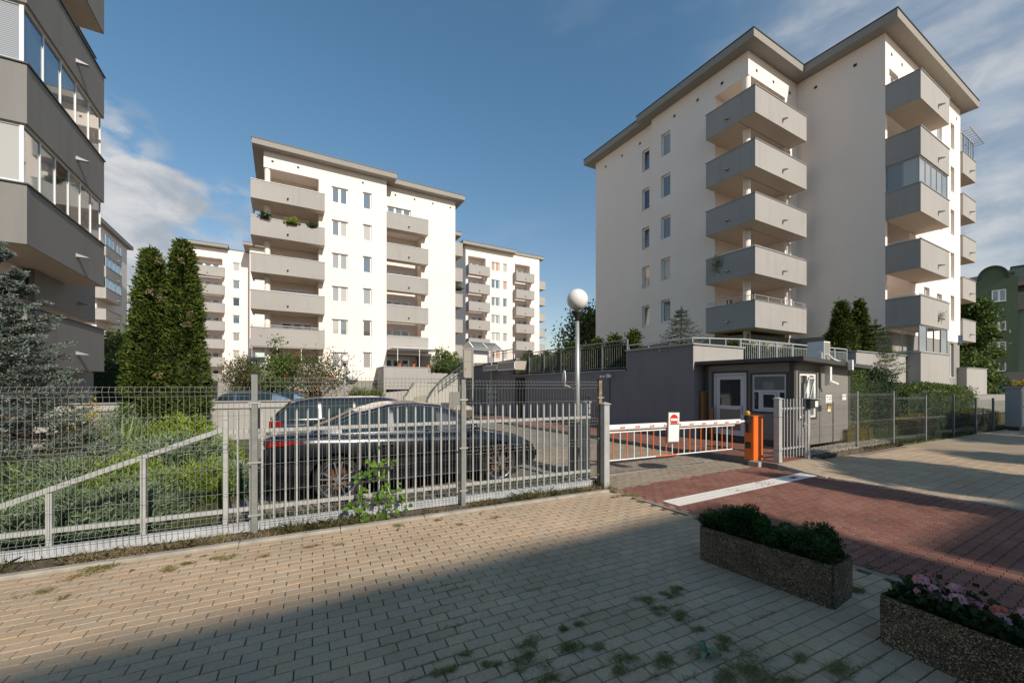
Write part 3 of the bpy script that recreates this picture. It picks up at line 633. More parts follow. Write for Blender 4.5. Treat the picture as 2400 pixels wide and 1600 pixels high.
balcony(RB, [(cx0, cx1, cy0, Y2-.002)], seg, TOPS[:5], spouts=[(30.0, cy0, 'S')], rails={9.0: .12, 6.2: .12})
for zz in (9.0+1.38,):
    g0, g1 = 11.84, 14.6-1.42
glazing(RB, 'S', cx0+.08, cy0+.06, cx1-cx0-.1, 11.84, 13.18, 5, [2, 2, 4, 2, 5]); glazing(RB, 'W', cx0+.06, Y2, Y2-cy0-.07, 11.84, 13.18, 2, [2, 3])
glazing(RB, 'S', cx0+.08, cy0+.06, cx1-cx0-.1, 3.44, 4.78, 4, [5, None, None, 5]); glazing(RB, 'W', cx0+.06, Y2, Y2-cy0-.07, 3.44, 4.78, 2, [None, None])
b0 = MB(); b0.box(cx0, cx1, cy0, Y2+.02, 0, 3.38); o_ = b0.build('ground_floor_box', M['grey'], RB)
b0 = MB(); b0.box(cx0-.04, cx1+.04, cy0-.04, Y2, 3.382, 3.42); b0.build('coping', M['coping'], o_)
# balconies beyond the far corner
ex0, ex1, ey0, ey1 = XE, 42.4, 8.7, 12.2
balcony(RB, [(ex0, ex1, ey0, ey1)], [(ex0, ex1, ey0, ey0+.12), (ex1-.12, ex1, ey0+.121, ey1), (ex0, ex1-.121, ey1-.12, ey1)], TOPS[:5], spouts=[(41.1, ey0, 'S')])
glazing(RB, 'S', ex0, ey0+.05, 2.6, 17.44, 18.75, 5, [None, 1, None, 1, None], frame='rail')
m = MB()
m.tube((ex0, ey0-.3, 18.9), (42.9, ey0-.3, 18.75), .03); m.tube((ex0, ey1, 18.95), (42.9, ey1, 18.8), .03)
for k in range(9): x = ex0+.05+k*.4; m.tube((x, ey0-.3, 18.9-k*.02), (x, ey1, 18.95-k*.02), .02)
m.build('pergola', M['rail'], RB)
tx0, tx1 = onY(2266, 8.4), onY(2313, 8.4); m = MB(); m.box(tx0, tx1, 8.4, 11.0, 0, 2.9); o_ = m.build('terrace_box', M['grey'], RB); m = MB(); m.box(tx0-.05, tx1+.05, 8.35, 11.05, 2.902, 2.95); m.build('coping', M['coping'], o_)
m = MB(); m.box(27.2, tx1, 7.3, 8.39, 0, 1.15); m.build('plinth_step', M['plinth'], RB)
for (f, x, y, a) in (('W', X0, 19.74, 1.9), ('W', X0, 19.74, 3.6), ('W', X0, 19.74, 5.2), ('W', 22.7, 25.9, 1.2), ('W', 22.7, 25.9, 3.0), ('W', 22.7, 25.9, 4.8), ('S', X0, Y0, .8), ('S', X0, Y0, 2.5), ('S', X0, Y0, 4.3), ('W', XI, Y0, 1.0), ('W', XI, Y0, 2.9), ('S', XI, Y2, .8), ('S', XI, Y2, 2.2), ('S', XI, Y2, 11.3)):
    vent(RB, f, x, y, a, 19.3)
def plate(parent, face, x, y, a, z, w, h, txt=None):
    T = mp(face, x, y); m = MB(); m.box(a, a+w, -.05, -.01, z, z+h, M=T); o = m.build('number_plate', M['blue'], parent)
    if txt:
        c = bpy.data.curves.new('digit', 'FONT'); c.body = txt; c.size = h*.8; c.align_x = 'CENTER'; c.align_y = 'CENTER'; c.extrude = .002; c.materials.append(M['whitep'])
        q0 = bpy.data.objects.new('digit', c); COL.objects.link(q0); dme = bpy.data.meshes.new_from_object(q0); bpy.data.objects.remove(q0); q = bpy.data.objects.new('digit', dme); COL.objects.link(q); q.parent = o; q.location = T(a+w/2, -.054, z+h/2); q.rotation_euler = (PI/2, 0, FR[face])
    return o
plate(RB, 'W', 22.70, 25.9, 25.9-onX(1418, 22.70), 4.55, .55, .5, '6')
plate(RB, 'S', XI, Y2, XE-XI-.45, 4.5, .4, .6)

# ---------------------------------------------------------------- middle building
MBd = empty('apartment_building', (0, 0, 0), label='bright white six-storey apartment building in the middle behind the black car', cat='building')
mx0, my0 = -1.26, 37.258; wallz = 2.2
wins = [(3.63, 1.3), (6.12, .76)]
wh = MB(); T = mp('S', mx0, my0); L = 8.17-mx0; o1 = 3.91; SM = [17.25-2.8*k for k in range(6)]
hol = [(3.63-mx0, 3.63-mx0+1.3, z, z+1.35) for z in SM]+[(6.12-mx0, 6.12-mx0+.76, z, z+1.45) for z in SM]
wall(wh, T, L, wallz, 20.2, hol, a0=o1); wall(wh, T, o1, 18.9, 20.2)
wh.poly([(mx0, my0, 18.9), (mx0+o1, my0, 18.9), (mx0+o1, 39.0, 18.9), (mx0, 39.0, 18.9)])
lw = [(1.2, 2.0), (2.05, 2.75), (2.85, 3.5)]
wall(wh, mp('S', mx0, 39.0), o1, 0, 18.9, [(a, b, z-.3, z+.85) for a, b in lw for z in TOPS], rev=.1)
wall(wh, mp('W', mx0+o1, 39.0), 39.0-my0, 0, 18.9); wall(wh, mp('W', mx0, 39.0), 39.0-my0, 18.9, 20.2)
wall(wh, mp('W', mx0, 52), 13, 0, 20.2)
T = mp('S', 8.17, 38.158); L2 = 15.1-8.17
wall(wh, T, L2, 4.65, 20.2, [(.1, 3.45, 4.8, 15.98, 1.4), (.25, 2.45, 16.9, 18.35)])
wall(wh, mp('S', 8.27, 39.55), 3.35, 2.0, 15.98, [(a, a+.7, z-.3, z+.9) for a in (.25, 1.05, 1.85) for z in TOPS[1:]], rev=.1)
wall(wh, mp('W', 8.17, 38.158), .9, wallz, 20.2) ; wall(wh, mp('E', 8.17, my0), .9, wallz, 20.2)
wall(wh, mp('E', 15.1, 38.158), 14, 2, 20.2)
wh.build('wall', M['white'], MBd)
pl = MB(); wall(pl, mp('S', 8.17, 38.19), L2-.03, 0, 4.65, [(.1, 3.45, 2.5, 4.6, 1.35)]); wall(pl, mp('S', mx0+o1, my0+.03), L-o1, 0, wallz); wall(pl, mp('W', 8.2, 38.2), .9, 0, wallz); pl.build('plinth', M['plinth'], MBd)
roofslab(MBd, [(mx0-.75, my0-.75), (8.17+.75, my0-.75), (8.17+.75, 38.158-.75), (15.1+.75, 38.158-.75), (15.1+.75, 52), (mx0-.75, 52)])
gsel = [[3, 5], [3, 3], [2, 2], [2, 3], [3, 5], [2, 3]]; g1 = [1, 3, 1, 4, 6, 2]
for k in range(6):
    window(MBd, 'S', mx0, my0, 3.63-mx0, SM[k], 1.3, 1.35, 2, [[1, 1], [5, 3], [2, 2], [2, 3], [3, 5], [2, 3]][k]); window(MBd, 'S', mx0, my0, 6.12-mx0, SM[k], .76, 1.45, 1, g1[k])
    for i, (a, b) in enumerate(lw): window(MBd, 'S', mx0, 39.0, a, TOPS[k]-.3, b-a, 1.15, 1, [6, 0, 6, 1, 0, 1][(k+i) % 6])
    if k == 0: window(MBd, 'S', 8.17, 38.158, .25, 16.9, 2.2, 1.45, 3, [1, 5, 1])
    else:
        for i, a in enumerate((.25, 1.05, 1.85)): window(MBd, 'S', 8.27, 39.55, a, TOPS[k]-.3, .7, 1.2, 1, [0, 1, 5][(k+i) % 3])
balcony(MBd, [(-2.08, 3.04, 36.358, my0-.002), (-2.08, mx0+o1, my0, 39.0)], [(-2.08, 3.04, 36.358, 36.478), (-2.08, -1.96, 36.479, 39.6), (2.92, 3.04, 36.479, my0-.002)], TOPS, spouts=[(.4, 36.358, 'S')], rails={3.4: .0, 6.2: .22, 9.0: .08}, name='balcony')
for a, b in zip([t for t in TOPS[1:]], [t-1.42 for t in TOPS[:5]]): columnround(MBd, mx0+.25, my0+.25, a-1.2, b, .2)
columnround(MBd, mx0+.25, my0+.25, 17.4-1.2, 18.9, .2)
balcony(MBd, [(8.19, 12.05, my0+.01, 38.15)], [(8.19, 12.05, my0+.01, my0+.13), (11.93, 12.05, my0+.131, 38.15)], TOPS[:5], spouts=[(10.2, my0+.01, 'S')], rails={11.8: .08, 9.0: .12, 6.2: .1})
glazing(MBd, 'S', -2.0, 36.42, 5.0, 3.44, 4.78, 3, [None, None, None], frame='pvc')
m = MB(); m.box(-2.05, 3.0, 36.37, 39.5, 1.3, 1.99); m.build('balcony_base', M['grey'], MBd)
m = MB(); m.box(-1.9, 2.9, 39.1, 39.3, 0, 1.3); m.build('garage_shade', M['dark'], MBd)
# garage entrance under a raised terrace
m = MB(); m.box(7.35, 13.2, 34.6, 38.1, 1.45, 3.32); tb = m.build('terrace', M['grey'], MBd); m = MB(); m.box(7.3, 13.25, 34.55, 38.1, 3.322, 3.37); m.build('coping', M['coping'], tb)
m = MB(); m.box(7.35, 7.55, 34.6, 38.1, 0, 1.449); m.box(7.56, 13.2, 34.7, 34.9, .75, 1.05); m.build('garage_frame', M['plinth'], MBd)
m = MB(); m.box(7.6, 13.2, 36.8, 37.0, -0.05, 1.45); m.build('garage_opening', M['dark'], MBd)
m = MB()
for x in (8.6, 10.5, 12.5): m.tube((x, 35.0, 3.37), (x, 35.0, 4.95), .03)
m.tube((8.3, 35.0, 5.0), (12.6, 35.0, 4.95), .03); m.box(8.2, 12.7, 34.9, 37.9, 4.98, 5.03); m.build('awning', M['pvc'], MBd)
# side balconies further back
balcony(MBd, [(15.1, 17.3, 41.5, 45)], [(15.1, 17.3, 41.5, 41.62), (17.18, 17.3, 41.621, 45)], [z for z in TOPS if z > 0], spouts=())
roofslab(MBd, [(15.1, 44), (18.2, 44), (18.2, 52), (15.1, 52)], z=19.2)
for a in (.6, 2.4, 7.4): vent(MBd, 'S', mx0, my0, a, 19.4)
for a in (1.0, 2.8, 4.6, 6.4): vent(MBd, 'S', 8.17, 38.158, a, 19.4)
def dish(x, y, z, r, az, label, face='S'):
    t = empty('satellite_dish', (x, y, z), az, label, 'satellite dish')
    m = MB(); m.lathe([(0.02, 0), (r*.35, .01*r*2), (r*.7, .09*r*2), (r, .2*r), (r, .2*r+.01), (r*.7, .09*r*2+.015), (0.02, .02)], 20, M=lambda a, b, c: (a, -c*1.0, b)); m.build('reflector', M['whitep'], t, smooth=True)
    m = MB(); m.tube((0, .02, 0), (0, .3, -.05), .025); m.tube((0, -.01, -r*.9), (0, -r*.9, -.05), .012); m.box(-.03, .03, -r*.95, -r*.85, -.08, -.02); m.build('arm', M['post'], t); return t
dish(5.25, my0-.45, 2.85, .62, R(-12), 'large round white satellite dish below a window behind the far lamp post')

# ---------------------------------------------------------------- left building (close)
LB = empty('apartment_building', (0, 0, 0), label='near apartment building at the left edge with dark grey glazed corner balconies', cat='building')
lx, ly, ly1 = -5.11, 13.624, 18.28
LT = [17.45, 14.66, 11.87, 9.1, 6.33, 3.54]
segL = [(-16, lx, ly, ly+.12), (lx-.12, lx, ly+.121, ly1), (-6.3, lx-.121, ly1-.12, ly1)]
balcony(LB, [(-16, lx, ly, ly1)], segL, LT, H=1.36, mat=M['grey_l'], spouts=[(lx, ly+2.6, 'E')], cmat='copdark')
for z0, gs, gw in ((9.14, [1, 1, 5, 4, 2], [4]), (6.37, [5, 5, 0, 3, 2, 5], [3])):
    z1 = z0+2.79-1.41
    glazing(LB, 'E', lx-.07, ly+.06, ly1-ly-.1, z0, z1, len(gs), gs, frame='pvc')
    glazing(LB, 'S', -16, ly+.07, 16+lx-.13, z0, z1, 8, gw, frame='pvc')
m = MB(); wall(m, mp('E', -6.25, 15.2), 5.2, 0, 20.2); wall(m, mp('S', -16, 15.2), 9.75, 0, 20.2); m.build('wall', M['white'], LB)
m = MB(); m.box(-15, -5.75, 14.3, 19.6, 0, 2.17); m.build('ground_floor', M['darkwall'], LB)
balcony(LB, [(-6.3, -6.0, 16.4, 20.6), ], [(-6.12, -6.0, 16.4, 20.6), (-6.3, -6.121, 20.48, 20.6)], [13.8, 11.0, 8.2, 5.4], H=1.36, mat=M['grey_l'], cmat='copdark', spouts=[(-6.0, 19.2, 'E')])
roofslab(LB, [(-16, 14.0), (-5.6, 14.0), (-5.6, 21), (-16, 21)], z=20.3)

# ---------------------------------------------------------------- far buildings
def farblock(label, x0, x1, y, tops, cols, logs, hz=1, ox=1.0, depth=14, side=None, gsel=(1, 5, 2, 0, 3), rz1=0.0):
    b = empty('apartment_building', (0, 0, 0), label=label, cat='building'); zt = tops[0]+3.1
    m = MB(); hol = []
    for (a, w) in cols: hol += [(a-x0, a-x0+w, z-.1, z+1.3) for z in tops]
    for (a, c) in logs: hol.append((a-x0+.3, c-x0-.3, 1.5, tops[0]+1.6, 1.2))
    wall(m, mp('S', x0, y), x1-x0, 0, zt, hol); wall(m, mp('E', x1, y), depth, 0, zt); wall(m, mp('W', x0, y+depth), depth, 0, zt)
    for (a, c) in logs: wall(m, mp('S', a+.3, y+1.2), c-a-.6, 0, zt-1, [(.2+i*1.0, 1.0+i*1.0, z-.3, z+.9) for z in tops for i in range(3)], rev=.1)
    m.build('wall', M['white'], b)
    for (a, w) in cols:
        for i, z in enumerate(tops): window(b, 'S', x0, y, a-x0, z-.1, w, 1.4, 2 if w > 1 else 1, gsel[(i*2+int(a)) % len(gsel)])
    for (a, c) in logs:
        for j, z in enumerate(tops):
            for i in range(3): window(b, 'S', a+.3, y+1.2, .2+i*1.0, z-.3, .8, 1.2, 1, [0, 5, 1, 2][(i+j) % 4], sill=False)
        balcony(b, [(a, c, y-ox, y-.002)], [(a, c, y-ox, y-ox+.12), (a, a+.12, y-ox+.121, y-.002), (c-.12, c, y-ox+.121, y-.002)], tops, spouts=[((a+c)/2, y-ox, 'S')])
    return b
FT = [20.2-2.8*k for k in range(7)]
fy = 57.6
fb = farblock('distant white apartment building right of the middle one, with orange-blind window', 24.5, 38.0, fy, FT, [(28.9, 1.5), (31.0, .75)], [(24.6, 28.2), (32.9, 36.4)], gsel=(1, 3, 5, 7, 2))
roofslab(fb, [(23.7, fy-.9), (33.0, fy-.9), (33.0, fy-.2), (38.9, fy-.2), (38.9, 72), (23.7, 72)], z=23.25)
balcony(fb, [(38.0, 40.6, fy+2, fy+5)], [(38.0, 40.6, fy+2, fy+2.12), (40.48, 40.6, fy+2.121, fy+5)], FT)
by = 78.3
bb = farblock('distant white apartment building seen between the conifers and the middle block', -12.3, -4.5, by, FT, [(-6.9, 1.0)], [(-12.1, -7.9)], ox=1.0)
roofslab(bb, [(-13.1, by-1), (-7.4, by-1), (-7.4, by+1.2), (-1.5, by+1.2), (-1.5, 92), (-13.1, 92)], z=23.4)
m = MB(); by2 = by-3.2; wall(m, mp('S', -4.4, by2), 4.4, 7, 23.4, [(1.9, 3.0, z-.1, z+1.3) for z in FT[:5]]); wall(m, mp('W', -4.4, by+1), 4.2, 7, 23.4); m.build('wall', M['white'], bb)
for i, z in enumerate(FT[:5]): window(bb, 'S', -4.4, by2, 1.9, z-.1, 1.1, 1.4, 1, [1, 5, 0][i % 3])
roofslab(bb, [(-5.2, by2-.9), (2, by2-.9), (2, by+1.1), (-5.2, by+1.1)], z=23.42)
balcony(bb, [(-4.4, 0.5, by2-1, by2)], [(-4.4, .5, by2-1, by2-.88)], [9.0, 6.2, 3.4])
m = MB(); m.box(-12.4, 1.0, by-4.5, by-1.1, 0, 3.6); m.build('entrance_block', M['plinth'], bb); m = MB(); m.box(-10.2, -8.3, by-4.56, by-4.4, -.1, 2.5); m.build('entrance_door', M['dark'], bb)
dish(-5.9, by-4.9, 3.1, .85, R(15), 'tilted white satellite dish by the distant entrance block')
lb2 = empty('apartment_building', (0, 0, 0), label='distant grey-balconied building peeking out behind the left building', cat='building')
m = MB(); wall(m, mp('S', -34, 73.2), 12.8, 0, 23.4); wall(m, mp('E', -21.2, 73.2), 12, 0, 23.4); m.build('wall', M['white'], lb2)
balcony(lb2, [(-26, -20, 72.2, 78.2)], [(-26, -20, 72.2, 72.32), (-20.12, -20, 72.321, 78.2), (-21.2, -20.121, 78.08, 78.2)], FT, spouts=[(-20, 76.5, 'E')])
for z0, gs in ((20.24, [1, 5, None, 1]), (17.44, [1, 1, 5, 1]), (14.64, [1, 5, 0, 1])): glazing(lb2, 'E', -20.06, 72.3, 5.8, z0, z0+1.34, 4, gs, frame='coping')
roofslab(lb2, [(-34, 72.6), (-20.6, 72.6), (-20.6, 86), (-34, 86)], z=23.3)

# ---------------------------------------------------------------- green building far right
GB = empty('apartment_building', (0, 0, 0), label='dark green plastered tenement with arched gable behind the tree at the far right', cat='building')
D = 54.0
g0 = at(2272, D); _q = ray(2330); _n = math.hypot(*_q); _d = (_q[1]/_n, -_q[0]/_n); _r = ray(2386)
_t = (g0[0]*_r[1]-g0[1]*_r[0])/(_d[1]*_r[0]-_d[0]*_r[1]); g1 = (g0[0]+_d[0]*_t, g0[1]+_d[1]*_t); ga = math.atan2(g1[1]-g0[1], g1[0]-g0[0]); gw = math.hypot(g1[0]-g0[0], g1[1]-g0[1])
GB.location = (g0[0], g0[1], 0); GB.rotation_euler = (0, 0, ga)
def gl(px, py): return ((px-2272)/114*gw, EYE+(HY-py)/FPX*(D+(dep(*g1)-D)*(px-2272)/114))
zt = gl(2300, 668)[1]
pts = [(0, -1), (gw, -1), (gw, zt+.6), (gw*.86, zt+.6)]
for k in range(13): t = k/12*PI; pts.append((gw*.5+gw*.32*math.cos(t), zt+.5+1.6*math.sin(t)))
pts += [(gw*.12, zt+.2), (gw*.04, zt-.2), (0, zt-.3)]
wn = []
for (px0, px1, py0, py1) in ((2326, 2359, 681, 705), (2326, 2359, 755, 773), (2326, 2359, 802, 820), (2326, 2359, 851, 869)):
    a, zt_ = gl(px0, py0); b, zb_ = gl(px1, py1); wn.append((a, b, zb_, zt_))
m = MB(); m.prism([(p[0], p[1]) for p in pts], -12, 0, M=lambda x, y, z: (x, -z, y)); m.build('wall', M['green'], GB)
pts2 = [(p[0], p[1]) for p in pts[4:17]]
m = MB(); 
for i in range(len(pts2)-1): m.bar((pts2[i][0], -.1, pts2[i][1]+.08), (pts2[i+1][0], -.1, pts2[i+1][1]+.08), .5, .18)
m.build('gable_coping', M['anthr'], GB)
for (a, b, z0, z1) in wn: window(GB, 'S', 0, 0, a, z0, b-a, z1-z0, 2, [2, 2] if z0 > 9 else [0, 0], d=-.05)
m = MB(); m.box(gw+.01, gw+14, 1.2, 12, -1, zt-3.5); m.build('side_wall', M['green_l'], GB)
m = MB(); m.faces([(gw+.02, .6, zt-3.6), (gw+14, .6, zt-3.6), (gw+14, 3.5, zt+1.2), (gw+.02, 3.5, zt+1.2), (gw+14, 12, zt+1.2), (gw+.02, 12, zt+1.2)], [(0, 1, 2, 3), (3, 2, 4, 5)]); m.build('mansard_roof', M['tiles'], GB)
m = MB(); m.faces([(-12, 2, zt-1), (gw+14, 2, zt+.2), (gw+14, 8, zt+4.2), (-12, 8, zt+1.5), (-12, 12, -1), (gw+14, 12, -1)], [(0, 1, 2, 3), (3, 2, 5, 4)]); m.build('roof', M['tiles'], GB)
m = MB(); m.box(-12, 0, 2, 12, -1, zt-.9); m.build('wall', M['green'], GB)
for (px, py, w) in ((2305, 640, 2.6), (2373, 617, 2.2)):
    a, z = gl(px, py); m = MB(); m.box(a, a+w, 3.5, 5, z-4, z); m.build('chimney', M['green_l'], GB); m = MB(); m.box(a-.1, a+w+.1, 3.4, 5.1, z, z+.25); m.build('chimney_cap', M['anthr'], GB)
m = MB(); a, z = gl(2345, 872); m.faces([(a-1, -3, z-2.4), (a+4.5, -3, z-2.4), (a+3.6, 0, z), (a+.2, 0, z)], [(0, 1, 2, 3)]); m.box(a-.9, a+4.4, -2.9, -2.7, z-2.7, z-2.45); m.tube((a+.3, -2.6, -1), (a+.3, -2.6, z-2.6), .15); m.tube((a+3, -2.6, -1), (a+3, -2.6, z-2.6), .15); m.build('porch', M['tiles'], GB)

# ---------------------------------------------------------------- terraces and retaining walls
tw = empty('retaining_wall', (0, 0, 0), label='long dark grey retaining wall of the raised garden behind the barrier', cat='wall')
XW = 11.0
m = MB(); wall(m, mp('W', XW, 19.25), 19.25-8.1, 0, 2.28, [(19.25-19.05, 19.25-18.0, 0, 2.15, .5)]) ; m.build('lower_wall', M['darkwall'], tw)
m = MB(); m.box(XW-.001, 13.6, 8.1, 10.84, 2.282, 2.98); m.box(XW+.25, 13.6, 8.101, 8.4, 0, 2.281); m.build('upper_wall', M['darkwall'], tw)
m = MB(); m.box(XW-.06, 13.66, 8.04, 8.3, 2.982, 3.03); m.box(XW-.06, XW+.2, 8.301, 10.9, 2.982, 3.03); m.box(XW-.05, XW+.25, 10.9, 19.2, 2.282, 2.32); m.build('coping', M['coping'], tw)
m = MB(); m.box(XW-.003, 13.6, 8.092, 8.099, 0.1, 2.98); m.build('sunlit_front_skin', M['grey'], tw)  # lighter grey skin on the sun-facing side: sunlight put into the colour
m = MB(); m.box(XW+.02, XW+3, 18.05, 19.0, .02, 2.1); m.build('door_opening', M['dark'], tw)
for z in (.75, 1.3, 1.85): m = MB(); m.box(XW-.004, XW-.0005, 8.1, 19.2, z, z+.012); m.build('render_joint', M['plinth'], tw)
m = MB(); m.box(XW+.3, 27.4, 8.41, 30, 0, 2.2); tag(m.build('terrace_ground', M['lawn']), kind='structure')
tall = empty('stair_block', (0, 0, 0), label='dark grey stair block with sloping top beside the glass canopy', cat='wall')
Ya = 19.25; Yb = onX(1095, XW)
m = MB(); m.prism([(Ya, 0), (Yb, 0), (Yb, 2.95), (Ya, 3.12)], XW, XW+3.2, M=lambda y, z, x: (x, y, z)); m.build('wall', M['darkwall'], tall)
m = MB(); m.prism([(Ya-.05, 3.125), (Yb+.05, 2.955), (Yb+.05, 3.0), (Ya-.05, 3.17)], XW-.05, XW+3.25, M=lambda y, z, x: (x, y, z)); m.build('coping', M['copdark'], tall)
m = MB(); m.box(XW+.2, XW+3.1, Ya-.02, Ya-.002, 2.3, 3.05); m.build('sunlit_end_skin', M['lightconc'], tall)  # pale skin over the block's sunlit end, its brightness painted in
y1 = onX(1172, XW); y0 = onX(1140, XW)
m = MB()
for (px0, px1, pz0, pz1, d) in ((1133, 1166, 2.62, 2.95, .35), (1166, 1207, 2.55, 3.0, .7)):
    a = onX(px1, XW-d); b = onX(px0, XW-d); m.box(XW-d, XW-.01, a, b, pz0, pz1)
    for (p, q, r_, s_) in ((a, b, pz1-.05, pz1), (a, b, pz0, pz0+.05), (a, a+.06, pz0, pz1), (b-.06, b, pz0, pz1)): m.box(XW-d-.03, XW-d, p, q, r_, s_)
m.mi = [1 if i % 30 < 6 else 0 for i in range(len(m.mi))]; m.build('door_canopy', [M['pvc'], M['screen']], tall)
# light concrete stair walls running down to the left of the block
sw = empty('stair_wall', (0, 0, 0), label='pale concrete outdoor stair walls with dark sloping handrails', cat='stairs')
def P2(px, py, D): a = at(px, D); return (a[0], a[1], EYE+(HY-py)/FPX*D)
def panel(pts, D, th, mat, name, parent):
    f = [P2(px, py, D) for px, py in pts]; b = [P2(px, py, D+th) for px, py in pts]; b = [(q[0], q[1], p[2]) for p, q in zip(f, b)]
    # extrude straight back along +Y
    b = [(p[0]+.0, p[1]+th, p[2]) for p in f]; m = MB(); n = len(f)
    m.faces(f+b, [tuple(range(n)), tuple(range(n, 2*n))[::-1]]+[(i, n+i, n+(i+1) % n, (i+1) % n) for i in range(n)]); return m.build(name, mat, parent)
panel([(945, 985), (948, 928), (975, 897), (1030, 897), (1030, 985)], 27.5, .3, M['lightconc'], 'back_wall', sw)
panel([(968, 985), (972, 930), (1010, 925), (1010, 985)], 26.9, .1, M['screen'], 'block_infill', sw)
panel([(1003, 985), (1003, 930), (1028, 900), (1072, 874), (1092, 868), (1092, 985)], 24.5, .3, M['lightconc'], 'front_wall', sw)
panel([(1050, 965), (1055, 918), (1090, 918), (1090, 965)], 23.6, .05, M['plinth'], 'blue_shutter', sw)
m = MB()
for (a, b, D) in (((996, 945), (1026, 897), 24.2), ((1026, 897), (1090, 852), 24.2), ((951, 928), (968, 896), 26.5), ((1030, 893), (1090, 846), 25.5), ((1040, 902), (1092, 864), 24.0)):
    m.tube(P2(*a, D), P2(*b, D), .035)
for k in range(8): q = k/7; px = 1026+64*q; py = 897-45*q; a = P2(px, py, 24.2); m.tube(a, (a[0], a[1], a[2]-.6), .015)
m.build('handrail', M['raild'], sw)
# glazed canopy over the stair head
cp = empty('stair_canopy', (0, 0, 0), label='small gabled glass stair canopy with white side panel on steel posts', cat='canopy')
D = 24.0
def Pc(px, py, d=0): q = P2(px, py, D); return (q[0], q[1]+d, q[2])
rl_, rt_ = Pc(1084, 817), Pc(1098, 800); rr_ = Pc(1109, 814)
e0, e1, e2 = Pc(1109, 814), Pc(1178, 819), Pc(1162, 805)
m = MB()
m.faces([rl_, rt_, rr_], [(0, 1, 2)]); m.mi = [1]
a = Vector(rt_); b = Vector(e2); c = Vector(rr_); d = Vector(e1); l0 = Vector(rl_); 
m.cur = 0; m.faces([a, b, d, c], [(0, 1, 2, 3)]); l1 = l0+(d-c); m.faces([a, b, l1, l0], [(0, 3, 2, 1)])
m.build('glass_roof', [M['glassroof'], M['screen']], cp)
m = MB()
for p, q in ((rl_, rt_), (rt_, rr_), (rt_, e2), (rr_, e1), (rl_, tuple(l1)), (e2, e1)): m.tube(p, q, .035)
pm_ = (a+b)/2; qm_ = (c+d)/2; m.tube(pm_, qm_, .02)
for px, py, z in ((1088, 817, 0), (1108, 815, 0), (1152, 819, 0)): q = Pc(px, py); m.tube((q[0], q[1], .0), q, .05)
m.tube(Pc(1088, 846), Pc(1108, 846), .03); m.build('frame', M['galv'], cp)
m = MB(); q0, q1 = Pc(1109, 819, .3), Pc(1151, 822, .3); m.faces([q0, q1, (q1[0], q1[1], 3.1), (q0[0], q0[1], 3.1)], [(0, 1, 2, 3)]); m.build('side_panel', M['whitep'], cp)
m = MB(); q0, q1 = Pc(1090, 819), Pc(1107, 817); m.faces([q0, q1, (q1[0], q1[1], 2.2), (q0[0], q0[1], 2.2)], [(0, 1, 2, 3)]); m.build('end_panel', M['screen'], cp)
# railings
def railing(label, pts, zb, zt, mat, bars=.12, posts=1.1, group=None):
    t = empty('railing', (0, 0, 0), label=label, cat='railing', group=group)
    r = MB(); p_ = MB(); b_ = MB()
    for (x0, y0), (x1, y1) in zip(pts[:-1], pts[1:]):
        L = math.hypot(x1-x0, y1-y0); r.tube((x0, y0, zt), (x1, y1, zt), .03); r.tube((x0, y0, zb+.08), (x1, y1, zb+.08), .018); r.tube((x0, y0, zt-.14), (x1, y1, zt-.14), .015)
        n = max(1, round(L/posts))
        for k in range(n+1): q = MB(); u = k/n; x = x0+(x1-x0)*u; y = y0+(y1-y0)*u; q.box(x-.025, x+.025, y-.025, y+.025, zb, zt); q.build('post', mat, t)
        n = max(1, int(L/bars))
        for k in range(n): u = (k+.5)/n; b_.tube((x0+(x1-x0)*u, y0+(y1-y0)*u, zb+.08), (x0+(x1-x0)*u, y0+(y1-y0)*u, zt-.14), .009, 4)
    r.build('rails', mat, t); b_.build('bars', mat, t)['kind'] = 'stuff'
    return t
railing('long grey bar railing above the dark retaining wall in front of small conifers', [(XW+.12, 10.95), (XW+.12, 19.2)], 2.32, 3.42, M['post'], posts=1.3)
railing('pale steel railing on the garden terrace edge behind the guard cabin', [(13.7, 8.25), (21.6, 8.25)], 2.2, 3.32, M['rail'])
railing('low dark railing along the top of the stair block', [(XW+.1, 19.4), (XW+.1, Yb)], 3.05, 3.75, M['raild'], posts=1.2)
t = empty('railing', (0, 0, 0), label='thin steel handrail on top of the high end of the retaining wall', cat='railing'); r = MB()
r.tube((XW+.06, 8.16, 3.2), (XW+.06, 10.9, 3.2), .022); r.tube((XW+.06, 8.16, 3.2), (13.6, 8.16, 3.3), .022); r.build('rail', M['rail'], t)
for k in range(4): q = MB(); q.tube((XW+.06+k*.84, 8.16, 3.03), (XW+.06+k*.84, 8.16, 3.2+k*.03), .014); q.build('post', M['rail'], t)
for k in range(3): q = MB(); q.tube((XW+.06, 9.0+k*.9, 3.03), (XW+.06, 9.0+k*.9, 3.2), .014); q.build('post', M['rail'], t)
# right planter wall of the terrace
m = MB(); m.box(21.84, 27.48, 8.0, 9.4, 0, 3.22); t = m.build('planter_wall', M['grey'], None); tag(t, 'grey rendered terrace wall lit by the sun right of the two dark conifers', 'wall'); m = MB(); m.box(21.78, 27.48, 7.94, 9.46, 3.222, 3.27); m.build('coping', M['coping'], t)
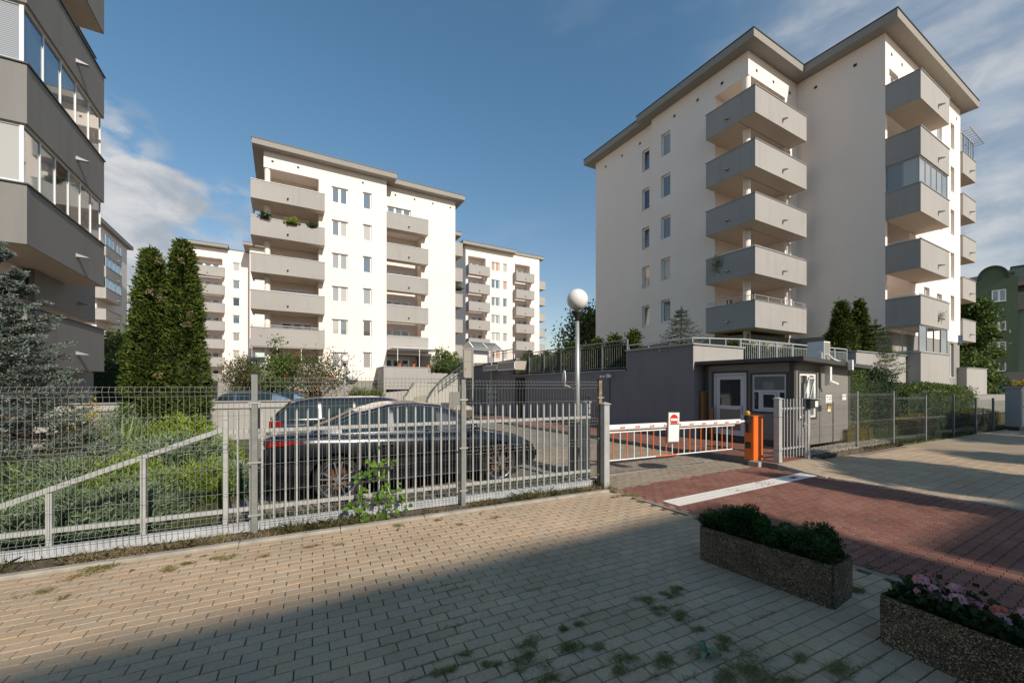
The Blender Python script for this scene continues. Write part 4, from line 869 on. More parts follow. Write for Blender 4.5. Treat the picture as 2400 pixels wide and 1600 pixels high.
# garden boundary wall behind the lawn
t = empty('low_wall', (0, 0, 0), label='low grey garden wall with two pale ledges behind the lawn and parked cars', cat='wall')
m = MB(); m.box(-5.7, 1.9, 15.5, 15.7, 0, 1.0); m.box(-5.7, 1.9, 15.62, 15.75, 1.0, 1.2); m.build('wall', M['grey'], t)
m = MB(); m.box(-5.7, 1.95, 15.45, 15.75, 1.002, 1.03); m.box(-5.7, 1.95, 15.56, 15.8, 1.202, 1.235); m.build('ledge', M['coping'], t)
m = MB(); m.box(-.9, -.62, 15.46, 15.499, .2, 1.0); m.build('drain_slot', M['dark'], t)
m = MB(); m.prism([(1.95, .0), (9.0, .0), (9.0, 1.35), (1.95, .75)], 33.4, 33.7, M=lambda x, z, y: (x, y, z)); tag(m.build('ramp_wall', M['grey'], None), 'low pale sloping ramp wall in front of the middle building', 'wall')
# block across the street behind the viewpoint; its shadow falls over the near pavement
OB = empty('apartment_building', (0, 0, 0), label='plain apartment block across the street behind the viewpoint', cat='building')
SH = 15.0; yb = 3.25-SH/math.tan(R(SUN_EL))*math.cos(R(180-SUN_AZ))
m = MB(); m.box(-45, BXE, yb-14, yb, -.1, SH); m.build('wall', M['grey'], OB); m = MB(); m.box(-45.3, BXE+.3, yb-14.3, yb+.0, SH, SH+.25); m.build('roof', M['roofgrey'], OB)
m = MB(); m.box(BXE+.31, 26, yb-14, yb, -.1, SH-1.1); m.build('low_wing', M['grey'], OB); m = MB(); m.box(BXE+.31, 26.2, yb-14.2, yb+.0, SH-1.098, SH-1.0); m.build('roof', M['roofgrey'], OB)
for k in range(14):
    for j in range(4): m = MB(); m.box(-42+k*3.3, -40.6+k*3.3, yb+.001, yb+.03, 1.6+j*2.9, 3.0+j*2.9); m.build('window', G[1], OB)
# ================================================================== STREET OBJECTS
OB_fix = [o for o in bpy.data.objects if o.parent is OB and o.name.startswith(('wall', 'roof'))]
# ---- welded mesh fence along the front
FP = [(-5.27, 5.81), (-2.77, 5.66), (-.274, 5.506), (2.23, 5.342), (4.641, 5.202)]
def meshpanel(p, q, z0, z1, folds, singles, parent, wr=.0028, mat=None, toward=-1, pitch=.05, double=False):
    wr *= .72
    """wire panel between two posts: verticals bent at the folds, horizontals welded on"""
    m = MB(); dx, dy = q[0]-p[0], q[1]-p[1]; L = math.hypot(dx, dy); ux, uy = dx/L, dy/L; nx, ny = -uy*-toward, ux*-toward
    nx, ny = (uy*-1*-toward, ux*-toward) ; nx, ny = -uy*(-toward)*-1, ux*toward
    n = int((L-.1)/pitch); off = (L-n*pitch)/2
    prof = [(z0, 0)]
    for f in sorted(folds): prof += [(f-.05, 0), (f, .028), (f+.05, 0)]
    prof.append((z1, 0))
    for k in range(n+1):
        s = off+k*pitch; x, y = p[0]+ux*s, p[1]+uy*s
        m.path([(x+nx*d, y+ny*d, z) for z, d in prof], wr, 4)
    hz = [(f+e, 0) for f in folds for e in (-.05, .05)]+[(f, .028) for f in folds]+[(z, 0) for z in singles]
    for z, d in hz:
        a = (p[0]+ux*off+nx*(d+.005), p[1]+uy*off+ny*(d+.005), z); b = (q[0]-ux*off+nx*(d+.005), q[1]-uy*off+ny*(d+.005), z); m.tube(a, b, wr*1.1, 4)
    return m.build('wire_panel', mat or M['wire'], parent)
fe = empty('mesh_fence', (0, 0, 0), label='grey welded wire mesh fence in front of the sliding gate and black car', cat='fence')
meshpanel(FP[0], FP[1], .08, 1.70, [.2, 1.05, 1.64], [.5, 1.37, .78], fe)
meshpanel(FP[1], FP[2], .08, 1.70, [.2, 1.05, 1.64], [.5, 1.37, .78], fe)
meshpanel(FP[2], FP[3], .06, 1.82, [.17, 1.12, .78, 1.75][:2]+[1.75], [.49, 1.46, .80], fe)
meshpanel(FP[3], FP[4], .06, 1.80, [.19, .78, 1.12, 1.72], [.49, 1.46], fe)
for i, (x, y) in enumerate(FP[1:]):
    z = 1.84 if i == 1 else 1.80; m = MB(); m.box(-.03, .03, -.03, .03, 0, z); o = m.build('post', M['post'] if i < 3 else M['postr'], fe, (x, y, 0), SR)
    m = MB(); m.prism([(-.036, -.036), (.036, -.036), (.036, .036), (-.036, .036)], z, z+.012); m.faces([(-.036, -.036, z+.012), (.036, -.036, z+.012), (.036, .036, z+.012), (-.036, .036, z+.012), (0, 0, z+.04)], [(0, 1, 4), (1, 2, 4), (2, 3, 4), (3, 0, 4)]); m.build('cap', M['black'], o)
    for zz in (.22, .82, 1.5): m = MB(); m.box(-.062, .062, -.042, -.03, zz, zz+.02); m.tube((-.052, -.042, zz+.01), (-.052, -.052, zz+.01), .008, 6); m.tube((.052, -.042, zz+.01), (.052, -.052, zz+.01), .008, 6); m.build('clamp', M['galv'], o)
# ---- sliding gate with its triangular counterweight tail
def gy(x): return 5.606-.0626*(x+.274)
sg = empty('sliding_gate', (0, 0, 0), label='long pale steel sliding gate with vertical bars and triangular tail behind the mesh fence', cat='gate')
m = MB(); m.bar((-3.4, gy(-3.4), .075), (4.55, gy(4.55), .075), .07, .10); m.build('bottom_beam', M['gateb'], sg)
m = MB(); m.bar((-3.4, gy(-3.4), .28), (4.52, gy(4.52), .28), .04, .045); m.build('lower_rail', M['gate'], sg)
m = MB(); m.bar((-.56, gy(-.56), 1.18), (4.52, gy(4.52), 1.18), .04, .045); m.build('upper_rail', M['gate'], sg)
m = MB(); m.bar((-.56, gy(-.56), 1.22), (-3.4, gy(-3.4), .16), .04, .05); m.build('brace', M['gate'], sg)
for x, z in ((-.56, 1.42), (-1.28, .93), (-1.99, .65), (-2.7, .4)): m = MB(); m.bar((x, gy(x), .12), (x, gy(x), z), .045, .045); m.build('tail_post', M['gate'], sg)
bm0 = MB(); bm0.box(-.010, .010, -.010, .010, .12, 1.40); bm0.box(-.007, .007, -.007, .007, 1.40, 1.425); bme = bm0.mesh('bar', M['gate'])
k = 0; x = -.44
while x < 4.52: link('bar', bme, sg, (x, gy(x)-.026, 0), SR); x += .119
m = MB(); m.box(-.05, .03, -.05, .05, .02, .14); m.build('end_stop', M['black'], sg, (4.6, gy(4.6), 0), SR)
def capped_post(name, x, y, w, h, label, cat, z=0.0, mat='gate', group=None):
    t = empty(name, (x, y, z), SR, label, cat, group); m = MB(); m.box(-w/2, w/2, -w/2, w/2, 0, h); m.build('shaft', M[mat], t)
    m = MB(); e = w/2+.018; m.box(-e, e, -e, e, h, h+.012); m.faces([(-e, -e, h+.012), (e, -e, h+.012), (e, e, h+.012), (-e, e, h+.012), (0, 0, h+.045)], [(0, 1, 4), (1, 2, 4), (2, 3, 4), (3, 0, 4)]); m.build('cap', M[mat], t); return t
capped_post('gate_post', 4.66, 5.09, .105, 1.40, 'thick pale gate post with pyramid cap left of the barrier', 'post')
capped_post('gate_post', 4.62, 5.52, .10, 1.42, 'pale capped guide post behind the rusty fence post', 'post')
t = capped_post('gate_post', 9.1, 4.67, .11, 1.33, 'square grey gate post right of the orange barrier box', 'post', z=.1)
m = MB()
for zz in (.25, .95): m.box(-.058, .058, -.058, .058, zz, zz+.008)
m.build('band', M['anthr'], t)
# ---- barrier
ob = empty('barrier_box', (9.0, 5.12, .1), R(0), 'bright orange barrier machine housing on the kerb', 'barrier')
m = MB(); m.box(-.18, .18, -.10, .10, .0, .94); m.build('housing', M['orange'], ob)
m = MB(); m.box(-.19, .19, -.11, .11, .94, .962); m.build('lid', M['orange'], ob)
m = MB(); m.box(-.184, -.18, -.08, .08, .06, .90); m.box(-.16, .16, -.104, -.1, .05, .90); m.build('door_panel', M['orange'], ob)
m = MB(); m.box(-.24, -.17, -.01, .04, .30, .35); m.box(-.20, -.18, -.04, .07, .26, .39); m.build('sensor', M['black'], ob)
m = MB(); m.box(-.28, -.185, -.05, .05, .84, .95); m.box(-.24, -.19, -.03, .04, .6, .84); m.tube((-.30, 0, .84), (-.18, 0, .84), .05, 14); m.build('arm_bracket', M['black'], ob)
m = MB(); m.lathe([(.05, .0), (.052, .05), (.045, .09), (.02, .11)], 14, (-.23, 0, .965)); m.build('beacon', M['amber'], ob, smooth=True)
m = MB(); m.lathe([(.055, .0), (.06, .03), (.05, .035)], 14, (-.23, 0, .935)); m.build('beacon_base', M['black'], ob)
m = MB(); m.box(8.72, 9.0, 4.86, 5.08, -.05, .098); m.build('barrier_footing', M['concrete'], wk)
m = MB()
for sx in (0, .22): m.box(9.08+sx-.35, 9.18+sx-.35, 4.98, 5.08, .1, .19)
ba = empty('boom_barrier', (0, 0, 0), label='white boom barrier arm with red reflectors and orange and white skirt lowered across the driveway', cat='barrier')
A = Vector((8.68, 5.16, .945)); Bv = Vector((4.86, 5.33, .975)); dv = (Bv-A).normalized(); LA = (Bv-A).length
m = MB(); nrm = Vector((dv.y, -dv.x, 0))
def armp(s, off=0, z=0): q = A+dv*s; return (q.x+nrm.x*off, q.y+nrm.y*off, q.z+z)
n = 14; vs = []
for s in (.12, LA):
    for i in range(n): t_ = 2*PI*i/n; vs.append(armp(s, .035*math.cos(t_), .052*math.sin(t_)))
m.faces(vs, [(i, (i+1) % n, n+(i+1) % n, n+i) for i in range(n)]+[tuple(range(n, 2*n)), tuple(range(n))[::-1]]); m.tube(armp(-.02), armp(.13), .025); m.build('boom', M['whitep'], ba, smooth=False)
if nrm.y > 0: nrm = -nrm
for k in range(11):
    s = .25+k*.355; m = MB(); w = .10; h = .018
    m.faces([armp(s-w/2, .0375, -h), armp(s+w/2, .0375, -h), armp(s+w/2-.02, .0375, h), armp(s-w/2-.02, .0375, h)], [(0, 1, 2, 3)]); 
    m.cur = 1; m.faces([armp(s-w/4, .0385, -h/3), armp(s+w/4, .0385, -h/3), armp(s+w/4-.01, .0385, h/3), armp(s-w/4-.01, .0385, h/3)], [(0, 1, 2, 3)]); m.build('reflector', [M['redp'], M['whitep']], ba)
m = MB(); m.tube(armp(.3, 0, -.075), armp(LA, 0, -.085), .012); m.build('skirt_top_rail', M['whitep'], ba)
m = MB(); m.tube(armp(.38, 0, -.575), armp(LA, 0, -.575), .012, 6); m.cur = 0; m.build('skirt_bottom_rail', M['whitep'], ba)
m = MB(); m.tube(armp(2.05, .002, -.576), armp(2.6, .002, -.576), .0135, 6); m.build('skirt_bottom_rail_section', M['orange_d'], ba)
xs_ = [.38+k*(LA-.42)/21 for k in range(22)]
for k, s in enumerate(xs_):
    m = MB(); lean = rr.uniform(-.008, .008)*(3 if k in (5, 14) else 1); m.tube(armp(s, 0, -.08), armp(s+lean, 0, -.57), .0095, 6); m.build('skirt_bar', M['orange_d'] if k % 2 == 0 else M['whitep'], ba)
sgn = empty('no_entry_sign', (0, 0, 0), label='white rectangular no entry sign with red disc hung on the boom', cat='sign')
c0 = armp(2.20, .06, .0); yaw_ = math.atan2(-nrm.y, -nrm.x)-PI/2
sgn.location = c0; sgn.rotation_euler = (0, R(1.5), math.atan2(dv.y, dv.x)+PI+R(-6))
m = MB(); m.box(-.135, .135, -.012, 0, -.32, .245); m.build('frame', M['galv'], sgn)
m = MB(); m.box(-.122, .122, -.016, -.0125, -.307, .232); m.build('board', M['whitep'], sgn)
m = MB(); m.lathe([(.098, 0), (.098, .002)], 40, (0, 0, 0), M=lambda x, y, z: (x, -.0165-z, y+.108)); m.build('red_disc', M['redp'], sgn)
m = MB(); m.box(-.083, .083, -.0215, -.019, .085, .128); m.build('white_bar', M['whitep'], sgn)
m = MB(); m.box(-.10, .118, -.022, -.0185, .012, .042); m.build('text_strip', M['galv'], sgn)
m = MB()
for k in range(9): m.box(-.08+k*.019, -.068+k*.019, -.0235, -.0222, .018, .036)
m.build('lettering', M['anthr'], sgn)
# ---- pedestrian gate
pg = empty('pedestrian_gate', (9.16, 4.68, .06), R(-1.5), 'narrow grey barred pedestrian gate beside the guard cabin', 'gate')
for k in range(9): m = MB(); m.box(-.01, .01, -.01, .01, .10, 1.37); m.build('bar', M['gate'], pg, (.07+k*.118, 0, 0))
for zz in (.28, 1.14): m = MB(); m.box(0, 1.08, .012, .04, zz, zz+.04); m.build('rail', M['gate'], pg)
m = MB(); m.box(1.02, 1.06, -.02, .02, .05, 1.35); m.build('lock_stile', M['gate'], pg); m = MB(); m.box(.93, 1.02, -.03, .02, .72, .84); m.tube((.9, -.05, .78), (1.02, -.05, .78), .01); m.build('lock', M['galv'], pg)
hp = empty('gate_post', (10.25, 4.645, .05), R(-1.5), 'pale rusty hinge post with black intercom box on its top', 'post')
m = MB(); m.box(-.04, .04, -.04, .04, 0, 1.26); m.build('shaft', M['gate'], hp); m = MB(); m.box(.045, .075, -.03, .03, 0, 1.26); m.build('side_post', M['postr'], hp)
m = MB(); m.box(-.07, .26, -.10, .06, 1.16, 1.36); m.build('intercom', M['black'], hp); m = MB(); m.box(.12, .24, -.104, -.101, 1.19, 1.32); m.build('keypad', M['whitep'], hp); m = MB(); m.box(-.1, .3, -.14, .1, 1.365, 1.38); m.build('rain_hood', M['coping'], hp)
m = MB(); m.box(.04, .1, .08, .14, 1.3, 1.72); m.build('tall_stub', M['post'], hp)
# ---- right-hand mesh fence
rf = empty('mesh_fence', (0, 0, 0), label='darker wire mesh fence running right from the guard cabin in front of the hedge', cat='fence')
RFP = [(10.62, 4.70, 1.62), (13.508, 4.97-.30, 1.57), (15.465, 4.62, 1.56), (17.43, 4.55, 1.44), (19.48, 4.50, 1.42), (21.6, 4.43, 1.28), (23.4, 4.36, 1.26), (25.5, 4.28, 1.2)]
RFP[1] = (13.508, 4.93, 1.57); RFP[0] = (10.55, 4.98, 1.60); RFP[2] = (15.465, 4.79, 1.56); RFP[3] = (17.43, 4.63, 1.44)
for i, (a, b) in enumerate(zip(RFP[:-1], RFP[1:])):
    zt = min(a[2], b[2])-.04
    meshpanel(a[:2], b[:2], .08, zt, [.18, .72, zt-.08] if i < 3 else [.7], [.45, 1.0], rf, mat=M['raild'] if i > 0 else M['post'], wr=.0026)
for i, (x, y, z) in enumerate(RFP[1:]): m = MB(); m.box(-.03, .03, -.025, .025, 0, z); m.build('post', M['post'] if i < 3 else M['raild'], rf, (x, y, 0), R(-2))
m = MB(); m.box(0, 2.9, -.01, .01, 0, .05)
m.bar((10.6, 4.97, .05), (13.5, 4.92, .05), .05, .1); 
# ---- guard cabin
GC = empty('guard_cabin', (11.36, 5.45, .1), 0, 'small grey panelled guard cabin with white door and black flat roof beside the barrier', 'cabin')
CW, CD, CH = 3.1, 2.46, 2.22
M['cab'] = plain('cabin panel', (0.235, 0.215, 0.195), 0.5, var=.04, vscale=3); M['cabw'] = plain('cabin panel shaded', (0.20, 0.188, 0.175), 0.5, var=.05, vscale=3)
m = MB(); zr = 2.2
dy0, dy1 = CD-(7.92-7.68), CD-(7.92-6.67)      # door span measured along the west wall (from its north end)
T = mp('W', 0, CD)
DW = (.24, 1.25); WWd = (1.40, 2.28)
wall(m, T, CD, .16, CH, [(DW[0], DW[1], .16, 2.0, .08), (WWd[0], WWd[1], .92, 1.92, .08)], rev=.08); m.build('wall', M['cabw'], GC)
T2 = mp('S', 0, 0); m = MB(); k = 0; z = .1; 
WS = (.26, 1.10, .78, 1.93)
wall(m, T2, CW, .05, CH, [(WS[0], WS[1], WS[2], WS[3], .08)]); m.build('wall', M['cab'], GC)
m = MB(); z = .12
while z < CH-.05:
    for (a, b) in (((.11, WS[0]-.08), (WS[1]+.08, 1.3), (1.42, CW-.1)) if WS[2]-.06 < z < WS[3]+.06 else ((.11, 1.3), (1.42, CW-.1))): m.box(a, b, -.004, -.0005, z, z+.052)
    z += .062
tag(m.build('wall_ribs', M['cab'], GC), kind='stuff')
m = MB(); m.box(0.002, CW-.002, CD-.02, CD, .05, CH); m.box(CW-.02, CW, 0.001, CD-.001, .05, CH); m.build('back_wall', M['cab'], GC)
m = MB(); m.box(-.012, .10, -.012, .012, .0, CH); m.box(-.012, .012, .012, .10, 0, CH); m.build('corner_trim', M['anthr'], GC)
for bx_ in ((CW-.1, CW+.01, -.012, .0, 0, CH), (-.012, 0, CD-.08, CD+.01, 0, CH)): m = MB(); m.box(*bx_); m.build('corner_trim', M['anthr'], GC)
m = MB(); m.box(-.014, -.001, .1, CD-.08, 0, .15); m.build('plinth_trim', M['anthr'], GC)
m = MB(); m.box(1.31, 1.41, -.012, -.001, .05, CH); m.build('joint_cover', M['post'], GC)
def trimframe(T, a, b, c, d, w, name, par, bottom=True):
    m = MB(); m.box(a-w, a, -.014, .01, c-(w if bottom else 0), d+w, M=T); m.box(b, b+w, -.014, .01, c-(w if bottom else 0), d+w, M=T); m.box(a, b, -.014, .01, d, d+w, M=T)
    if bottom: m.box(a, b, -.014, .01, c-w, c, M=T)
    return m.build(name, M['anthr'], par)
trimframe(T, DW[0], DW[1], .16, 2.0, .05, 'door_trim', GC, False); trimframe(T, WWd[0], WWd[1], .92, 1.92, .055, 'window_trim', GC); trimframe(T2, WS[0], WS[1], WS[2], WS[3], .06, 'window_trim', GC)
dr = link('door', None, GC)
M['pvcs'] = plain('pvc white', (0.62, 0.63, 0.64), 0.35)
m = MB(); a, b = DW
for s in ((a, a+.07, .02, .07, .17, 1.99), (b-.07, b, .02, .07, .17, 1.99), (a+.07, b-.07, .02, .07, 1.92, 1.99), (a+.08, a+.19, .03, .08, .18, 1.91), (b-.19, b-.08, .03, .08, .18, 1.91), (a+.19, b-.19, .03, .08, 1.80, 1.91), (a+.19, b-.19, .03, .08, .18, .33), (a+.19, b-.19, .03, .08, .93, 1.04)): m.box(*s, M=T)
bpy.data.objects.remove(dr); dr = m.build('door', M['pvcs'], GC)
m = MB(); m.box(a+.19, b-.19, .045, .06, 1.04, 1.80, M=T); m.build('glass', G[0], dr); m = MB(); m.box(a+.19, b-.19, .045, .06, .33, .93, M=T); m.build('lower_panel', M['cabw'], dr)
m = MB(); m.box(b-.16, b-.13, .005, .03, .8, 1.05, M=T); m.box(b-.27, b-.13, -.01, .005, .93, .95, M=T); m.build('handle', M['galv'], dr)
wi = MB(); a, b, c, d = WWd[0], WWd[1], .92, 1.92; mid = 1.44
for s in ((a, a+.05, c, d), (b-.05, b, c, d), (a+.05, b-.05, c, c+.05), (a+.05, b-.05, d-.05, d), (a+.05, b-.05, mid, mid+.06), (a+.17, a+.23, c+.05, mid), (b-.23, b-.17, c+.05, mid)): wi.box(s[0], s[1], .02, .07, s[2], s[3], M=T)
for s in ((a+.24, a+.29, c+.06, mid-.01), (b-.29, b-.24, c+.06, mid-.01), (a+.29, b-.29, c+.06, c+.11), (a+.29, b-.29, mid-.06, mid-.01)): wi.box(s[0], s[1], .01, .06, s[2], s[3], M=T)
wi = wi.build('window', M['pvcs'], GC)
for s, g in (((a+.05, b-.05, mid+.06, d-.05), 5), ((a+.05, a+.17, c+.05, mid), 0), ((b-.17, b-.05, c+.05, mid), 0), ((a+.29, b-.29, c+.11, mid-.06), 0)): m = MB(); m.box(s[0], s[1], .04, .05, s[2], s[3], M=T); m.build('pane', G[g], wi)
m = MB(); m.box(a+.28, a+.56, .036, .039, mid+.08, mid+.28, M=T); m.build('notice', M['plinth'], wi)
m = MB(); a, b, c, d = WS
for s in ((a, a+.05, c, d), (b-.05, b, c, d), (a+.05, b-.05, c, c+.05), (a+.05, b-.05, d-.05, d), ((a+b)/2-.03, (a+b)/2+.03, c+.05, d-.05), ((a+b)/2+.03, (a+b)/2+.09, c+.05, d-.05), (b-.10, b-.05, c+.05, d-.05)): m.box(s[0], s[1], -.005, .05, s[2], s[3])
wi = m.build('window', M['whitep'], GC)
m = MB(); m.box((a+b)/2+.09, b-.10, .02, .03, c+.05, d-.05); m.build('pane', G[5], wi); m = MB(); m.box(a+.05, (a+b)/2-.03, .05, .06, c+.05, d-.05); m.build('pane', G[0], wi)
m = MB()
for s in ((.0, .03, 0, 1.0), (.28, .31, 0, 1.0), (.03, .28, 0, .03), (.03, .28, .97, 1.0)): m.box(s[0], s[1], 0, .03, s[2], s[3])
m.build('tilted_sash', M['whitep'], wi, (a+.06, -.0, c+.07), rot=(R(11), R(2), 0))
m = MB(); x0, x1, y0, y1 = -.30, CW+.42, -.36, CD+.4
vs = [(x0, y0, 2.24), (x1, y0, 2.10), (x1, y1, 2.12), (x0, y1, 2.26), (x0, y0, 2.34), (x1, y0, 2.20), (x1, y1, 2.22), (x0, y1, 2.36)]
m.faces(vs, [(0, 3, 2, 1), (4, 5, 6, 7), (0, 1, 5, 4), (1, 2, 6, 5), (2, 3, 7, 6), (3, 0, 4, 7)]); m.build('roof', M['anthr'], GC)
m = MB(); m.box(1.33, 1.41, -.20, -.12, 1.62, 2.16); m.build('downpipe', M['whitep'], GC)
ac = empty('air_conditioner', (12.88, 5.25, 2.36), R(0), 'boxy cream air conditioner outdoor unit on the cabin roof', 'air conditioner')
ac.location = (12.72, 5.36, 2.36)
m = MB(); m.box(0, .34, 0, .40, .04, .56); m.build('casing', M['whitep'], ac); m = MB(); m.box(.02, .32, -.004, -.001, .07, .53); m.build('grille', M['plinth'], ac); m = MB(); m.box(-.03, 0, .04, .20, .03, .25); m.box(-.012, -.001, .12, .3, .3, .48); m.build('service_cover', M['whitep'], ac)
m = MB(); m.box(.02, .06, 0, .38, -.02, .04); m.box(.26, .30, 0, .38, -.02, .04); m.build('feet', M['galv'], ac)
m = MB(); m.path([(-.02, .2, .12), (.1, -.05, .2), (.2, -.12, .08), (.45, -.2, .0), (.62, -.22, -.03)], .022); m.build('hose', M['whitep'], ac)
m = MB(); m.box(.60, .68, -.40, -.30, -.22, .05); m.build('trunking', M['whitep'], ac)
cc = empty('security_camera', (12.70, 5.22, 1.82), 0, 'white security camera hanging from the cabin eaves', 'camera')
m = MB(); m.box(-.05, .05, -.03, .03, .0, .40); m.build('bracket', M['whitep'], cc); m = MB(); m.bar((0, -.02, .02), (.16, -.12, -.06), .06, .05); m.build('camera_body', M['whitep'], cc)
m = MB(); m.box(-.02, -.001, 1.0, 1.16, .9, 1.0); 
def onface(name, label, cat, px0, px1, py0, py1, Y, mat, dy=.012):
    a, b = onY(px0, Y), onY(px1, Y); z1 = zat(py0, a, Y); z0 = zat(py1, a, Y); m = MB(); m.box(0, b-a, -dy, 0, 0, z1-z0); t = empty(name, (a, Y, z0), 0, label, cat); m.build('board', mat, t); return t, b-a, z1-z0
YF = 4.93
t, w, h = onface('notice_sign', 'larger white notice board with small black symbols on the mesh fence by the cabin', 'sign', 1934, 1948, 925, 944, YF, M['whitep'])
m = MB()
for (a, b, c, d) in ((.15, .38, .68, .80), (.15, .42, .38, .43), (.5, .9, .44, .48), (.55, .88, .34, .37), (.62, .82, .56, .6), (.12, .9, .10, .14)): m.box(a*w, b*w, -.015, -.0125, c*h, d*h)
m.faces([(.62*w, -.015, .70*h), (.86*w, -.015, .70*h), (.74*w, -.015, .86*h)], [(0, 1, 2)]); m.build('symbols', M['anthr'], t)
t, w, h = onface('notice_sign', 'smaller white notice board with four symbols right of the warning plate', 'sign', 1973, 1982, 923.5, 937, YF, M['whitep'])
m = MB()
for (a, b, c, d) in ((.15, .4, .66, .8), (.6, .85, .66, .8), (.15, .4, .38, .5), (.6, .85, .38, .5), (.15, .85, .1, .13)): m.box(a*w, b*w, -.015, -.0125, c*h, d*h)
m.build('symbols', M['post'], t)
M['yel'] = plain('yellow film', (.75, .42, .02), .4)
t, w, h = onface('warning_sign', 'small yellow triangular warning plate below the larger notice board', 'sign', 1938.5, 1945.5, 945, 964, YF, M['whitep'])
m = MB(); m.box(0, w, -.0145, -.0125, h*.42, h); m.build('black_field', M['anthr'], t); m = MB(); m.faces([(.05*w, -.016, .44*h), (.95*w, -.016, .44*h), (.5*w, -.016, .98*h)], [(0, 1, 2)]); m.box(0, w, -.016, -.0146, h*.24, h*.41); m.build('yellow_triangle', M['yel'], t)
m = MB(); m.tube((.42*w, -.0175, .88*h), (.58*w, -.0175, .70*h), .006, 4); m.tube((.58*w, -.0175, .70*h), (.44*w, -.0175, .66*h), .006, 4); m.tube((.44*w, -.0175, .66*h), (.56*w, -.0175, .50*h), .006, 4); m.build('bolt', M['anthr'], t)
# stacked orange boards between wall and cabin
bd = empty('board_stack', (11.2, 8.05, .1), 0, 'tall orange brown boards leaning between the cabin and dark wall', 'boards')
for k, (x, y, w, h, d_) in enumerate(((.02, -.10, .04, 1.45, .35), (.08, -.12, .04, 1.44, .34), (.14, -.12, .04, 1.46, .34), (.05, -.30, .05, .98, .16))): m = MB(); m.box(x, x+w, y-.05, y+d_-.3, 0, h); m.build('board', M['wood'], bd)
# ---- street lamps
def lamp(x, y, h, r, label, base=True):
    t = empty('street_lamp', (x, y, 0), 0, label, 'lamp', 'globe lamps inside the estate')
    m = MB(); m.lathe([(.055, 0), (.05, h*.5), (.038, h-r-.2)], 14); m.build('pole', M['galv'], t, smooth=True)
    m = MB(); m.lathe([(.02, -.02), (.04, 0), (.05, .08), (.11, .16), (.125, .20), (.10, .20)], 18, (0, 0, h-r-.22)); m.build('collar', M['lampd'], t, smooth=True)
    prof = [(r*math.sin(PI*k/16)+.0001, r*math.cos(PI*(1-k/16))) for k in range(17)]; m = MB(); m.lathe(prof, 28, (0, 0, h)); m.build('globe', M['globe'], t, smooth=True)
    if base: m = MB(); m.lathe([(.075, 0), (.075, .9), (.055, .92)], 14); m.build('base_sleeve', M['galv'], t)
    return t
lamp(5.13, 6.40, 3.43, .212, 'tall street lamp with large opal globe standing behind the gate post')
lamp(*at(808, 22.4), 3.2, .20, 'smaller distant globe lamp in front of the middle building', False)
t = empty('litter_bin', (5.02, 6.25, 0), 0, 'dark control cabinet at the foot of the near street lamp', 'cabinet'); m = MB(); m.box(-.13, .12, -.1, .1, 0, .98); m.build('body', M['raild'], t); m = MB(); m.box(-.14, .13, -.11, .11, .981, 1.0); m.build('lid', M['anthr'], t); t.name = 'control_cabinet'
m = MB(); m.box(4.86, 4.97, 5.9, 6.0, 0, 1.08); m2 = m.build('photocell_post', M['black'], None); tag(m2, 'slim black photocell post with a grey reflector behind the fence end', 'post')
m = MB(); m.box(4.85, 4.98, 5.88, 5.9, .85, 1.08); m.build('reflector', M['galv'], m2)
# traffic mirror on the dark wall
mt = empty('traffic_mirror', (XW-.45, onX(1322, XW-.45), 2.05), R(243), 'convex traffic mirror seen edge-on above the fence', 'mirror')
m = MB(); m.lathe([(.0, 0.09), (.15, .08), (.30, .03), (.33, 0), (.33, -.02), (.1, -.03), (0, -.03)], 24, M=lambda x, y, z: (x, -z, y)); m.build('mirror_disc', M['galv'], mt, smooth=True); m = MB(); m.lathe([(.33, -.02), (.345, -.02), (.345, .01), (.33, .01)], 24, M=lambda x, y, z: (x, -z, y)); m.build('rim', M['whitep'], mt)
m = MB(); m.tube((0, .05, -.35), (0, .05, .3), .02); m.tube((0, .05, -.3), (.25, .4, -.45), .02); m.build('bracket', M['whitep'], mt)
ct = empty('security_camera', (XW-.1, onX(1430, XW), 2.05), 0, 'cluster of small white floodlights and cameras on the dark wall', 'camera')
for dy_, s in ((.28, .05), (.12, .045), (-.22, .05)): m = MB(); m.lathe([(.02, 0), (s, .02), (s, .09)], 12, (0, 0, 0), M=lambda x, y, z: (-z-.05, y, x)); m.build('floodlight', M['whitep'], ct, (0, dy_, .03))
m = MB(); m.box(-.05, .08, -.1, .05, -.02, .12); m.build('junction_box', M['whitep'], ct); m = MB(); m.tube((.07, 0, 0), (.08, 0, -1.0), .012); m.build('cable', M['anthr'], ct)
# louvre, barred gate and bin by the dark wall
m = MB(); y = onX(1372, XW); m.box(XW-.03, XW-.006, y-.25, y+.25, .55, 1.3)
for k in range(8): m.box(XW-.05, XW-.031, y-.24, y+.24, .58+k*.09, .60+k*.09)
tag(m.build('wall_louvre', M['raild'], None), 'dark ventilation louvre on the retaining wall behind the gate end', 'vent')
t = empty('door_grille', (XW-.35, onX(1158, XW)+.2, .1), R(-60), 'open cream barred grille door beside the dark doorway', 'gate')
for k in range(6): m = MB(); m.box(k*.18, k*.18+.03, 0, .03, 0, 1.75 if k in (0, 5) else 1.7); m.build('bar', M['whitep'], t)
for zz in (.02, .95, 1.25): m = MB(); m.box(.03, .9, .005, .025, zz, zz+.05); m.build('rail', M['whitep'], t)
a = at(1083, 21.5); t = empty('grit_bin', (a[0], a[1], .1), R(-20), 'sand coloured rounded grit bin on the red walkway', 'bin'); m = MB(); m.prism([(-.5, -.3), (.5, -.3), (.55, .3), (-.55, .3)], 0, .35); m.build('bin_body', M['bark'], t)
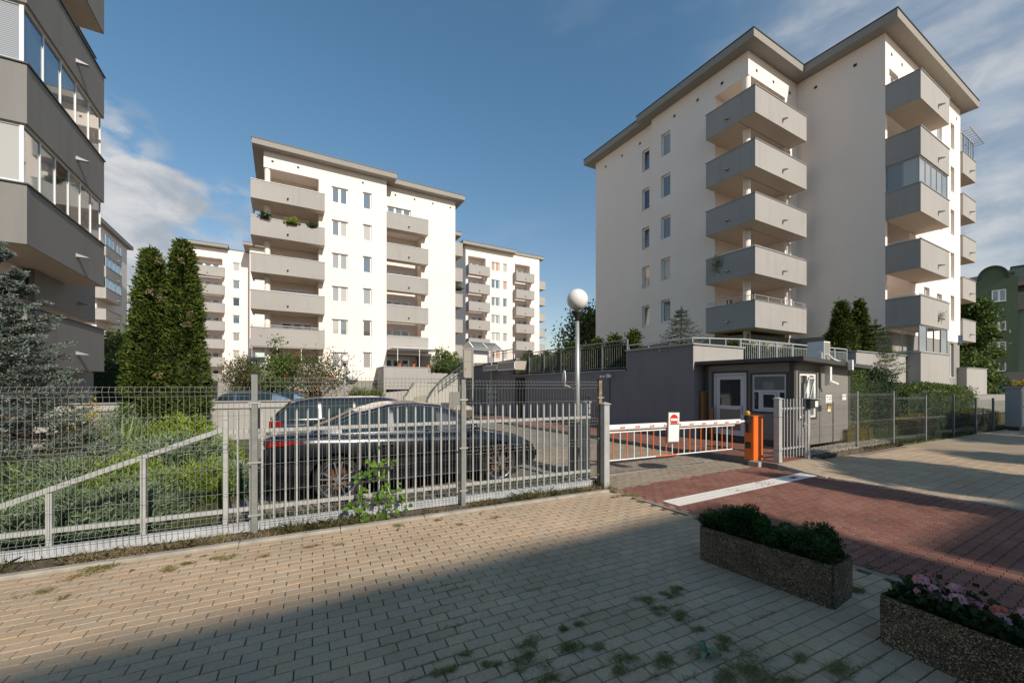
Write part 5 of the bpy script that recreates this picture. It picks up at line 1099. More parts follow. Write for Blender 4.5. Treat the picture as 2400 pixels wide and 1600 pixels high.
m = MB(); m.lathe([(.62, .35), (.6, .42), (.45, .55), (.15, .62), (.01, .63)], 14, M=lambda x, y, z: (x, y*.6, z)); m.build('lid', M['screen'], t, smooth=True)
# ---- planters
def planter(x, y, rz, L, Wd, H, label):
    t = empty('planter', (x, y, 0), rz, label, 'planter', 'exposed aggregate planters')
    bm = bmesh.new(); bmesh.ops.create_cube(bm, size=1.0)
    bmesh.ops.scale(bm, vec=(Wd, L, H), verts=bm.verts); bmesh.ops.translate(bm, vec=(0, 0, H/2), verts=bm.verts)
    top = [f for f in bm.faces if f.normal.z > .9]; r = bmesh.ops.inset_region(bm, faces=top, thickness=.045); 
    bmesh.ops.translate(bm, vec=(0, 0, -.09), verts=top[0].verts)
    bmesh.ops.bevel(bm, geom=[e for e in bm.edges if e.calc_face_angle(0) > .5 and (e.verts[0].co.z > H-.02 or e.verts[1].co.z > H-.02 or abs(e.verts[0].co.z-e.verts[1].co.z) > .1)], offset=.016, segments=2, affect='EDGES')
    bmesh.ops.subdivide_edges(bm, edges=bm.edges, cuts=3, use_grid_fill=True)
    rz_ = random.Random(4)
    for v in bm.verts: v.co += Vector((rz_.gauss(0, .0016), rz_.gauss(0, .0016), rz_.gauss(0, .0012)))
    me = bpy.data.meshes.new('trough'); bm.to_mesh(me); bm.free(); me.materials.append(M['aggregate']); o = link('trough', me, t)
    m = MB(); m.box(-Wd/2+.05, Wd/2-.05, -L/2+.05, L/2-.05, H-.10, H-.05); m.build('soil', M['soil'], t); return t
PL1 = planter(3.80, 2.03, R(3.5), 1.10, .38, .345, 'rough aggregate planter filled with dark green juniper')
PL2 = planter(3.585, .50, R(-7), 1.25, .40, .335, 'rough aggregate planter with pink geraniums at the right corner')
# advertising cabinet at the right edge
a = at(2386, 15.6); t = empty('utility_cabinet', (a[0]-.15, a[1], 0), R(-3), 'grey utility cabinet with blue scribbles at the right end of the fence', 'cabinet')
m = MB(); m.box(0, 1.4, -.1, .3, .15, 1.62); m.build('body', M['coping'], t); m = MB(); m.box(-.05, 1.45, -.15, .35, 1.621, 1.7); m.build('lid', M['coping'], t); m = MB(); m.box(.05, 1.35, -.05, .25, 0, .149); m.build('plinth', M['anthr'], t)
m = MB(); m.box(.08, 1.3, -.115, -.101, .2, 1.55); m.build('door', M['galv'], t)
M['graf'] = plain('blue spray', (.03, .14, .20), .6); m = MB()
for s in ((.32, .5, 1.3, 1.5), (.3, .55, .95, 1.25), (.6, .8, 1.35, 1.52)): m.box(s[0], s[1], -.119, -.1155, s[2], s[3])
m.path([(.2, -.12, .9), (.35, -.12, .95), (.4, -.12, .7), (.5, -.12, .55), (.62, -.12, .7)], .02, 4); m.build('graffiti', M['graf'], t)

# ================================================================== CARS
def carpaint(name, c): return plain(name, c, .25, .3, 1.0)
M['navy'] = carpaint('dark navy paint', (.008, .010, .016)); M['dgrey'] = carpaint('dark grey paint', (.02, .022, .026)); M['steelblue'] = carpaint('blue paint', (.05, .09, .14)); M['chrome'] = plain('chrome trim', (.8, .8, .8), .12, 1.0)
M['tail'] = plain('tail lamp', (.22, .008, .006), .15, coat=1.0); M['alloy'] = plain('alloy', (.55, .56, .58), .25, .9); M['caliper'] = plain('rusty disc', (.15, .07, .035), .5, .5)
def lerp(tab, x):
    for (a, va), (b, vb) in zip(tab[:-1], tab[1:]):
        if x <= b:
            t = (x-a)/(b-a); t = max(0, min(1, t)); t = t*t*(3-2*t)*.35+t*.65; return va+(vb-va)*t
    return tab[-1][1]
def car(name, x, y, rz, paint, label, style='sedan', L=4.5, Wd=1.80, H=1.42, wb=(.92, 3.58), detail=True, tail='thin'):
    t = empty(name, (x, y, 0), rz, label, 'car')
    hw = Wd/2
    if style == 'sedan':
        belt = [(0, .93), (.12, 1.0), (.6, 1.01), (1.3, .98), (2.6, .93), (3.1, .91), (3.5, .87), (4.1, .76), (4.42, .62), (L, .50)]
        roof = [(.45, 1.0), (.8, 1.13), (1.3, 1.32), (1.8, H-.01), (2.2, H), (2.6, H-.05), (3.0, 1.20), (3.35, .93)]
    else:
        belt = [(0, .95), (.1, 1.0), (1.5, .97), (3.0, .93), (3.4, .90), (4.1, .80), (L-.12, .66), (L, .5)]
        roof = [(.04, 1.0), (.12, 1.12), (.45, H-.06), (.9, H), (2.2, H), (2.6, H-.06), (3.0, 1.22), (3.42, .93)]
    wid = [(0, .86), (.1, .93), (.5, .98), (1.5, 1.0), (3.3, .99), (4.0, .95), (L-.15, .84), (L, .74)]
    zb = [(0, .34), (.2, .24), (.5, .2), (3.9, .2), (L-.2, .2), (L, .26)]
    xs = [0, .03, .08, .16, .3]+[.3+(L-.7)*k/22 for k in range(1, 23)]+[L-.25, L-.14, L-.06, L-.02, L]
    V = []; n = 0
    for xx in xs:
        b = lerp(belt, xx); w = hw*lerp(wid, xx); z0 = lerp(zb, xx); mid = z0+(b-z0)*.55
        prof = [(0, z0), (w*.75, z0), (w*.95, z0+.05), (w*.99, z0+.22), (w, mid), (w*.985, b-.13), (w*.955, b-.06), (w*.90, b), (w*.78, b+.015), (w*.5, b+.03), (0, b+.035)]
        n = len(prof); V += [(xx, -p[0], p[1]) for p in prof]+[(xx, p[0], p[1]) for p in prof[1:-1][::-1]]
    N = 2*n-2; Fc = []
    for i in range(len(xs)-1):
        for j in range(N): Fc.append((i*N+j, i*N+(j+1) % N, (i+1)*N+(j+1) % N, (i+1)*N+j))
    Fc.append(tuple(range(N))); Fc.append(tuple((len(xs)-1)*N+j for j in range(N))[::-1])
    m = MB(); m.faces(V, Fc); body = m.build('body', paint, t, smooth=True)
    if detail:
        cut = MB()
        for wx in wb:
            for s in (-1, 1): cut.tube((wx, s*(hw-.26), .345), (wx, s*(hw+.1), .345), .385, 28)
        co = cut.build('cutter', paint, t); md = body.modifiers.new('b', 'BOOLEAN'); md.object = co; md.operation = 'DIFFERENCE'; md.solver = 'EXACT'
        dg = bpy.context.evaluated_depsgraph_get(); nm = bpy.data.meshes.new_from_object(body.evaluated_get(dg)); body.modifiers.clear(); body.data = nm; bpy.data.objects.remove(co)
    x0, x1 = roof[0][0], roof[-1][0]; K = 28
    def gh(u, v, e=0.0):   # u along, v 0 belt .. 1 roof edge
        xx = x0+(x1-x0)*u; zr = lerp(roof, xx); zbl = lerp(belt, xx)-.01; wB = hw*lerp(wid, xx)*.90; wT = hw*.70
        hfull = H-.95; fr = (zr-zbl)/hfull; wt = wB+(wT-wB)*min(1, fr); vv = v
        return (xx, -(wB+(wt-wB)*vv)-e, zbl+(zr-.03-zbl)*vv)
    V = []; prof_n = 0
    for k in range(K+1):
        u = k/K; r = []
        for v in (0, .35, .7, .92): r.append(gh(u, v))
        e = gh(u, 1.0); xx = e[0]; zr = lerp(roof, xx); r.append((xx, e[1]*.97, e[2]+.005)); r.append((xx, e[1]*.85, zr-.008)); r.append((xx, e[1]*.5, zr+.004)); r.append((xx, 0, zr+.008))
        prof_n = len(r); V += r+[(p[0], -p[1], p[2]) for p in r[:-1][::-1]]
    N = 2*prof_n-1; Fc = [(i*N+j, (i+1)*N+j, (i+1)*N+j+1, i*N+j+1) for i in range(K) for j in range(N-1)]
    m = MB(); m.faces(V, Fc); m.build('roof', paint, t, smooth=True)
    # side windows, both sides
    gl_ = [(.19, .43), (.455, .70)] if style == 'sedan' else [(.06, .25), (.27, .46), (.475, .70)]
    for s in (-1, 1):
        for (a, b) in gl_:
            m = MB(); vs = []; kk = 10
            for k in range(kk+1):
                u = a+(b-a)*k/kk
                for v in (.1, .5, .88):
                    p = gh(u, v, .006); vs.append((p[0], p[1]*(-s), p[2]) if s > 0 else p)
            m.faces(vs, [(k*3+j, (k+1)*3+j, (k+1)*3+j+1, k*3+j+1) for k in range(kk) for j in range(2)]); m.build('side_window', M['carglass'], t, smooth=True)
        m = MB(); pts = [gh(gl_[0][0]-.05+(gl_[-1][1]+.08-gl_[0][0]+.05)*k/22, .95, .008) for k in range(23)]; pts2 = [gh(gl_[0][0]-.05+(gl_[-1][1]+.08-gl_[0][0]+.05)*k/22, .03, .010) for k in range(23)]
        if s > 0: pts = [(p[0], -p[1], p[2]) for p in pts]; pts2 = [(p[0], -p[1], p[2]) for p in pts2]
        m.path(pts, .009, 5); m.build('chrome_trim', M['chrome'], t); m = MB(); m.path(pts2, .009, 5); m.build('chrome_trim', M['chrome'], t)
    for nm_, us in (('rear_window', (.05, .27) if style == 'sedan' else (.01, .10)), ('windscreen', (.80, .985))):
        m = MB(); vs = []; kk = 8
        for k in range(kk+1):
            u = us[0]+(us[1]-us[0])*k/kk; e = gh(u, 1.0); xx = e[0]; zr = lerp(roof, xx)
            for f_, dz in ((-.86, -.002), (-.5, .012), (0, .016), (.5, .012), (.86, -.002)): vs.append((xx, -e[1]*f_, zr+dz))
        m.faces(vs, [(k*5+j, (k+1)*5+j, (k+1)*5+j+1, k*5+j+1) for k in range(kk) for j in range(4)]); m.build(nm_, M['carglass'], t, smooth=True)
    for wx in wb:
        for s in (-1, 1):
            w = empty('wheel', (wx, s*(hw-.115), .335), 0 if s < 0 else PI); w.parent = t
            m = MB(); m.lathe([(.245, -.09), (.30, -.105), (.328, -.085), (.335, 0), (.328, .085), (.30, .105), (.245, .085), (.245, -.09)], 32, M=lambda x, y, z: (x, -z, y), cap=False); m.build('tyre', M['rubber'], w, smooth=True)
            m = MB(); m.lathe([(.235, .06), (.25, .092), (.262, .10), (.268, .09), (.255, .06)], 32, M=lambda x, y, z: (x, -z, y), cap=False); m.lathe([(.03, .07), (.055, .085), (.05, .10), (.01, .102)], 14, M=lambda x, y, z: (x, -z, y))
            if detail:
                for k in range(5):
                    for dd in (-.13, .13):
                        a0 = 2*PI*k/5+.3; a1 = a0+dd*1.6; m.bar((math.cos(a0+dd*.5)*.04, -.088, math.sin(a0+dd*.5)*.04), (math.cos(a1)*.25, -.083, math.sin(a1)*.25), .022, .02)
            m.build('rim', M['alloy'], w); m = MB(); m.lathe([(.16, 0.02), (.16, .03), (.01, .03)], 20, M=lambda x, y, z: (x, -z, y)); m.lathe([(.24, .0), (.24, .01), (.01, .01)], 20, M=lambda x, y, z: (x, -z+.03, y)); m.mi = [0]*((len(m.f))//2)+[1]*(len(m.f)-len(m.f)//2); m.build('brake_disc', [M['caliper'], M['black']], w)
    for s in (-1, 1):
        if tail == 'thin':
            m = MB(); pts = [(.03, s*hw*.55, .90), (.015, s*hw*.78, .90), (.07, s*hw*.925, .90), (.30, s*hw*.955, .905), (.50, s*hw*.962, .915)]
            hs_ = [.02, .03, .035, .03, .008]
            for i in range(4): a, b = Vector(pts[i]), Vector(pts[i+1]); oo = Vector((-.012, s*.006, 0)); m.faces([a+oo+Vector((0, 0, -hs_[i])), b+oo+Vector((0, 0, -hs_[i+1])), b+oo+Vector((0, 0, hs_[i+1])), a+oo+Vector((0, 0, hs_[i])), a+Vector((.08, -s*.06, 0)), b+Vector((.08, -s*.06, 0))], [(0, 1, 2, 3), (0, 4, 5, 1), (3, 2, 5, 4)])
            m.build('tail_light', M['tail'], t)
        else:
            m = MB(); m.prism([(-.012, s*hw*.66), (-.012, s*hw*.87), (.10, s*hw*.945), (.22, s*hw*.965), (.2, s*hw*.8)], .70, .98); m.build('tail_light', M['tail'], t)
        m = MB(); m.lathe([(.01, -.09), (.05, -.07), (.065, 0), (.05, .07), (.01, .09)], 10, (3.05, s*(hw+.10), 1.0), M=lambda x, y, z: (x, y, z)); m.bar((3.08, s*(hw-.06), .95), (3.06, s*(hw+.08), .98), .03, .03); m.build('mirror', paint, t, smooth=True)
        for hx in (1.55, 2.55): m = MB(); m.bar((hx, s*(hw+.012), .80), (hx+.19, s*(hw+.010), .795), .02, .025); m.build('door_handle', paint, t)
        m = MB(); m.bar((1.25, s*(hw*.985), .26), (3.2, s*(hw*.985), .26), .02, .02); m.build('sill_trim', M['chrome'], t)
        m = MB(); m.faces([(L-.14, s*hw*.55, .66), (L-.22, s*hw*.86, .67), (L-.24, s*hw*.86, .60), (L-.08, s*hw*.55, .58)], [(0, 1, 2, 3)]); m.build('headlight', M['carglass'], t)
    m = MB(); m.box(-.02, .02, -.26, .26, .52, .63); m.build('number_plate', M['whitep'], t)
    if detail:
        for s in (-1, 1):
            for gx in (1.12, 2.10, 3.10):
                b = lerp(belt, gx); w = hw*lerp(wid, gx); z0 = lerp(zb, gx); mid = z0+(b-z0)*.55
                m = MB(); m.path([(gx+(.10 if gx < 1.2 else 0)*k_, s*(p_+.003), q_) for k_, (p_, q_) in enumerate(((w*.99, z0+.2), (w, mid), (w*.985, b-.13), (w*.955, b-.06), (w*.90, b)))], .0045, 4); m.build('door_gap', M['black'], t)
            m = MB(); m.bar((.95, s*(hw*.988), .42), (3.5, s*(hw*.988), .42), .02, .012); m.build('crease_trim', paint, t)
    if detail: m = MB(); m.bar((.02, -hw*.5, .30), (.02, hw*.5, .30), .04, .03); m.build('bumper_trim', M['chrome'], t)
    return t
car('parked_car', -.22, 7.28, R(-.5), M['navy'], 'shiny black saloon car parked right behind the fence', L=4.5, Wd=1.78, H=1.44, wb=(.94, 3.60))
car('parked_car', -.22, 10.3, R(0), M['dgrey'], 'dark grey estate car with red tail lamp parked beyond the black saloon', style='estate', L=4.5, Wd=1.76, H=1.46, wb=(.85, 3.45), tail='block')
for (px, D_, lab) in ((505, 19.5, 'blue car roof showing above the garden wall left'), (560, 20.5, 'steel blue car roof showing above the garden wall beside the fence post')):
    a = at(px, D_); car('parked_car', a[0], a[1], R(-4), M['steelblue'], lab, style='estate' if px < 530 else 'sedan', L=4.3, Wd=1.75, H=1.44, wb=(.8, 3.3), detail=False, tail='block')
# ================================================================== VEGETATION
def unit(a): return a/np.maximum(np.linalg.norm(a, axis=1, keepdims=True), 1e-9)
def rdir(n): return unit(rng.normal(size=(n, 3)))
def diamonds(P, D, Ln, Wd, bend=None):
    n = len(P); R_ = rdir(n); Wv = unit(np.cross(D, R_)); Ln = np.broadcast_to(np.asarray(Ln, float).reshape(-1, 1) if np.ndim(Ln) else np.full((1, 1), Ln), (n, 1)); Wd = np.broadcast_to(np.asarray(Wd, float).reshape(-1, 1) if np.ndim(Wd) else np.full((1, 1), Wd), (n, 1))
    a = P; b = P+D*Ln*.45+Wv*Wd/2; c = P+D*Ln; d = P+D*Ln*.45-Wv*Wd/2
    if bend is not None: c = c+bend
    V = np.stack([a, b, c, d], 1).reshape(-1, 3); F = np.arange(4*n).reshape(n, 4); return V, F
def leafobj(name, P, D, Ln, Wd, mat, rnd, parent=None, bend=None):
    V, F = diamonds(P, D, Ln, Wd, bend); return fast(name, V, F, mat, np.repeat(np.clip(rnd, 0, 1), 4), parent)
def wob(P, s, seed=0):
    return (np.sin(P[:, 0]*s+seed)+np.sin(P[:, 1]*s*1.13+1.7*seed+1)+np.sin(P[:, 2]*s*.91+2.3*seed+2)+np.sin((P[:, 0]+P[:, 1]-P[:, 2])*s*.77+seed*3.1))/4
def trunk(parent, h, r, limbs=(), mat=None):
    m = MB(); m.path([(0, 0, -.1), (random.uniform(-.05, .05)*h*.3, 0, h*.4), (random.uniform(-.04, .04)*h*.3, random.uniform(-.04, .04)*h*.3, h)], [r, r*.75, r*.35], 8)
    for q in limbs: m.path([(0, 0, h*random.uniform(.3, .7)), tuple(x*.5+(h*.3 if i == 2 else 0)*.5 for i, x in enumerate(q)), q], [r*.45, r*.3, r*.1], 5)
    return m.build('trunk', mat or M['bark'], parent)
def conifer(name, x, y, z, h, r, label, mat='f_thuja', n=4000, leaf=.09, power=.75, group=None, clump=18, cat='conifer', shape=None):
    t = empty(name, (x, y, z), 0, label, cat, group)
    nc = max(20, n//clump); u = rng.random(nc)**.8; th_ = rng.random(nc)*2*PI
    prof = (lambda q: r*np.clip((1-q)**power, 0, 1)*np.clip(.55+q*6, 0, 1)) if shape is None else shape
    C = np.stack([np.cos(th_)*prof(u), np.sin(th_)*prof(u), u*h], 1); C[:, :2] *= (1+.26*wob(C, 9/h*2, x))[:, None]*rng.uniform(.86, 1.06, (nc, 1))
    out_ = np.stack([np.cos(th_), np.sin(th_), np.full(nc, .55)], 1)
    P = np.repeat(C, clump, 0)+rng.normal(size=(nc*clump, 3))*leaf*.75; Dv = unit(np.repeat(out_, clump, 0)+rng.normal(size=(nc*clump, 3))*.55)
    rn = np.repeat(rng.random(nc)*.5+.15, clump)+rng.normal(size=nc*clump)*.12+.12*wob(P, 5/h*3, 4)
    P[:, 2] = np.maximum(P[:, 2], .02)
    leafobj('foliage', P, Dv, rng.uniform(.7, 1.3, nc*clump)*leaf*1.5, leaf*.55, M[mat], rn, t)
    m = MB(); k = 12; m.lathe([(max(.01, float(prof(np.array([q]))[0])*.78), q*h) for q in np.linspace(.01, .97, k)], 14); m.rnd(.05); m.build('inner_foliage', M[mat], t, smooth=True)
    m = MB(); m.tube((0, 0, -.1), (0, 0, h*.5), r*.12+.02, 7); m.build('trunk', M['bark'], t); return t
def tree(name, x, y, z, h, crown_z, rx, rz_, label, mat='f_leaf', n=5000, leaf=.14, nclump=60, group=None, shape=1.0, berries=0, cat='tree'):
    t = empty(name, (x, y, z), 0, label, cat, group)
    dr_ = rdir(nclump); rad = rng.random((nclump, 1))**.4; C = dr_*rad*np.array([[rx, rx, rz_]])*np.where(rng.random((nclump, 1)) < .25, 1.12, .92)
    C[:, :2] *= (1-.35*np.clip(C[:, 2:3]/rz_, 0, 1)*shape); C[:, 2] += crown_z
    per = n//nclump; s = rx*.22*rng.uniform(.6, 1.4, (nclump, 1)); P = np.repeat(C, per, 0)+rng.normal(size=(nclump*per, 3))*np.repeat(s, per, 0)*np.array([[1, 1, .7]])
    Dv = unit(rdir(len(P))+np.array([[0, 0, -.25]])+.6*unit(P-np.array([[0, 0, crown_z]])))
    rn = np.repeat(rng.random(nclump)*.45+.1, per)+rng.random(len(P))*.4
    leafobj('crown', P, Dv, rng.uniform(.6, 1.3, len(P))*leaf, leaf*.6, M[mat], rn, t)
    trunk(t, crown_z*.95, max(.05, rx*.05), [tuple(c) for c in C[:10]])
    if berries:
        m = MB()
        for i in range(berries):
            c = P[rng.integers(len(P))]
            for k in range(5): p = c+rng.normal(size=3)*.05; m.lathe([(.001, -.03), (.03, 0), (.001, .03)], 5, tuple(p))
        m.build('berries', M['berry'], t)
    return t
def mound(name, x, y, rx, ry, h, mat, label, n=3000, leaf=.10, wd=.018, z=0, group=None, cat='shrub', rz=0, lumps=5, flat=.35, grow=.75):
    """low spreading shrub: sprays radiating from a lumpy dome"""
    t = empty(name, (x, y, z), rz, label, cat, group)
    L_ = rng.uniform(-1, 1, (lumps, 2))*.5; nc = n//9
    k = rng.integers(0, lumps, nc); a = rng.random(nc)*2*PI; el = np.arccos(rng.random(nc)*.98)  # from top
    loc = np.stack([np.sin(el)*np.cos(a), np.sin(el)*np.sin(a), np.cos(el)], 1)
    big = .62; C = np.stack([(L_[k, 0]+loc[:, 0]*big)*rx, (L_[k, 1]+loc[:, 1]*big)*ry, np.clip(loc[:, 2], 0, 1)*h*(.65+.35*np.cos(L_[k, 0]*3+k))], 1)
    C *= rng.uniform(.8, 1.03, (nc, 1)); od = unit(np.stack([C[:, 0]/rx, C[:, 1]/ry, np.full(nc, flat)+loc[:, 2]*.5], 1))
    P = np.repeat(C, 9, 0)+rng.normal(size=(nc*9, 3))*leaf*.45+np.repeat(od, 9, 0)*(rng.random((nc*9, 1))*leaf*grow*2)
    Dv = unit(np.repeat(od, 9, 0)+rng.normal(size=(nc*9, 3))*.55); P[:, 2] = np.maximum(P[:, 2], .01)
    rn = np.repeat(rng.random(nc)*.4+.1+.25*loc[:, 2], 9)+rng.random(nc*9)*.3
    leafobj('foliage', P, Dv, rng.uniform(.6, 1.4, nc*9)*leaf, wd*rng.uniform(.7, 1.3, nc*9), M[mat], rn, t)
    m = MB()
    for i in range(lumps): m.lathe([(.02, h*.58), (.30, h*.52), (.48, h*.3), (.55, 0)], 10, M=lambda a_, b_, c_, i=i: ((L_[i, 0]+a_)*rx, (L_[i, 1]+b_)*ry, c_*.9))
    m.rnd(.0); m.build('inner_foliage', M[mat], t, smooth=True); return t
def hedge(name, x0, x1, y0, y1, z0, z1, mat, label, n=8000, leaf=.08, shoots=0, cat='hedge'):
    t = empty(name, ((x0+x1)/2, (y0+y1)/2, z0), 0, label, cat); sx, sy, h = (x1-x0)/2, (y1-y0)/2, z1-z0
    d = rdir(n); d[:, 2] = np.abs(d[:, 2]); p = d/np.max(np.abs(d)**1, axis=1, keepdims=True); p = .7*p+.3*d*1.25
    P = p*np.array([[sx, sy, h]])*rng.uniform(.86, 1.03, (n, 1)); P += wob(P, 3.5, x0)[:, None]*d*.14+wob(P, 9, x1)[:, None]*d*.06
    P[:, 2] = np.abs(P[:, 2]); Dv = unit(d+rng.normal(size=(n, 3))*.8)
    leafobj('foliage', P, Dv, rng.uniform(.6, 1.3, n)*leaf, leaf*.55, M[mat], rng.random(n)*.6+.2+.25*wob(P, 4, 2), t)
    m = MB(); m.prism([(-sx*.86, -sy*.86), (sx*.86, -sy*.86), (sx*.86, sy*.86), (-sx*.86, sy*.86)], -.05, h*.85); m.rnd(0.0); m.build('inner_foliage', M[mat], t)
    if shoots:
        Ps = []; Ds = []
        for i in range(shoots):
            bx, by = rng.uniform(-sx, sx)*.9, rng.uniform(-sy, 0)*.8; hh = rng.uniform(.2, .5)
            for k in range(16): Ps.append((bx+rng.normal()*.015+.03*k/16, by, h*.95+hh*k/16)); Ds.append((rng.normal(), rng.normal(), .5))
        leafobj('shoots', np.array(Ps), unit(np.array(Ds)), leaf*1.0, leaf*.45, M[mat], rng.random(len(Ps))*.5+.3, t)
    return t
def blades(name, P, h, w, mat, parent=None, lean=.5, rnd=None):
    n = len(P); d = np.stack([rng.normal(size=n)*lean, rng.normal(size=n)*lean, np.ones(n)], 1); d = unit(d); hh = rng.uniform(.45, 1.15, (n, 1))*h
    a_ = rng.random(n)*2*PI; wv = np.stack([np.cos(a_), np.sin(a_), np.zeros(n)], 1)*w/2; mid = P+d*hh*.55; tip = P+d*hh+np.stack([d[:, 0], d[:, 1], np.zeros(n)], 1)*hh*.5
    V = np.stack([P-wv, P+wv, mid+wv*.7, tip, mid-wv*.7], 1).reshape(-1, 3); F = np.arange(5*n).reshape(n, 5)
    return fast(name, V, F, mat, np.repeat(rng.random(n) if rnd is None else rnd, 5), parent)

# ---- garden behind the fence, left
a = at(357, 10.3); conifer('thuja', a[0], a[1], 0, 5.1, .54, 'left of two tall dark green columnar thujas, slightly shorter tip', n=24000, leaf=.075, power=.55, cat='thuja', group='tall thujas in the left garden')
a = at(430, 10.6); conifer('thuja', a[0], a[1], 0, 5.4, .58, 'right of two tall columnar thujas, taller with brown flecks', n=24000, leaf=.075, power=.52, cat='thuja', group='tall thujas in the left garden')
def spruce(x, y, z, h, r, label, whorls, per, nl, needle=.028, branch_n=12, cat='spruce', mat='f_spruce', seed=3, tipn=9):
    t = empty('blue_spruce' if mat == 'f_spruce' else 'spruce', (x, y, z), 0, label, cat); Q = random.Random(seed); Ps = []; Ds = []; rn = []; br = MB()
    for w in range(whorls):
        zz = h*(.04+.93*w/whorls)+Q.uniform(-.03, .03)*h/2; rad = r*(1-w/whorls)**.85+.05*r
        for k in range(per):
            az = 2*PI*(k+Q.random()*.8)/per+w*1.1; rl = rad*Q.uniform(.75, 1.12); pts = []
            for i in range(branch_n+1):
                u = i/branch_n; pts.append(Vector((math.cos(az)*rl*u, math.sin(az)*rl*u, zz+h*.03*u-rl*.26*math.sin(u*PI*.62)+rl*.12*u*u)))
            br.path([tuple(p) for p in pts], [.018*(1-i/(branch_n+1))*r+.002 for i in range(branch_n+1)], 4)
            side = Vector((-math.sin(az), math.cos(az), 0))
            for i in range(2, branch_n+1):
                u = i/branch_n; tw = rl*.34*(1-u*.62)+.04*r
                for sgn_ in (-1, 1):
                    base = pts[i]; tip = base+side*sgn_*tw+(pts[i]-pts[i-1]).normalized()*tw*.75+Vector((0, 0, -tw*.18+Q.uniform(-.1, .1)*tw)); 
                    if Q.random() < .9:
                        for q in range(nl):
                            v = Q.random()**.8; Ps.append(tuple(base.lerp(tip, v))); rn.append(.12+.75*v*(.4+.6*u)*Q.uniform(.6, 1.15)); dd = (tip-base).normalized()+Vector((Q.gauss(0, .75), Q.gauss(0, .75), Q.gauss(0, .75)+.35)); Ds.append(tuple(dd))
            for q in range(nl*2): v = Q.random(); Ps.append(tuple(pts[-3].lerp(pts[-1], v))); rn.append(.5+.5*v); Ds.append((math.cos(az)+Q.gauss(0, .6), math.sin(az)+Q.gauss(0, .6), Q.gauss(.2, .6)))
    for q in range(nl*10): v = Q.random(); Ps.append((Q.gauss(0, .01), Q.gauss(0, .01), h*(.9+.12*v))); Ds.append((Q.gauss(0, .8), Q.gauss(0, .8), .5)); rn.append(.6)
    leafobj('needles', np.array(Ps), unit(np.array(Ds)), needle*rng.uniform(.8, 1.5, len(Ps)), needle*.32, M[mat], np.array(rn), t)
    br.build('branches', M['bark'], t); m = MB(); m.tube((0, 0, -.1), (0, 0, h), .05*r+.02, 8, .01); m.build('trunk', M['bark'], t); return t
a = at(-52, 5.6); spruce(a[0], a[1], 0, 3.95, 1.42, 'big silvery blue spruce at the left edge behind the mesh fence', 19, 10, 30, .044, 11)
a = at(1597, 13.6); spruce(a[0], a[1], 2.9, 1.45, .85, 'small blue spruce on the raised terrace below the right building', 11, 7, 7, .05, 7, tipn=4)
a = at(188, 7.2); mound('golden_shrub', a[0], a[1], .42, .38, 1.45, 'f_yellow', 'upright yellow leaved shrub between the blue spruce and the thujas', n=3200, leaf=.07, wd=.02, lumps=4, flat=.6)
JN = [(-40, 4.6, .8, .62, 'f_juni', 'low dark juniper under the blue spruce'), (70, 4.45, .62, .42, 'f_junib', 'blue grey juniper mat nearest the lower left of the fence'), (165, 4.75, .62, .48, 'f_junib', 'blue grey juniper mat behind the first gate tail post'),
      (285, 4.95, .60, .42, 'f_junib', 'blue grey juniper mat below the sloping gate brace'), (60, 5.6, .85, .72, 'f_juni', 'green juniper mound in front of the blue spruce'), (185, 5.7, .8, .68, 'f_junib', 'blue juniper mound left of the sloping gate brace'), (300, 5.9, .75, .62, 'f_juniy', 'yellow green juniper mound in the centre of the garden'),
      (400, 5.8, .6, .5, 'f_junib', 'blue juniper behind the second gate tail post'), (470, 6.2, .62, .60, 'f_juniy', 'bright green juniper left of the gate end'), (550, 6.4, .5, .5, 'f_junib', 'blue green juniper directly left of the fence post'),
      (270, 7.0, .8, .80, 'f_juni', 'mid green juniper in front of the yucca'), (395, 7.2, .8, .78, 'f_junib', 'grey blue juniper ridge under the thujas'), (495, 7.8, .55, .82, 'f_juniy', 'bright yellow green juniper right of the thujas'),
      (340, 8.8, .8, 1.0, 'f_juniy', 'lime juniper at the foot of the left thuja'), (445, 9.3, .8, .98, 'f_juniy', 'lime juniper at the foot of the right thuja'), (262, 8.6, .75, 1.25, 'f_junib', 'tall blue juniper left of the thujas'), (232, 9.8, .7, 1.3, 'f_junib', 'dusky blue juniper far behind the yellow shrub')]
for i, (px, D_, r_, h_, mt_, lab) in enumerate(JN):
    a = at(px, D_); mound('juniper', a[0], a[1], r_, r_*.85, h_, mt_, lab, n=6500 if D_ < 6.6 else 4200, leaf=.085 if D_ < 6.6 else .10, wd=.016 if D_ < 6.6 else .024, group='spreading junipers in the garden', lumps=6, flat=.25)
def yucca(x, y, h, n, label, z=0):
    t = empty('yucca', (x, y, z), 0, label, 'yucca'); 
    lf = []
    for k in range(n):
        m = MB(); az = rng.random()*2*PI; ln = h*rng.uniform(.75, 1.15); lean = rng.uniform(.1, .9); w = .028; s = Vector((-math.sin(az), math.cos(az), 0)); pts = []
        for i in range(5):
            u = i/4; pts.append(Vector((math.cos(az)*lean*ln*u, math.sin(az)*lean*ln*u, ln*(u-.25*lean*u*u))))
        vs = []; ww = [w*.7, w, w*.85, w*.5, .001]
        for p, q in zip(pts, ww): vs += [tuple(p-s*q), tuple(p+s*q)]
        m.faces(vs, [(2*i, 2*i+1, 2*i+3, 2*i+2) for i in range(4)]); m.rnd(); m.build('leaf', M['f_yucca'], t)
yucca(*at(288, 7.9), 1.1, 34, 'spiky grey green yucca left in the garden before the thujas'); yucca(*at(345, 7.6), .95, 26, 'second spiky yucca right of the larger one')
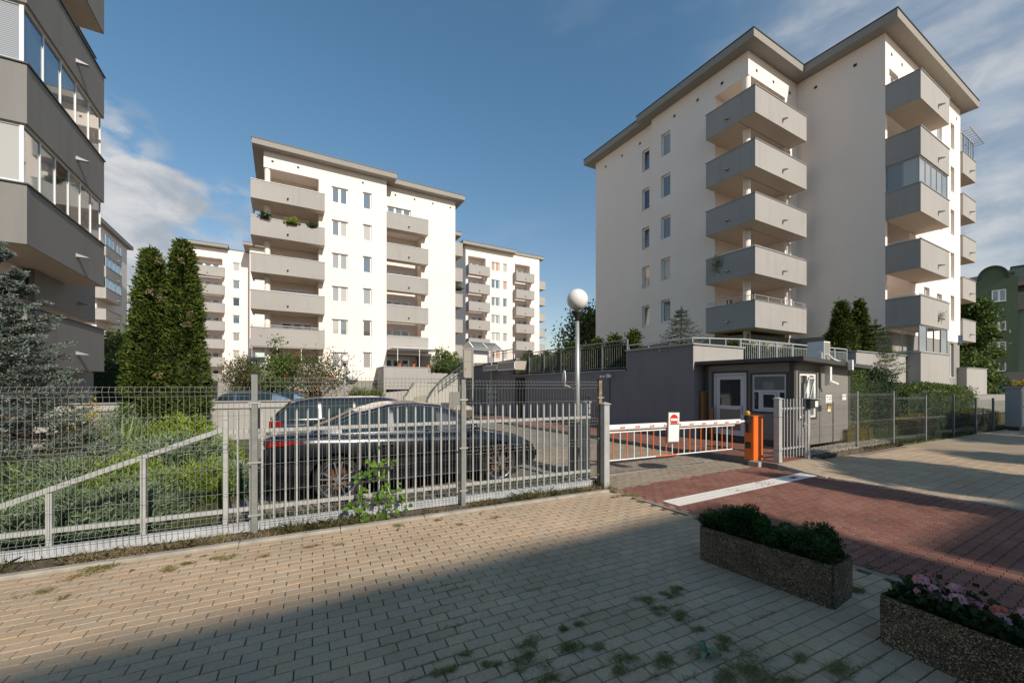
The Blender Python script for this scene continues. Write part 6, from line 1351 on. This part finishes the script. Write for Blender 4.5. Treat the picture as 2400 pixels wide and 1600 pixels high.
# lawn, verge and tufts
def ingarden(n, x0, x1, y0, y1): return np.stack([rng.uniform(x0, x1, n), rng.uniform(y0, y1, n), np.zeros(n)], 1)
P = ingarden(26000, -3.2, -.6, 5.6, 13); P2_ = ingarden(5200, -.9, 4.6, 5.72, 6.3); P = np.vstack([P, P2_])
keep = np.array([-50 < pix(p[0], p[1], 0)[0] < 1500 for p in P]); tag(blades('garden_grass', P[keep], .07, .006, M['f_grass']), 'short green grass in the garden behind the fence', kind='stuff')
n = 15000; u = rng.uniform(-3.4, 4.75, n); v = rng.uniform(.09, .42, n)*rng.uniform(.3, 1, n)+.05; dens = np.sin(u*3.1)+np.sin(u*7.7+1)+np.sin(u*1.3+2)+rng.normal(size=n)*.9
sel = dens > -.2; u, v = u[sel], v[sel]; P = np.stack([SO[0]+u*math.cos(SR)-v*math.sin(SR), SO[1]+u*math.sin(SR)+v*math.cos(SR), np.full(len(u), .01)], 1)
g_ = (np.sin(u*2.3+.5)+np.sin(u*5.1))*.25+.5+rng.normal(size=len(u))*.25
tag(blades('verge_grass', P, .085, .005, M['f_dry'], lean=.8, rnd=np.clip(1-g_, 0, 1)), 'dry and green grass growing along the foot of the fence', kind='stuff')
n = 3500; u = rng.uniform(-3.4, 4.7, n); v = rng.uniform(.12, .5, n); sel = np.sin(u*1.9+1)+np.sin(u*4.3) > .3; u, v = u[sel], v[sel]
P = np.stack([SO[0]+u*math.cos(SR)-v*math.sin(SR), SO[1]+u*math.sin(SR)+v*math.cos(SR), np.full(len(u), .01)], 1); tag(blades('verge_weeds', P, .15, .008, M['f_grass'], lean=.7), 'taller green weeds along the fence foot', kind='stuff')
TF = [(250, 1325, .20, .7), (205, 1345, .12, .3), (90, 1388, .10, .15), (150, 1400, .06, .1), (520, 1308, .14, .35), (390, 1337, .10, .3), (440, 1320, .05, .9), (620, 1303, .05, .2), (735, 1280, .08, .15), (800, 1275, .05, .1), (930, 1232, .07, .7), (1025, 1218, .04, .8), (1160, 1212, .06, .25), (1080, 1228, .04, .2),
      (1515, 1405, .10, .55), (1570, 1392, .09, .6), (1580, 1440, .12, .6), (1590, 1378, .06, .5), (1240, 1505, .08, .6), (1245, 1545, .13, .6), (1328, 1520, .11, .65), (1150, 1560, .06, .5), (1060, 1568, .06, .5), (1095, 1530, .04, .2), (1320, 1475, .04, .6), (1365, 1463, .04, .6), (1405, 1518, .04, .3), (1290, 1590, .10, .5), (1465, 1550, .12, .6), (1560, 1548, .11, .6),
      (1695, 1505, .10, .55), (1770, 1560, .16, .5), (1830, 1585, .16, .5), (1700, 1590, .15, .4), (1960, 1570, .11, .5), (2015, 1385, .08, .7), (1990, 1375, .05, .4), (1475, 1160, .16, .6), (1430, 1148, .14, .7), (1500, 1175, .08, .3), (1440, 1165, .06, .2), (2040, 1330, .03, .8), (1880, 1540, .05, .4), (1545, 1425, .07, .5), (1640, 1475, .04, .4)]
Pg = []; Rg = []
for px, py, r_, gr in TF:
    D_ = EYE*FPX/(py-HY); a = at(px, D_); n = int(260+42000*r_*r_); nb = rng.integers(3, 8); bc = rng.normal(size=(nb, 2))*r_*.42*np.array([[1.25, .8]]); bi = rng.integers(0, nb, n); q = bc[bi]+rng.normal(size=(n, 2))*r_*rng.uniform(.12, .34, nb)[bi][:, None]; Pg.append(np.stack([a[0]+q[:, 0], a[1]+q[:, 1]*.8, np.full(n, -.003)], 1)); Rg.append(np.clip((1-gr)*.55+rng.normal(size=n)*.22+np.hypot(q[:, 0], q[:, 1])/r_*.22, 0, 1))
M['f_tuft'] = ramped('weed tuft blades', [(0.20, 0.22, 0.06), (0.36, 0.32, 0.13), (0.50, 0.41, 0.23), (0.62, 0.50, 0.34)], 0.85, 0.3)
for k_ in range(190):      # thin growth following single joints
    px, py = rng.uniform(950, 2150), rng.uniform(1370, 1600); a = at(px, EYE*FPX/(py-HY)); v_ = round(((a[1]-SO[1])*math.cos(SR)-(a[0]-SO[0])*math.sin(SR))/.1)*.1; u_ = (a[0]-SO[0])*math.cos(SR)+(a[1]-SO[1])*math.sin(SR)
    if a[0] > 4.6 or (3.2 < a[0] < 4.1 and a[1] < 2.7): continue
    n = int(rng.uniform(14, 60)); ln = rng.uniform(.04, .22); uu = u_+rng.uniform(-ln, ln, n); vv = v_+rng.normal(size=n)*.004
    Pg.append(np.stack([SO[0]+uu*math.cos(SR)-vv*math.sin(SR), SO[1]+uu*math.sin(SR)+vv*math.cos(SR), np.full(n, -.006)], 1)); Rg.append(np.clip(rng.random(n)*.7+.1, 0, 1))
tag(blades('pavement_weeds', np.vstack(Pg), .032, .0028, M['f_tuft'], lean=1.3, rnd=np.concatenate(Rg)), 'dry and green weed tufts growing out of the paver joints', kind='stuff')
P = []
for px, py in ((1890, 1018), (1905, 1050), (1975, 1055), (2005, 1038), (2050, 1040), (2120, 1036)):
    D_ = EYE*FPX/(py-HY) if py > 990 else 12; a = at(px, D_); q = rng.normal(size=(500, 2))*.18; P.append(np.stack([a[0]+q[:, 0], a[1]+q[:, 1]*.5+.15, np.full(500, .01)], 1))
x_ = rng.uniform(13.5, 26, 6000); P.append(np.stack([x_, 4.6-.025*(x_-13.5)+rng.normal(size=6000)*.10+.28, np.full(6000, .01)], 1))
tag(blades('fence_foot_grass', np.vstack(P), .10, .012, M['f_grass'], lean=.6), 'green grass along the foot of the right-hand fence', kind='stuff')
# gravel in front of the cabin
n = 5200; x_ = rng.uniform(10.65, 15.8, n); y_ = rng.uniform(4.85, 5.42, n); s_ = rng.uniform(.012, .03, n); base = np.array([(1, 0, 0), (0, 1, 0), (-1, 0, 0), (0, -1, 0), (0, 0, .7), (0, 0, -.7)])
rot_ = rng.random(n)*PI; V = []; ca, sa = np.cos(rot_), np.sin(rot_)
B = base[None]*s_[:, None, None]*np.array([[[1.3, .9, 1]]]); Vx = B[..., 0]*ca[:, None]-B[..., 1]*sa[:, None]+x_[:, None]; Vy = B[..., 0]*sa[:, None]+B[..., 1]*ca[:, None]+y_[:, None]; Vz = B[..., 2]+.055+rng.random((n, 1))*.02
V = np.stack([Vx, Vy, Vz], 2).reshape(-1, 3); f0 = np.array([(0, 1, 4), (1, 2, 4), (2, 3, 4), (3, 0, 4), (1, 0, 5), (2, 1, 5), (3, 2, 5), (0, 3, 5)]); F = (f0[None]+6*np.arange(n)[:, None, None]).reshape(-1, 3)
tag(fast('gravel', V, F, M['gravel'], np.repeat(rng.random(n), 6)), 'pale gravel strip between the guard cabin and the fence', kind='stuff')
sheet('gravel_bed', [(10.63, 4.75), (15.9, 4.8), (15.9, 5.5), (10.63, 5.5)], .045, M['soil'], thick=.1); sheet('hedge_bed', [(15.9, 4.7), (60, rfy(60)), (60, 8.4), (13.6, 8.4), (13.6, 5.5), (15.9, 5.5)], .01, M['lawn'], thick=.1)
# climbing plant on the fence
t = empty('climbing_plant', (1.25, 5.38, 0), 0, 'bright green creeper climbing the mesh fence in front of the black car', 'climber'); sp = []
def fx(px): return onL_(px)
def onL_(px):
    r0, r1 = ray(px); t_ = (5.34-(-.0655)*(-.274)*0+ .0)/(r1+.0655*r0) ; return (r0*t_, r1*t_)
vm = []
def vleaf(m, c, s):
    n_ = rdir(1)[0]; n_ = n_+np.array([.1, -1.1, .5]); n_ /= np.linalg.norm(n_); up = np.array([rng.normal()*.4, 0, -1.0]); a_ = np.cross(n_, up); a_ /= np.linalg.norm(a_); b_ = np.cross(a_, n_)*-1
    out = [(0, .25), (.28, .42), (.5, .18), (.42, -.2), (.2, -.45), (0, -.72), (-.2, -.45), (-.42, -.2), (-.5, .18), (-.28, .42)]
    pts = [c+a_*p[0]*s-b_*p[1]*s+n_*(abs(p[0])*s*.25) for p in out]; cen = c+n_*0; m.faces([tuple(cen)]+[tuple(p) for p in pts], [(0, 1+i, 1+(i+1) % 10) for i in range(10)]); m.rnd()
stems = [[(885, 1215), (890, 1150), (880, 1100), (878, 1062)], [(900, 1215), (905, 1150), (895, 1100), (905, 1075)], [(865, 1215), (850, 1170), (850, 1120), (862, 1105)], [(840, 1218), (830, 1195), (825, 1180)], [(925, 1212), (915, 1180), (905, 1150)], [(945, 1205), (940, 1170), (948, 1155)]]
st_m = MB(); lm = []
for s_i, sp_ in enumerate(stems):
    pts = []
    for px, py in sp_: a = onL_(px); D_ = dep(*a); pts.append(np.array([a[0], a[1], max(.0, EYE+(HY-py)/FPX*D_)]))
    pts[0][2] = 0; st_m.path([tuple(p) for p in pts], .004, 5)
    for i in range(len(pts)-1):
        for k in range(int(9 if s_i < 3 else 6)):
            m = MB(); c = pts[i]+(pts[i+1]-pts[i])*rng.random()+rng.normal(size=3)*np.array([.055, .025, .035]); c[2] = max(c[2], .05); vleaf(m, c, rng.uniform(.04, .078)); o = m.build('leaf', M['f_vine'], t); o.location = (-1.25, -5.38, 0)
o = st_m.build('stem', M['bark'], t); o.location = (-1.25, -5.38, 0)
# scattered weed rosette and dead leaves
a = at(1652, EYE*FPX/(1535-HY)); t = empty('weed_rosette', (a[0], a[1], 0), 0, 'grey green thistle-like weed rosette on the shaded pavement', 'weed')
for k in range(11):
    m = MB(); az = 2*PI*k/11+rng.normal()*.2; L_ = rng.uniform(.07, .13); s = Vector((-math.sin(az), math.cos(az), 0)); d = Vector((math.cos(az), math.sin(az), .0)); vs = []
    for i in range(6): u = i/5; w = (.028 if i % 2 else .014)*(1-u*.5); p = d*L_*u+Vector((0, 0, .045*math.sin(u*2.6)+.004)); vs += [tuple(p-s*w), tuple(p+s*w)]
    m.faces(vs, [(2*i, 2*i+1, 2*i+3, 2*i+2) for i in range(5)]); m.rnd(rng.random()*.5+.3); m.build('leaf', M['f_junib'], t)
M['deadleaf'] = plain('dead leaf', (.28, .13, .06), .8); ml = []
LFW = ['leftmost', 'second', 'third', 'fourth', 'fifth', 'sixth', 'seventh', 'eighth', 'ninth', 'rightmost']
for i, (px, py) in enumerate(((165, 1357), (310, 1337), (422, 1285), (440, 1305), (480, 1303), (620, 1248), (670, 1254), (935, 1243), (1130, 1205), (1460, 1155))):
    D_ = EYE*FPX/(py-HY); a = at(px, D_); m = MB(); n_ = 7; vs = [(0, 0, .012)]+[(math.cos(k*2*PI/n_)*(.035 if k % 2 else .02), math.sin(k*2*PI/n_)*(.03 if k % 2 else .018), .004+.012*rng.random()) for k in range(n_)]
    m.faces(vs, [(0, 1+k, 1+(k+1) % n_) for k in range(n_)]); o = m.build('fallen_leaf', M['deadleaf'], None, (a[0], a[1], .003 if py > 1300 else .02), rng.random()*6)
    tag(o, 'dry brown fallen leaf near the front kerb, the %s from the left' % LFW[i] if 0 < i < 9 else 'dry brown fallen leaf near the front kerb, the %s one' % LFW[i], 'leaf', 'dry fallen leaves near the kerb')
# ---- planter plants
t = empty('dwarf_juniper', (3.80, 2.03, .27), R(3.5), 'dense dark green dwarf juniper overflowing its aggregate planter', 'shrub')
cl = []
for k in range(70): yy = -.52+1.06*k/69+rng.normal()*.03; hh = .15+.02*math.sin(yy*13)+(.16 if .16 < yy < .36 else 0)*rng.random()+(.05 if -.40 < yy < -.28 else 0); cl.append((rng.uniform(-.13, .17), yy if yy > -.46 else -.46, rng.uniform(.05, hh)+.02, rng.uniform(.045, .085)))
for k in range(12): cl.append((rng.uniform(-.10, .12), rng.uniform(.10, .30), rng.uniform(.14, .25), rng.uniform(.05, .08)))
cl = np.array(cl); nper = 400; P = np.repeat(cl[:, :3], nper, 0); d = rdir(len(P)); P = P+d*np.repeat(cl[:, 3:], nper, 0)*rng.uniform(.55, 1.05, (len(P), 1))*np.array([[1.15, 1.15, .9]]); k_ = P[:, 2] > .01; P, d = P[k_], d[k_]
rn = np.repeat(rng.random(len(cl))*.3, nper)[k_]+.25+.35*d[:, 2]+rng.normal(size=len(P))*.12
leafobj('foliage', P, unit(d+rng.normal(size=P.shape)*.7+np.array([[0, 0, .4]])), .024*rng.uniform(.7, 1.4, len(P)), .009, M['f_box'], rn, t)
t = empty('geranium_row', (3.585, .50, .25), R(-7), 'pink and salmon geraniums in the corner planter', 'flowers')
P = np.stack([rng.uniform(-.15, .17, 5000), rng.uniform(-.55, .6, 5000), np.abs(rng.normal(size=5000))*.05+.02], 1); leafobj('foliage', P, unit(rdir(5000)+np.array([[0, 0, .8]])), .045, .038, M['f_dark'], rng.random(5000), t)
heads = [(.02, .50, .17, 0), (.03, .43, .13, 1), (-.02, .38, .10, 0), (.08, .36, .16, 0), (.03, .22, .12, 2), (.01, .15, .14, 3), (.04, .06, .16, 1), (-.01, -.02, .13, 1), (.02, -.08, .10, 3), (-.03, -.14, .12, 0), (.06, -.28, .15, 0), (0, -.4, .13, 1), (.07, .28, .11, 2), (-.05, .30, .15, 0), (-.04, .12, .12, 1), (.09, .0, .14, 0), (.0, -.20, .16, 3), (-.06, .46, .12, 0)]
for hx, hy, hz, kind in heads:
    hd = empty('flower_head', (hx, hy, hz)); hd.parent = t; m = MB(); mc = MB()
    for q in range(11):
        dd = rdir(1)[0]; dd[2] = abs(dd[2])*.8+.1; c = dd*.036; nn = dd/np.linalg.norm(dd); a_ = np.cross(nn, [0.3, .2, 1]); a_ /= np.linalg.norm(a_); b_ = np.cross(nn, a_)
        for s in range(5):
            an = s*2*PI/5; e = a_*math.cos(an)+b_*math.sin(an); f_ = np.cross(nn, e); m.faces([tuple(c), tuple(c+e*.012+f_*.011), tuple(c+e*.026+f_*.006), tuple(c+e*.026-f_*.006), tuple(c+e*.012-f_*.011)], [(0, 1, 2, 3, 4)]); m.rnd([.15, .4, .6, .95][kind]+rng.normal()*.08)
        mc.faces([tuple(c+nn*.0015+(a_*math.cos(z_)+b_*math.sin(z_))*.006) for z_ in np.linspace(0, 2*PI, 6)[:-1]], [(0, 1, 2, 3, 4)])
    m.build('petals', M['petal'], hd); mc.build('flower_centre', M['petalc'], hd)
    m = MB(); m.tube((hx, hy, .02), (hx, hy, hz), .003, 5); m.rnd(.5); m.build('stem', M['f_dark'], t)
# dry brown flecks in the thujas and small plants on the right building's balconies
for (px, py, D_) in ((374, 612, 10.1), (432, 585, 10.15), (425, 610, 10.1), (378, 700, 9.8), (446, 735, 9.9), (370, 880, 9.65), (438, 760, 9.8), (352, 685, 9.9)):
    a = at(px, D_); P = rng.normal(size=(60, 3))*.035+np.array([[a[0], a[1], EYE+(HY-py)/FPX*D_]]); o = leafobj('dry_sprays', P, rdir(60), .06, .03, M['f_dry'], rng.random(60), None); th0 = [q for q in bpy.data.objects if q.name.startswith('thuja')][0 if px < 395 else 1]; o.parent = th0; o.location = (-th0.location.x, -th0.location.y, 0)
for (x, y, z, s_, lab) in ((21.36, 14.2, 8.6, .42, 'straggly green sapling growing from the second lowest left balcony of the right building'), (30.0, 7.42, 5.35, .2, 'small green plant sprouting from the lowest far balcony drain spout')):
    t = empty('balcony_plant', (x, y, z), 0, lab, 'plant'); n = int(260*s_/.42); P = rng.normal(size=(n, 3))*np.array([[.08, .45, .6]])*s_; leafobj('leaves', P, rdir(n), .09, .04, M['f_leaf'], rng.random(n)*.5+.5, t)
# ---- right garden
hedge('hedge', 14.9, 18.6, 6.3, 8.0, 0, 2.35, 'f_leaf', 'tall leafy hedge with upright shoots right of the guard cabin', n=15000, leaf=.085, shoots=16)
hedge('hedge', 18.5, 21.8, 6.4, 7.9, 0, 2.2, 'f_dark', 'darker rounded hedge right of the tall leafy one', n=11000, leaf=.085)
hedge('hedge', 13.9, 15.9, 5.3, 5.9, 0, .52, 'f_yellow', 'low clipped yellow green hedge behind the first right fence panel', n=5000, leaf=.035)
hedge('hedge', 16.0, 18.0, 5.4, 6.0, 0, .45, 'f_grass', 'low dull green clipped hedge behind the second right fence panel', n=3500, leaf=.04)
hedge('hedge', 18.9, 20.6, 5.2, 5.9, 0, .62, 'f_yellow', 'low bright rounded hedge behind the third right fence panel', n=3500, leaf=.05)
hedge('hedge', 25.5, 28.6, 5.0, 5.8, 0, .62, 'f_yellow', 'flat topped yellow hedge near the utility cabinet', n=3500, leaf=.05)
hedge('hedge', 21.5, 24.8, 5.4, 6.0, 0, .55, 'f_dark', 'low dark hedge behind the dark fence posts', n=3000, leaf=.05)
hedge('hedge', 22.5, 33.0, 6.6, 8.2, .1, 1.65, 'f_leaf', 'long loose green shrubbery in front of the terrace box', n=14000, leaf=.10)
for i, (x, y, r_) in enumerate(((50, 9, 3.0), (56, 7, 3.5), (62, 6, 3.2))): hedge('shrubbery', x, x+5, y, y+3, 0, 2.4-i*.3, 'f_dark' if i != 1 else 'f_yellow', ('dark bushes at the foot of the green building', 'yellowish bushes in front of the green building porch', 'dark bushes right of the green building porch')[i], n=4000, leaf=.16)
a = at(1972, 19.3); conifer('thuja', a[0], a[1], 2.2, 3.45, .88, 'broad dark pointed conifer on the terrace behind the guard cabin', mat='f_thuja', n=9000, leaf=.10, power=.95)
a = at(2014, 19.6); conifer('thuja', a[0], a[1], 2.2, 3.55, .62, 'slimmer dark pointed conifer right beside the broad one', mat='f_thuja', n=7000, leaf=.10, power=.9)
a = at(2052, 19.2); spruce(a[0], a[1], 2.3, 2.5, 1.05, 'loose olive green young spruce right of the two dark conifers', 12, 7, 8, .07, 7, mat='f_leaf', seed=8)
ORD = ['first', 'second', 'third', 'fourth', 'fifth', 'sixth', 'seventh', 'eighth', 'ninth', 'tenth', 'eleventh', 'twelfth', 'thirteenth']
for i_, (px, w, h) in enumerate(((1719, .36, .75), (1751, .38, .72), (1784, .32, .66), (1812, .26, .60), (1843, .34, .62), (1872, .30, .60), (1905, .28, .5))):
    a = at(px, 17.2 if px < 1800 else 18); conifer('thuja', a[0], max(a[1], 8.6), 2.2, .55+h, w*.78, 'small round-topped thuja behind the pale terrace railing, %s from the left' % ORD[i_], n=1800, leaf=.085, power=.35, group='row of small thujas on the terrace')
for i_, (px, h, w) in enumerate(((1238, 1.35, .42), (1262, 1.1, .4), (1281, 1.2, .36), (1311, 1.25, .34), (1341, 1.45, .50), (1372, 1.2, .42), (1402, 1.45, .42), (1440, 1.50, .40), (1468, .95, .25), (1486, 1.55, .40))):
    x = XW+.75; y = onX(px, x); conifer('thuja', x, y, 2.2, h, w, 'small pointed thuja behind the long grey railing, %s from the left' % ORD[i_], n=2200, leaf=.085, power=.45, group='row of thujas behind the long railing')
for px, D_, w, h in ((1228, 24, .6, 1.3), (1290, 24, .8, 1.25)): a = at(px, D_); hedge('shrub', a[0], a[0]+w*2, a[1], a[1]+w, 2.2, 2.2+h, 'f_rowan', 'reddish shrub behind the stair block %s' % ('left' if px < 1250 else 'right'), n=1500, leaf=.12, cat='shrub')
# ---- trees in the distance
a = at(1385, 40); tree('tree', a[0], a[1], 0, 9, 6.3, 2.6, 2.9, 'airy green tree behind the row of thujas left of the right building', n=9000, leaf=.30, nclump=80)
a = at(282, 34); tree('tree', a[0], a[1], 0, 6, 4.3, 2.2, 2.3, 'green tree between the left building and the tall thujas', n=5000, leaf=.26, nclump=60)
a = at(262, 24); hedge('hedge', a[0]-4.5, a[0]+1.3, a[1], a[1]+2, 0, 3.0, 'f_dark', 'dark shaded hedge behind the garden wall left of the thujas', n=7000, leaf=.14)
a = at(656, 21.5); tree('maple_tree', a[0], a[1], 0, 4, 2.3, .95, 1.75, 'dense upright green tree in front of the middle building balconies', n=7000, leaf=.13, nclump=70, shape=.9, berries=6)
a = at(735, 22.5); tree('rowan_tree', a[0], a[1], 0, 3.4, 2.3, 1.85, 1.2, 'loose olive rowan tree with red berries beside the dense upright tree', mat='f_rowan', n=5200, leaf=.12, nclump=75, berries=60)
a = at(566, 25); tree('rowan_tree', a[0], a[1], 0, 3.4, 2.3, .95, 1.4, 'reddish brown leaved small tree left of the middle building', mat='f_rowan', n=3000, leaf=.12, nclump=40, berries=10)
a = at(590, 26); hedge('shrub', a[0]-.8, a[0]+.5, a[1], a[1]+1.2, 0, 3.2, 'f_dark', 'dark tall shrub beside the reddish small tree', n=2600, leaf=.12, cat='shrub')
a = at(2278, 35); tree('tree', a[0], a[1], 0, 10, 5.9, 1.55, 3.6, 'large green tree between the right building and the green tenement', n=12000, leaf=.34, nclump=95, shape=.5)
a = at(2275, 33); tree('tree', a[0], a[1], 0, 5, 2.8, 1.6, 1.7, 'low leafy tree above the far terrace box', n=3500, leaf=.24, nclump=40)
for px, D_, h in ((838, 31, 1.5), (876, 31, 1.5)): a = at(px, D_); mound('shrub', a[0], a[1], .65, .5, h-.7, 'f_leaf', 'small round shrub on the ramp wall %s of the distant lamp' % ('left' if px < 850 else 'right'), n=900, leaf=.15, wd=.07, z=.75, flat=.8)
a = at(1052, 27.5); mound('shrub', a[0], a[1], 1.1, .8, 1.6, 'f_leaf', 'yellow green shrub beside the stair handrail', n=2500, leaf=.16, wd=.08, z=2.6, flat=.8)
# balcony flowers on the middle building
def boxplant(x, y, z, s, mat, label, cat='plant'): return mound('balcony_plant', x, y, s, s*.6, s*.9, mat, label, n=500, leaf=.10, wd=.08, z=z, flat=.3, cat=cat, lumps=3)
fyb = 36.40
boxplant(onY(624, fyb), fyb-.12, 14.55, .38, 'f_dark', 'dark hanging plant left on the second balcony from the top'); boxplant(onY(686, fyb), fyb-.12, 14.45, .48, 'f_juniy', 'lime hanging plant on the second balcony from the top'); boxplant(onY(731, fyb), fyb-.12, 14.5, .38, 'f_dark', 'dark hanging plant right on the second balcony from the top')
a = onY(1085, 41.5); boxplant(16.6, 41.45, 12.2, .75, 'f_leaf', 'climbing greenery on the side balcony of the middle building')
for px in (936, 969, 1003):
    x = onY(px, 34.75); t = empty('flower_pot', (x, 34.7, 3.37), 0, 'terracotta pot with flowers on the terrace wall, %s of three' % {936: 'leftmost', 969: 'middle', 1003: 'rightmost'}[px], 'flower pot')
    m = MB(); m.lathe([(.11, 0), (.17, .22), (.19, .24), (.17, .26)], 12); m.build('pot', M['terracotta'], t); P = rng.normal(size=(140, 3))*np.array([[.12, .1, .07]])+np.array([[0, 0, .36]]); leafobj('flowers', P, rdir(140), .08, .06, M['f_rowan'], rng.random(140), t)
boxplant(26.1, 9.0+2, 0.0, .01, 'f_leaf', 'x') if False else None
# ---- street trees behind the viewpoint (they cast the dappled shade on the right)
_k = [0]
def shade(x, y, z, r, rz_, lab, n=2600, leaf=.42):
    leaf = min(leaf, .14+r*.16)
    return tree('street_tree', x, y, 0, z+rz_, z, r, rz_, lab, n=n, leaf=leaf, nclump=46, group='street trees behind the viewpoint', shape=.2)
for (sx, sy, cz, r_, rz_) in SHADE:
    k = cz/math.tan(R(SUN_EL)); az = R(180-SUN_AZ); shade(sx+k*math.sin(az), sy-k*math.cos(az), cz, r_, rz_, 'street tree behind the viewpoint shading %s' % ['the stop line end', 'the pedestrian gate side', 'the driveway edge', 'the dark fence posts', 'the utility cabinet side', 'the open right pavement'][SHADE.index((sx, sy, cz, r_, rz_))])
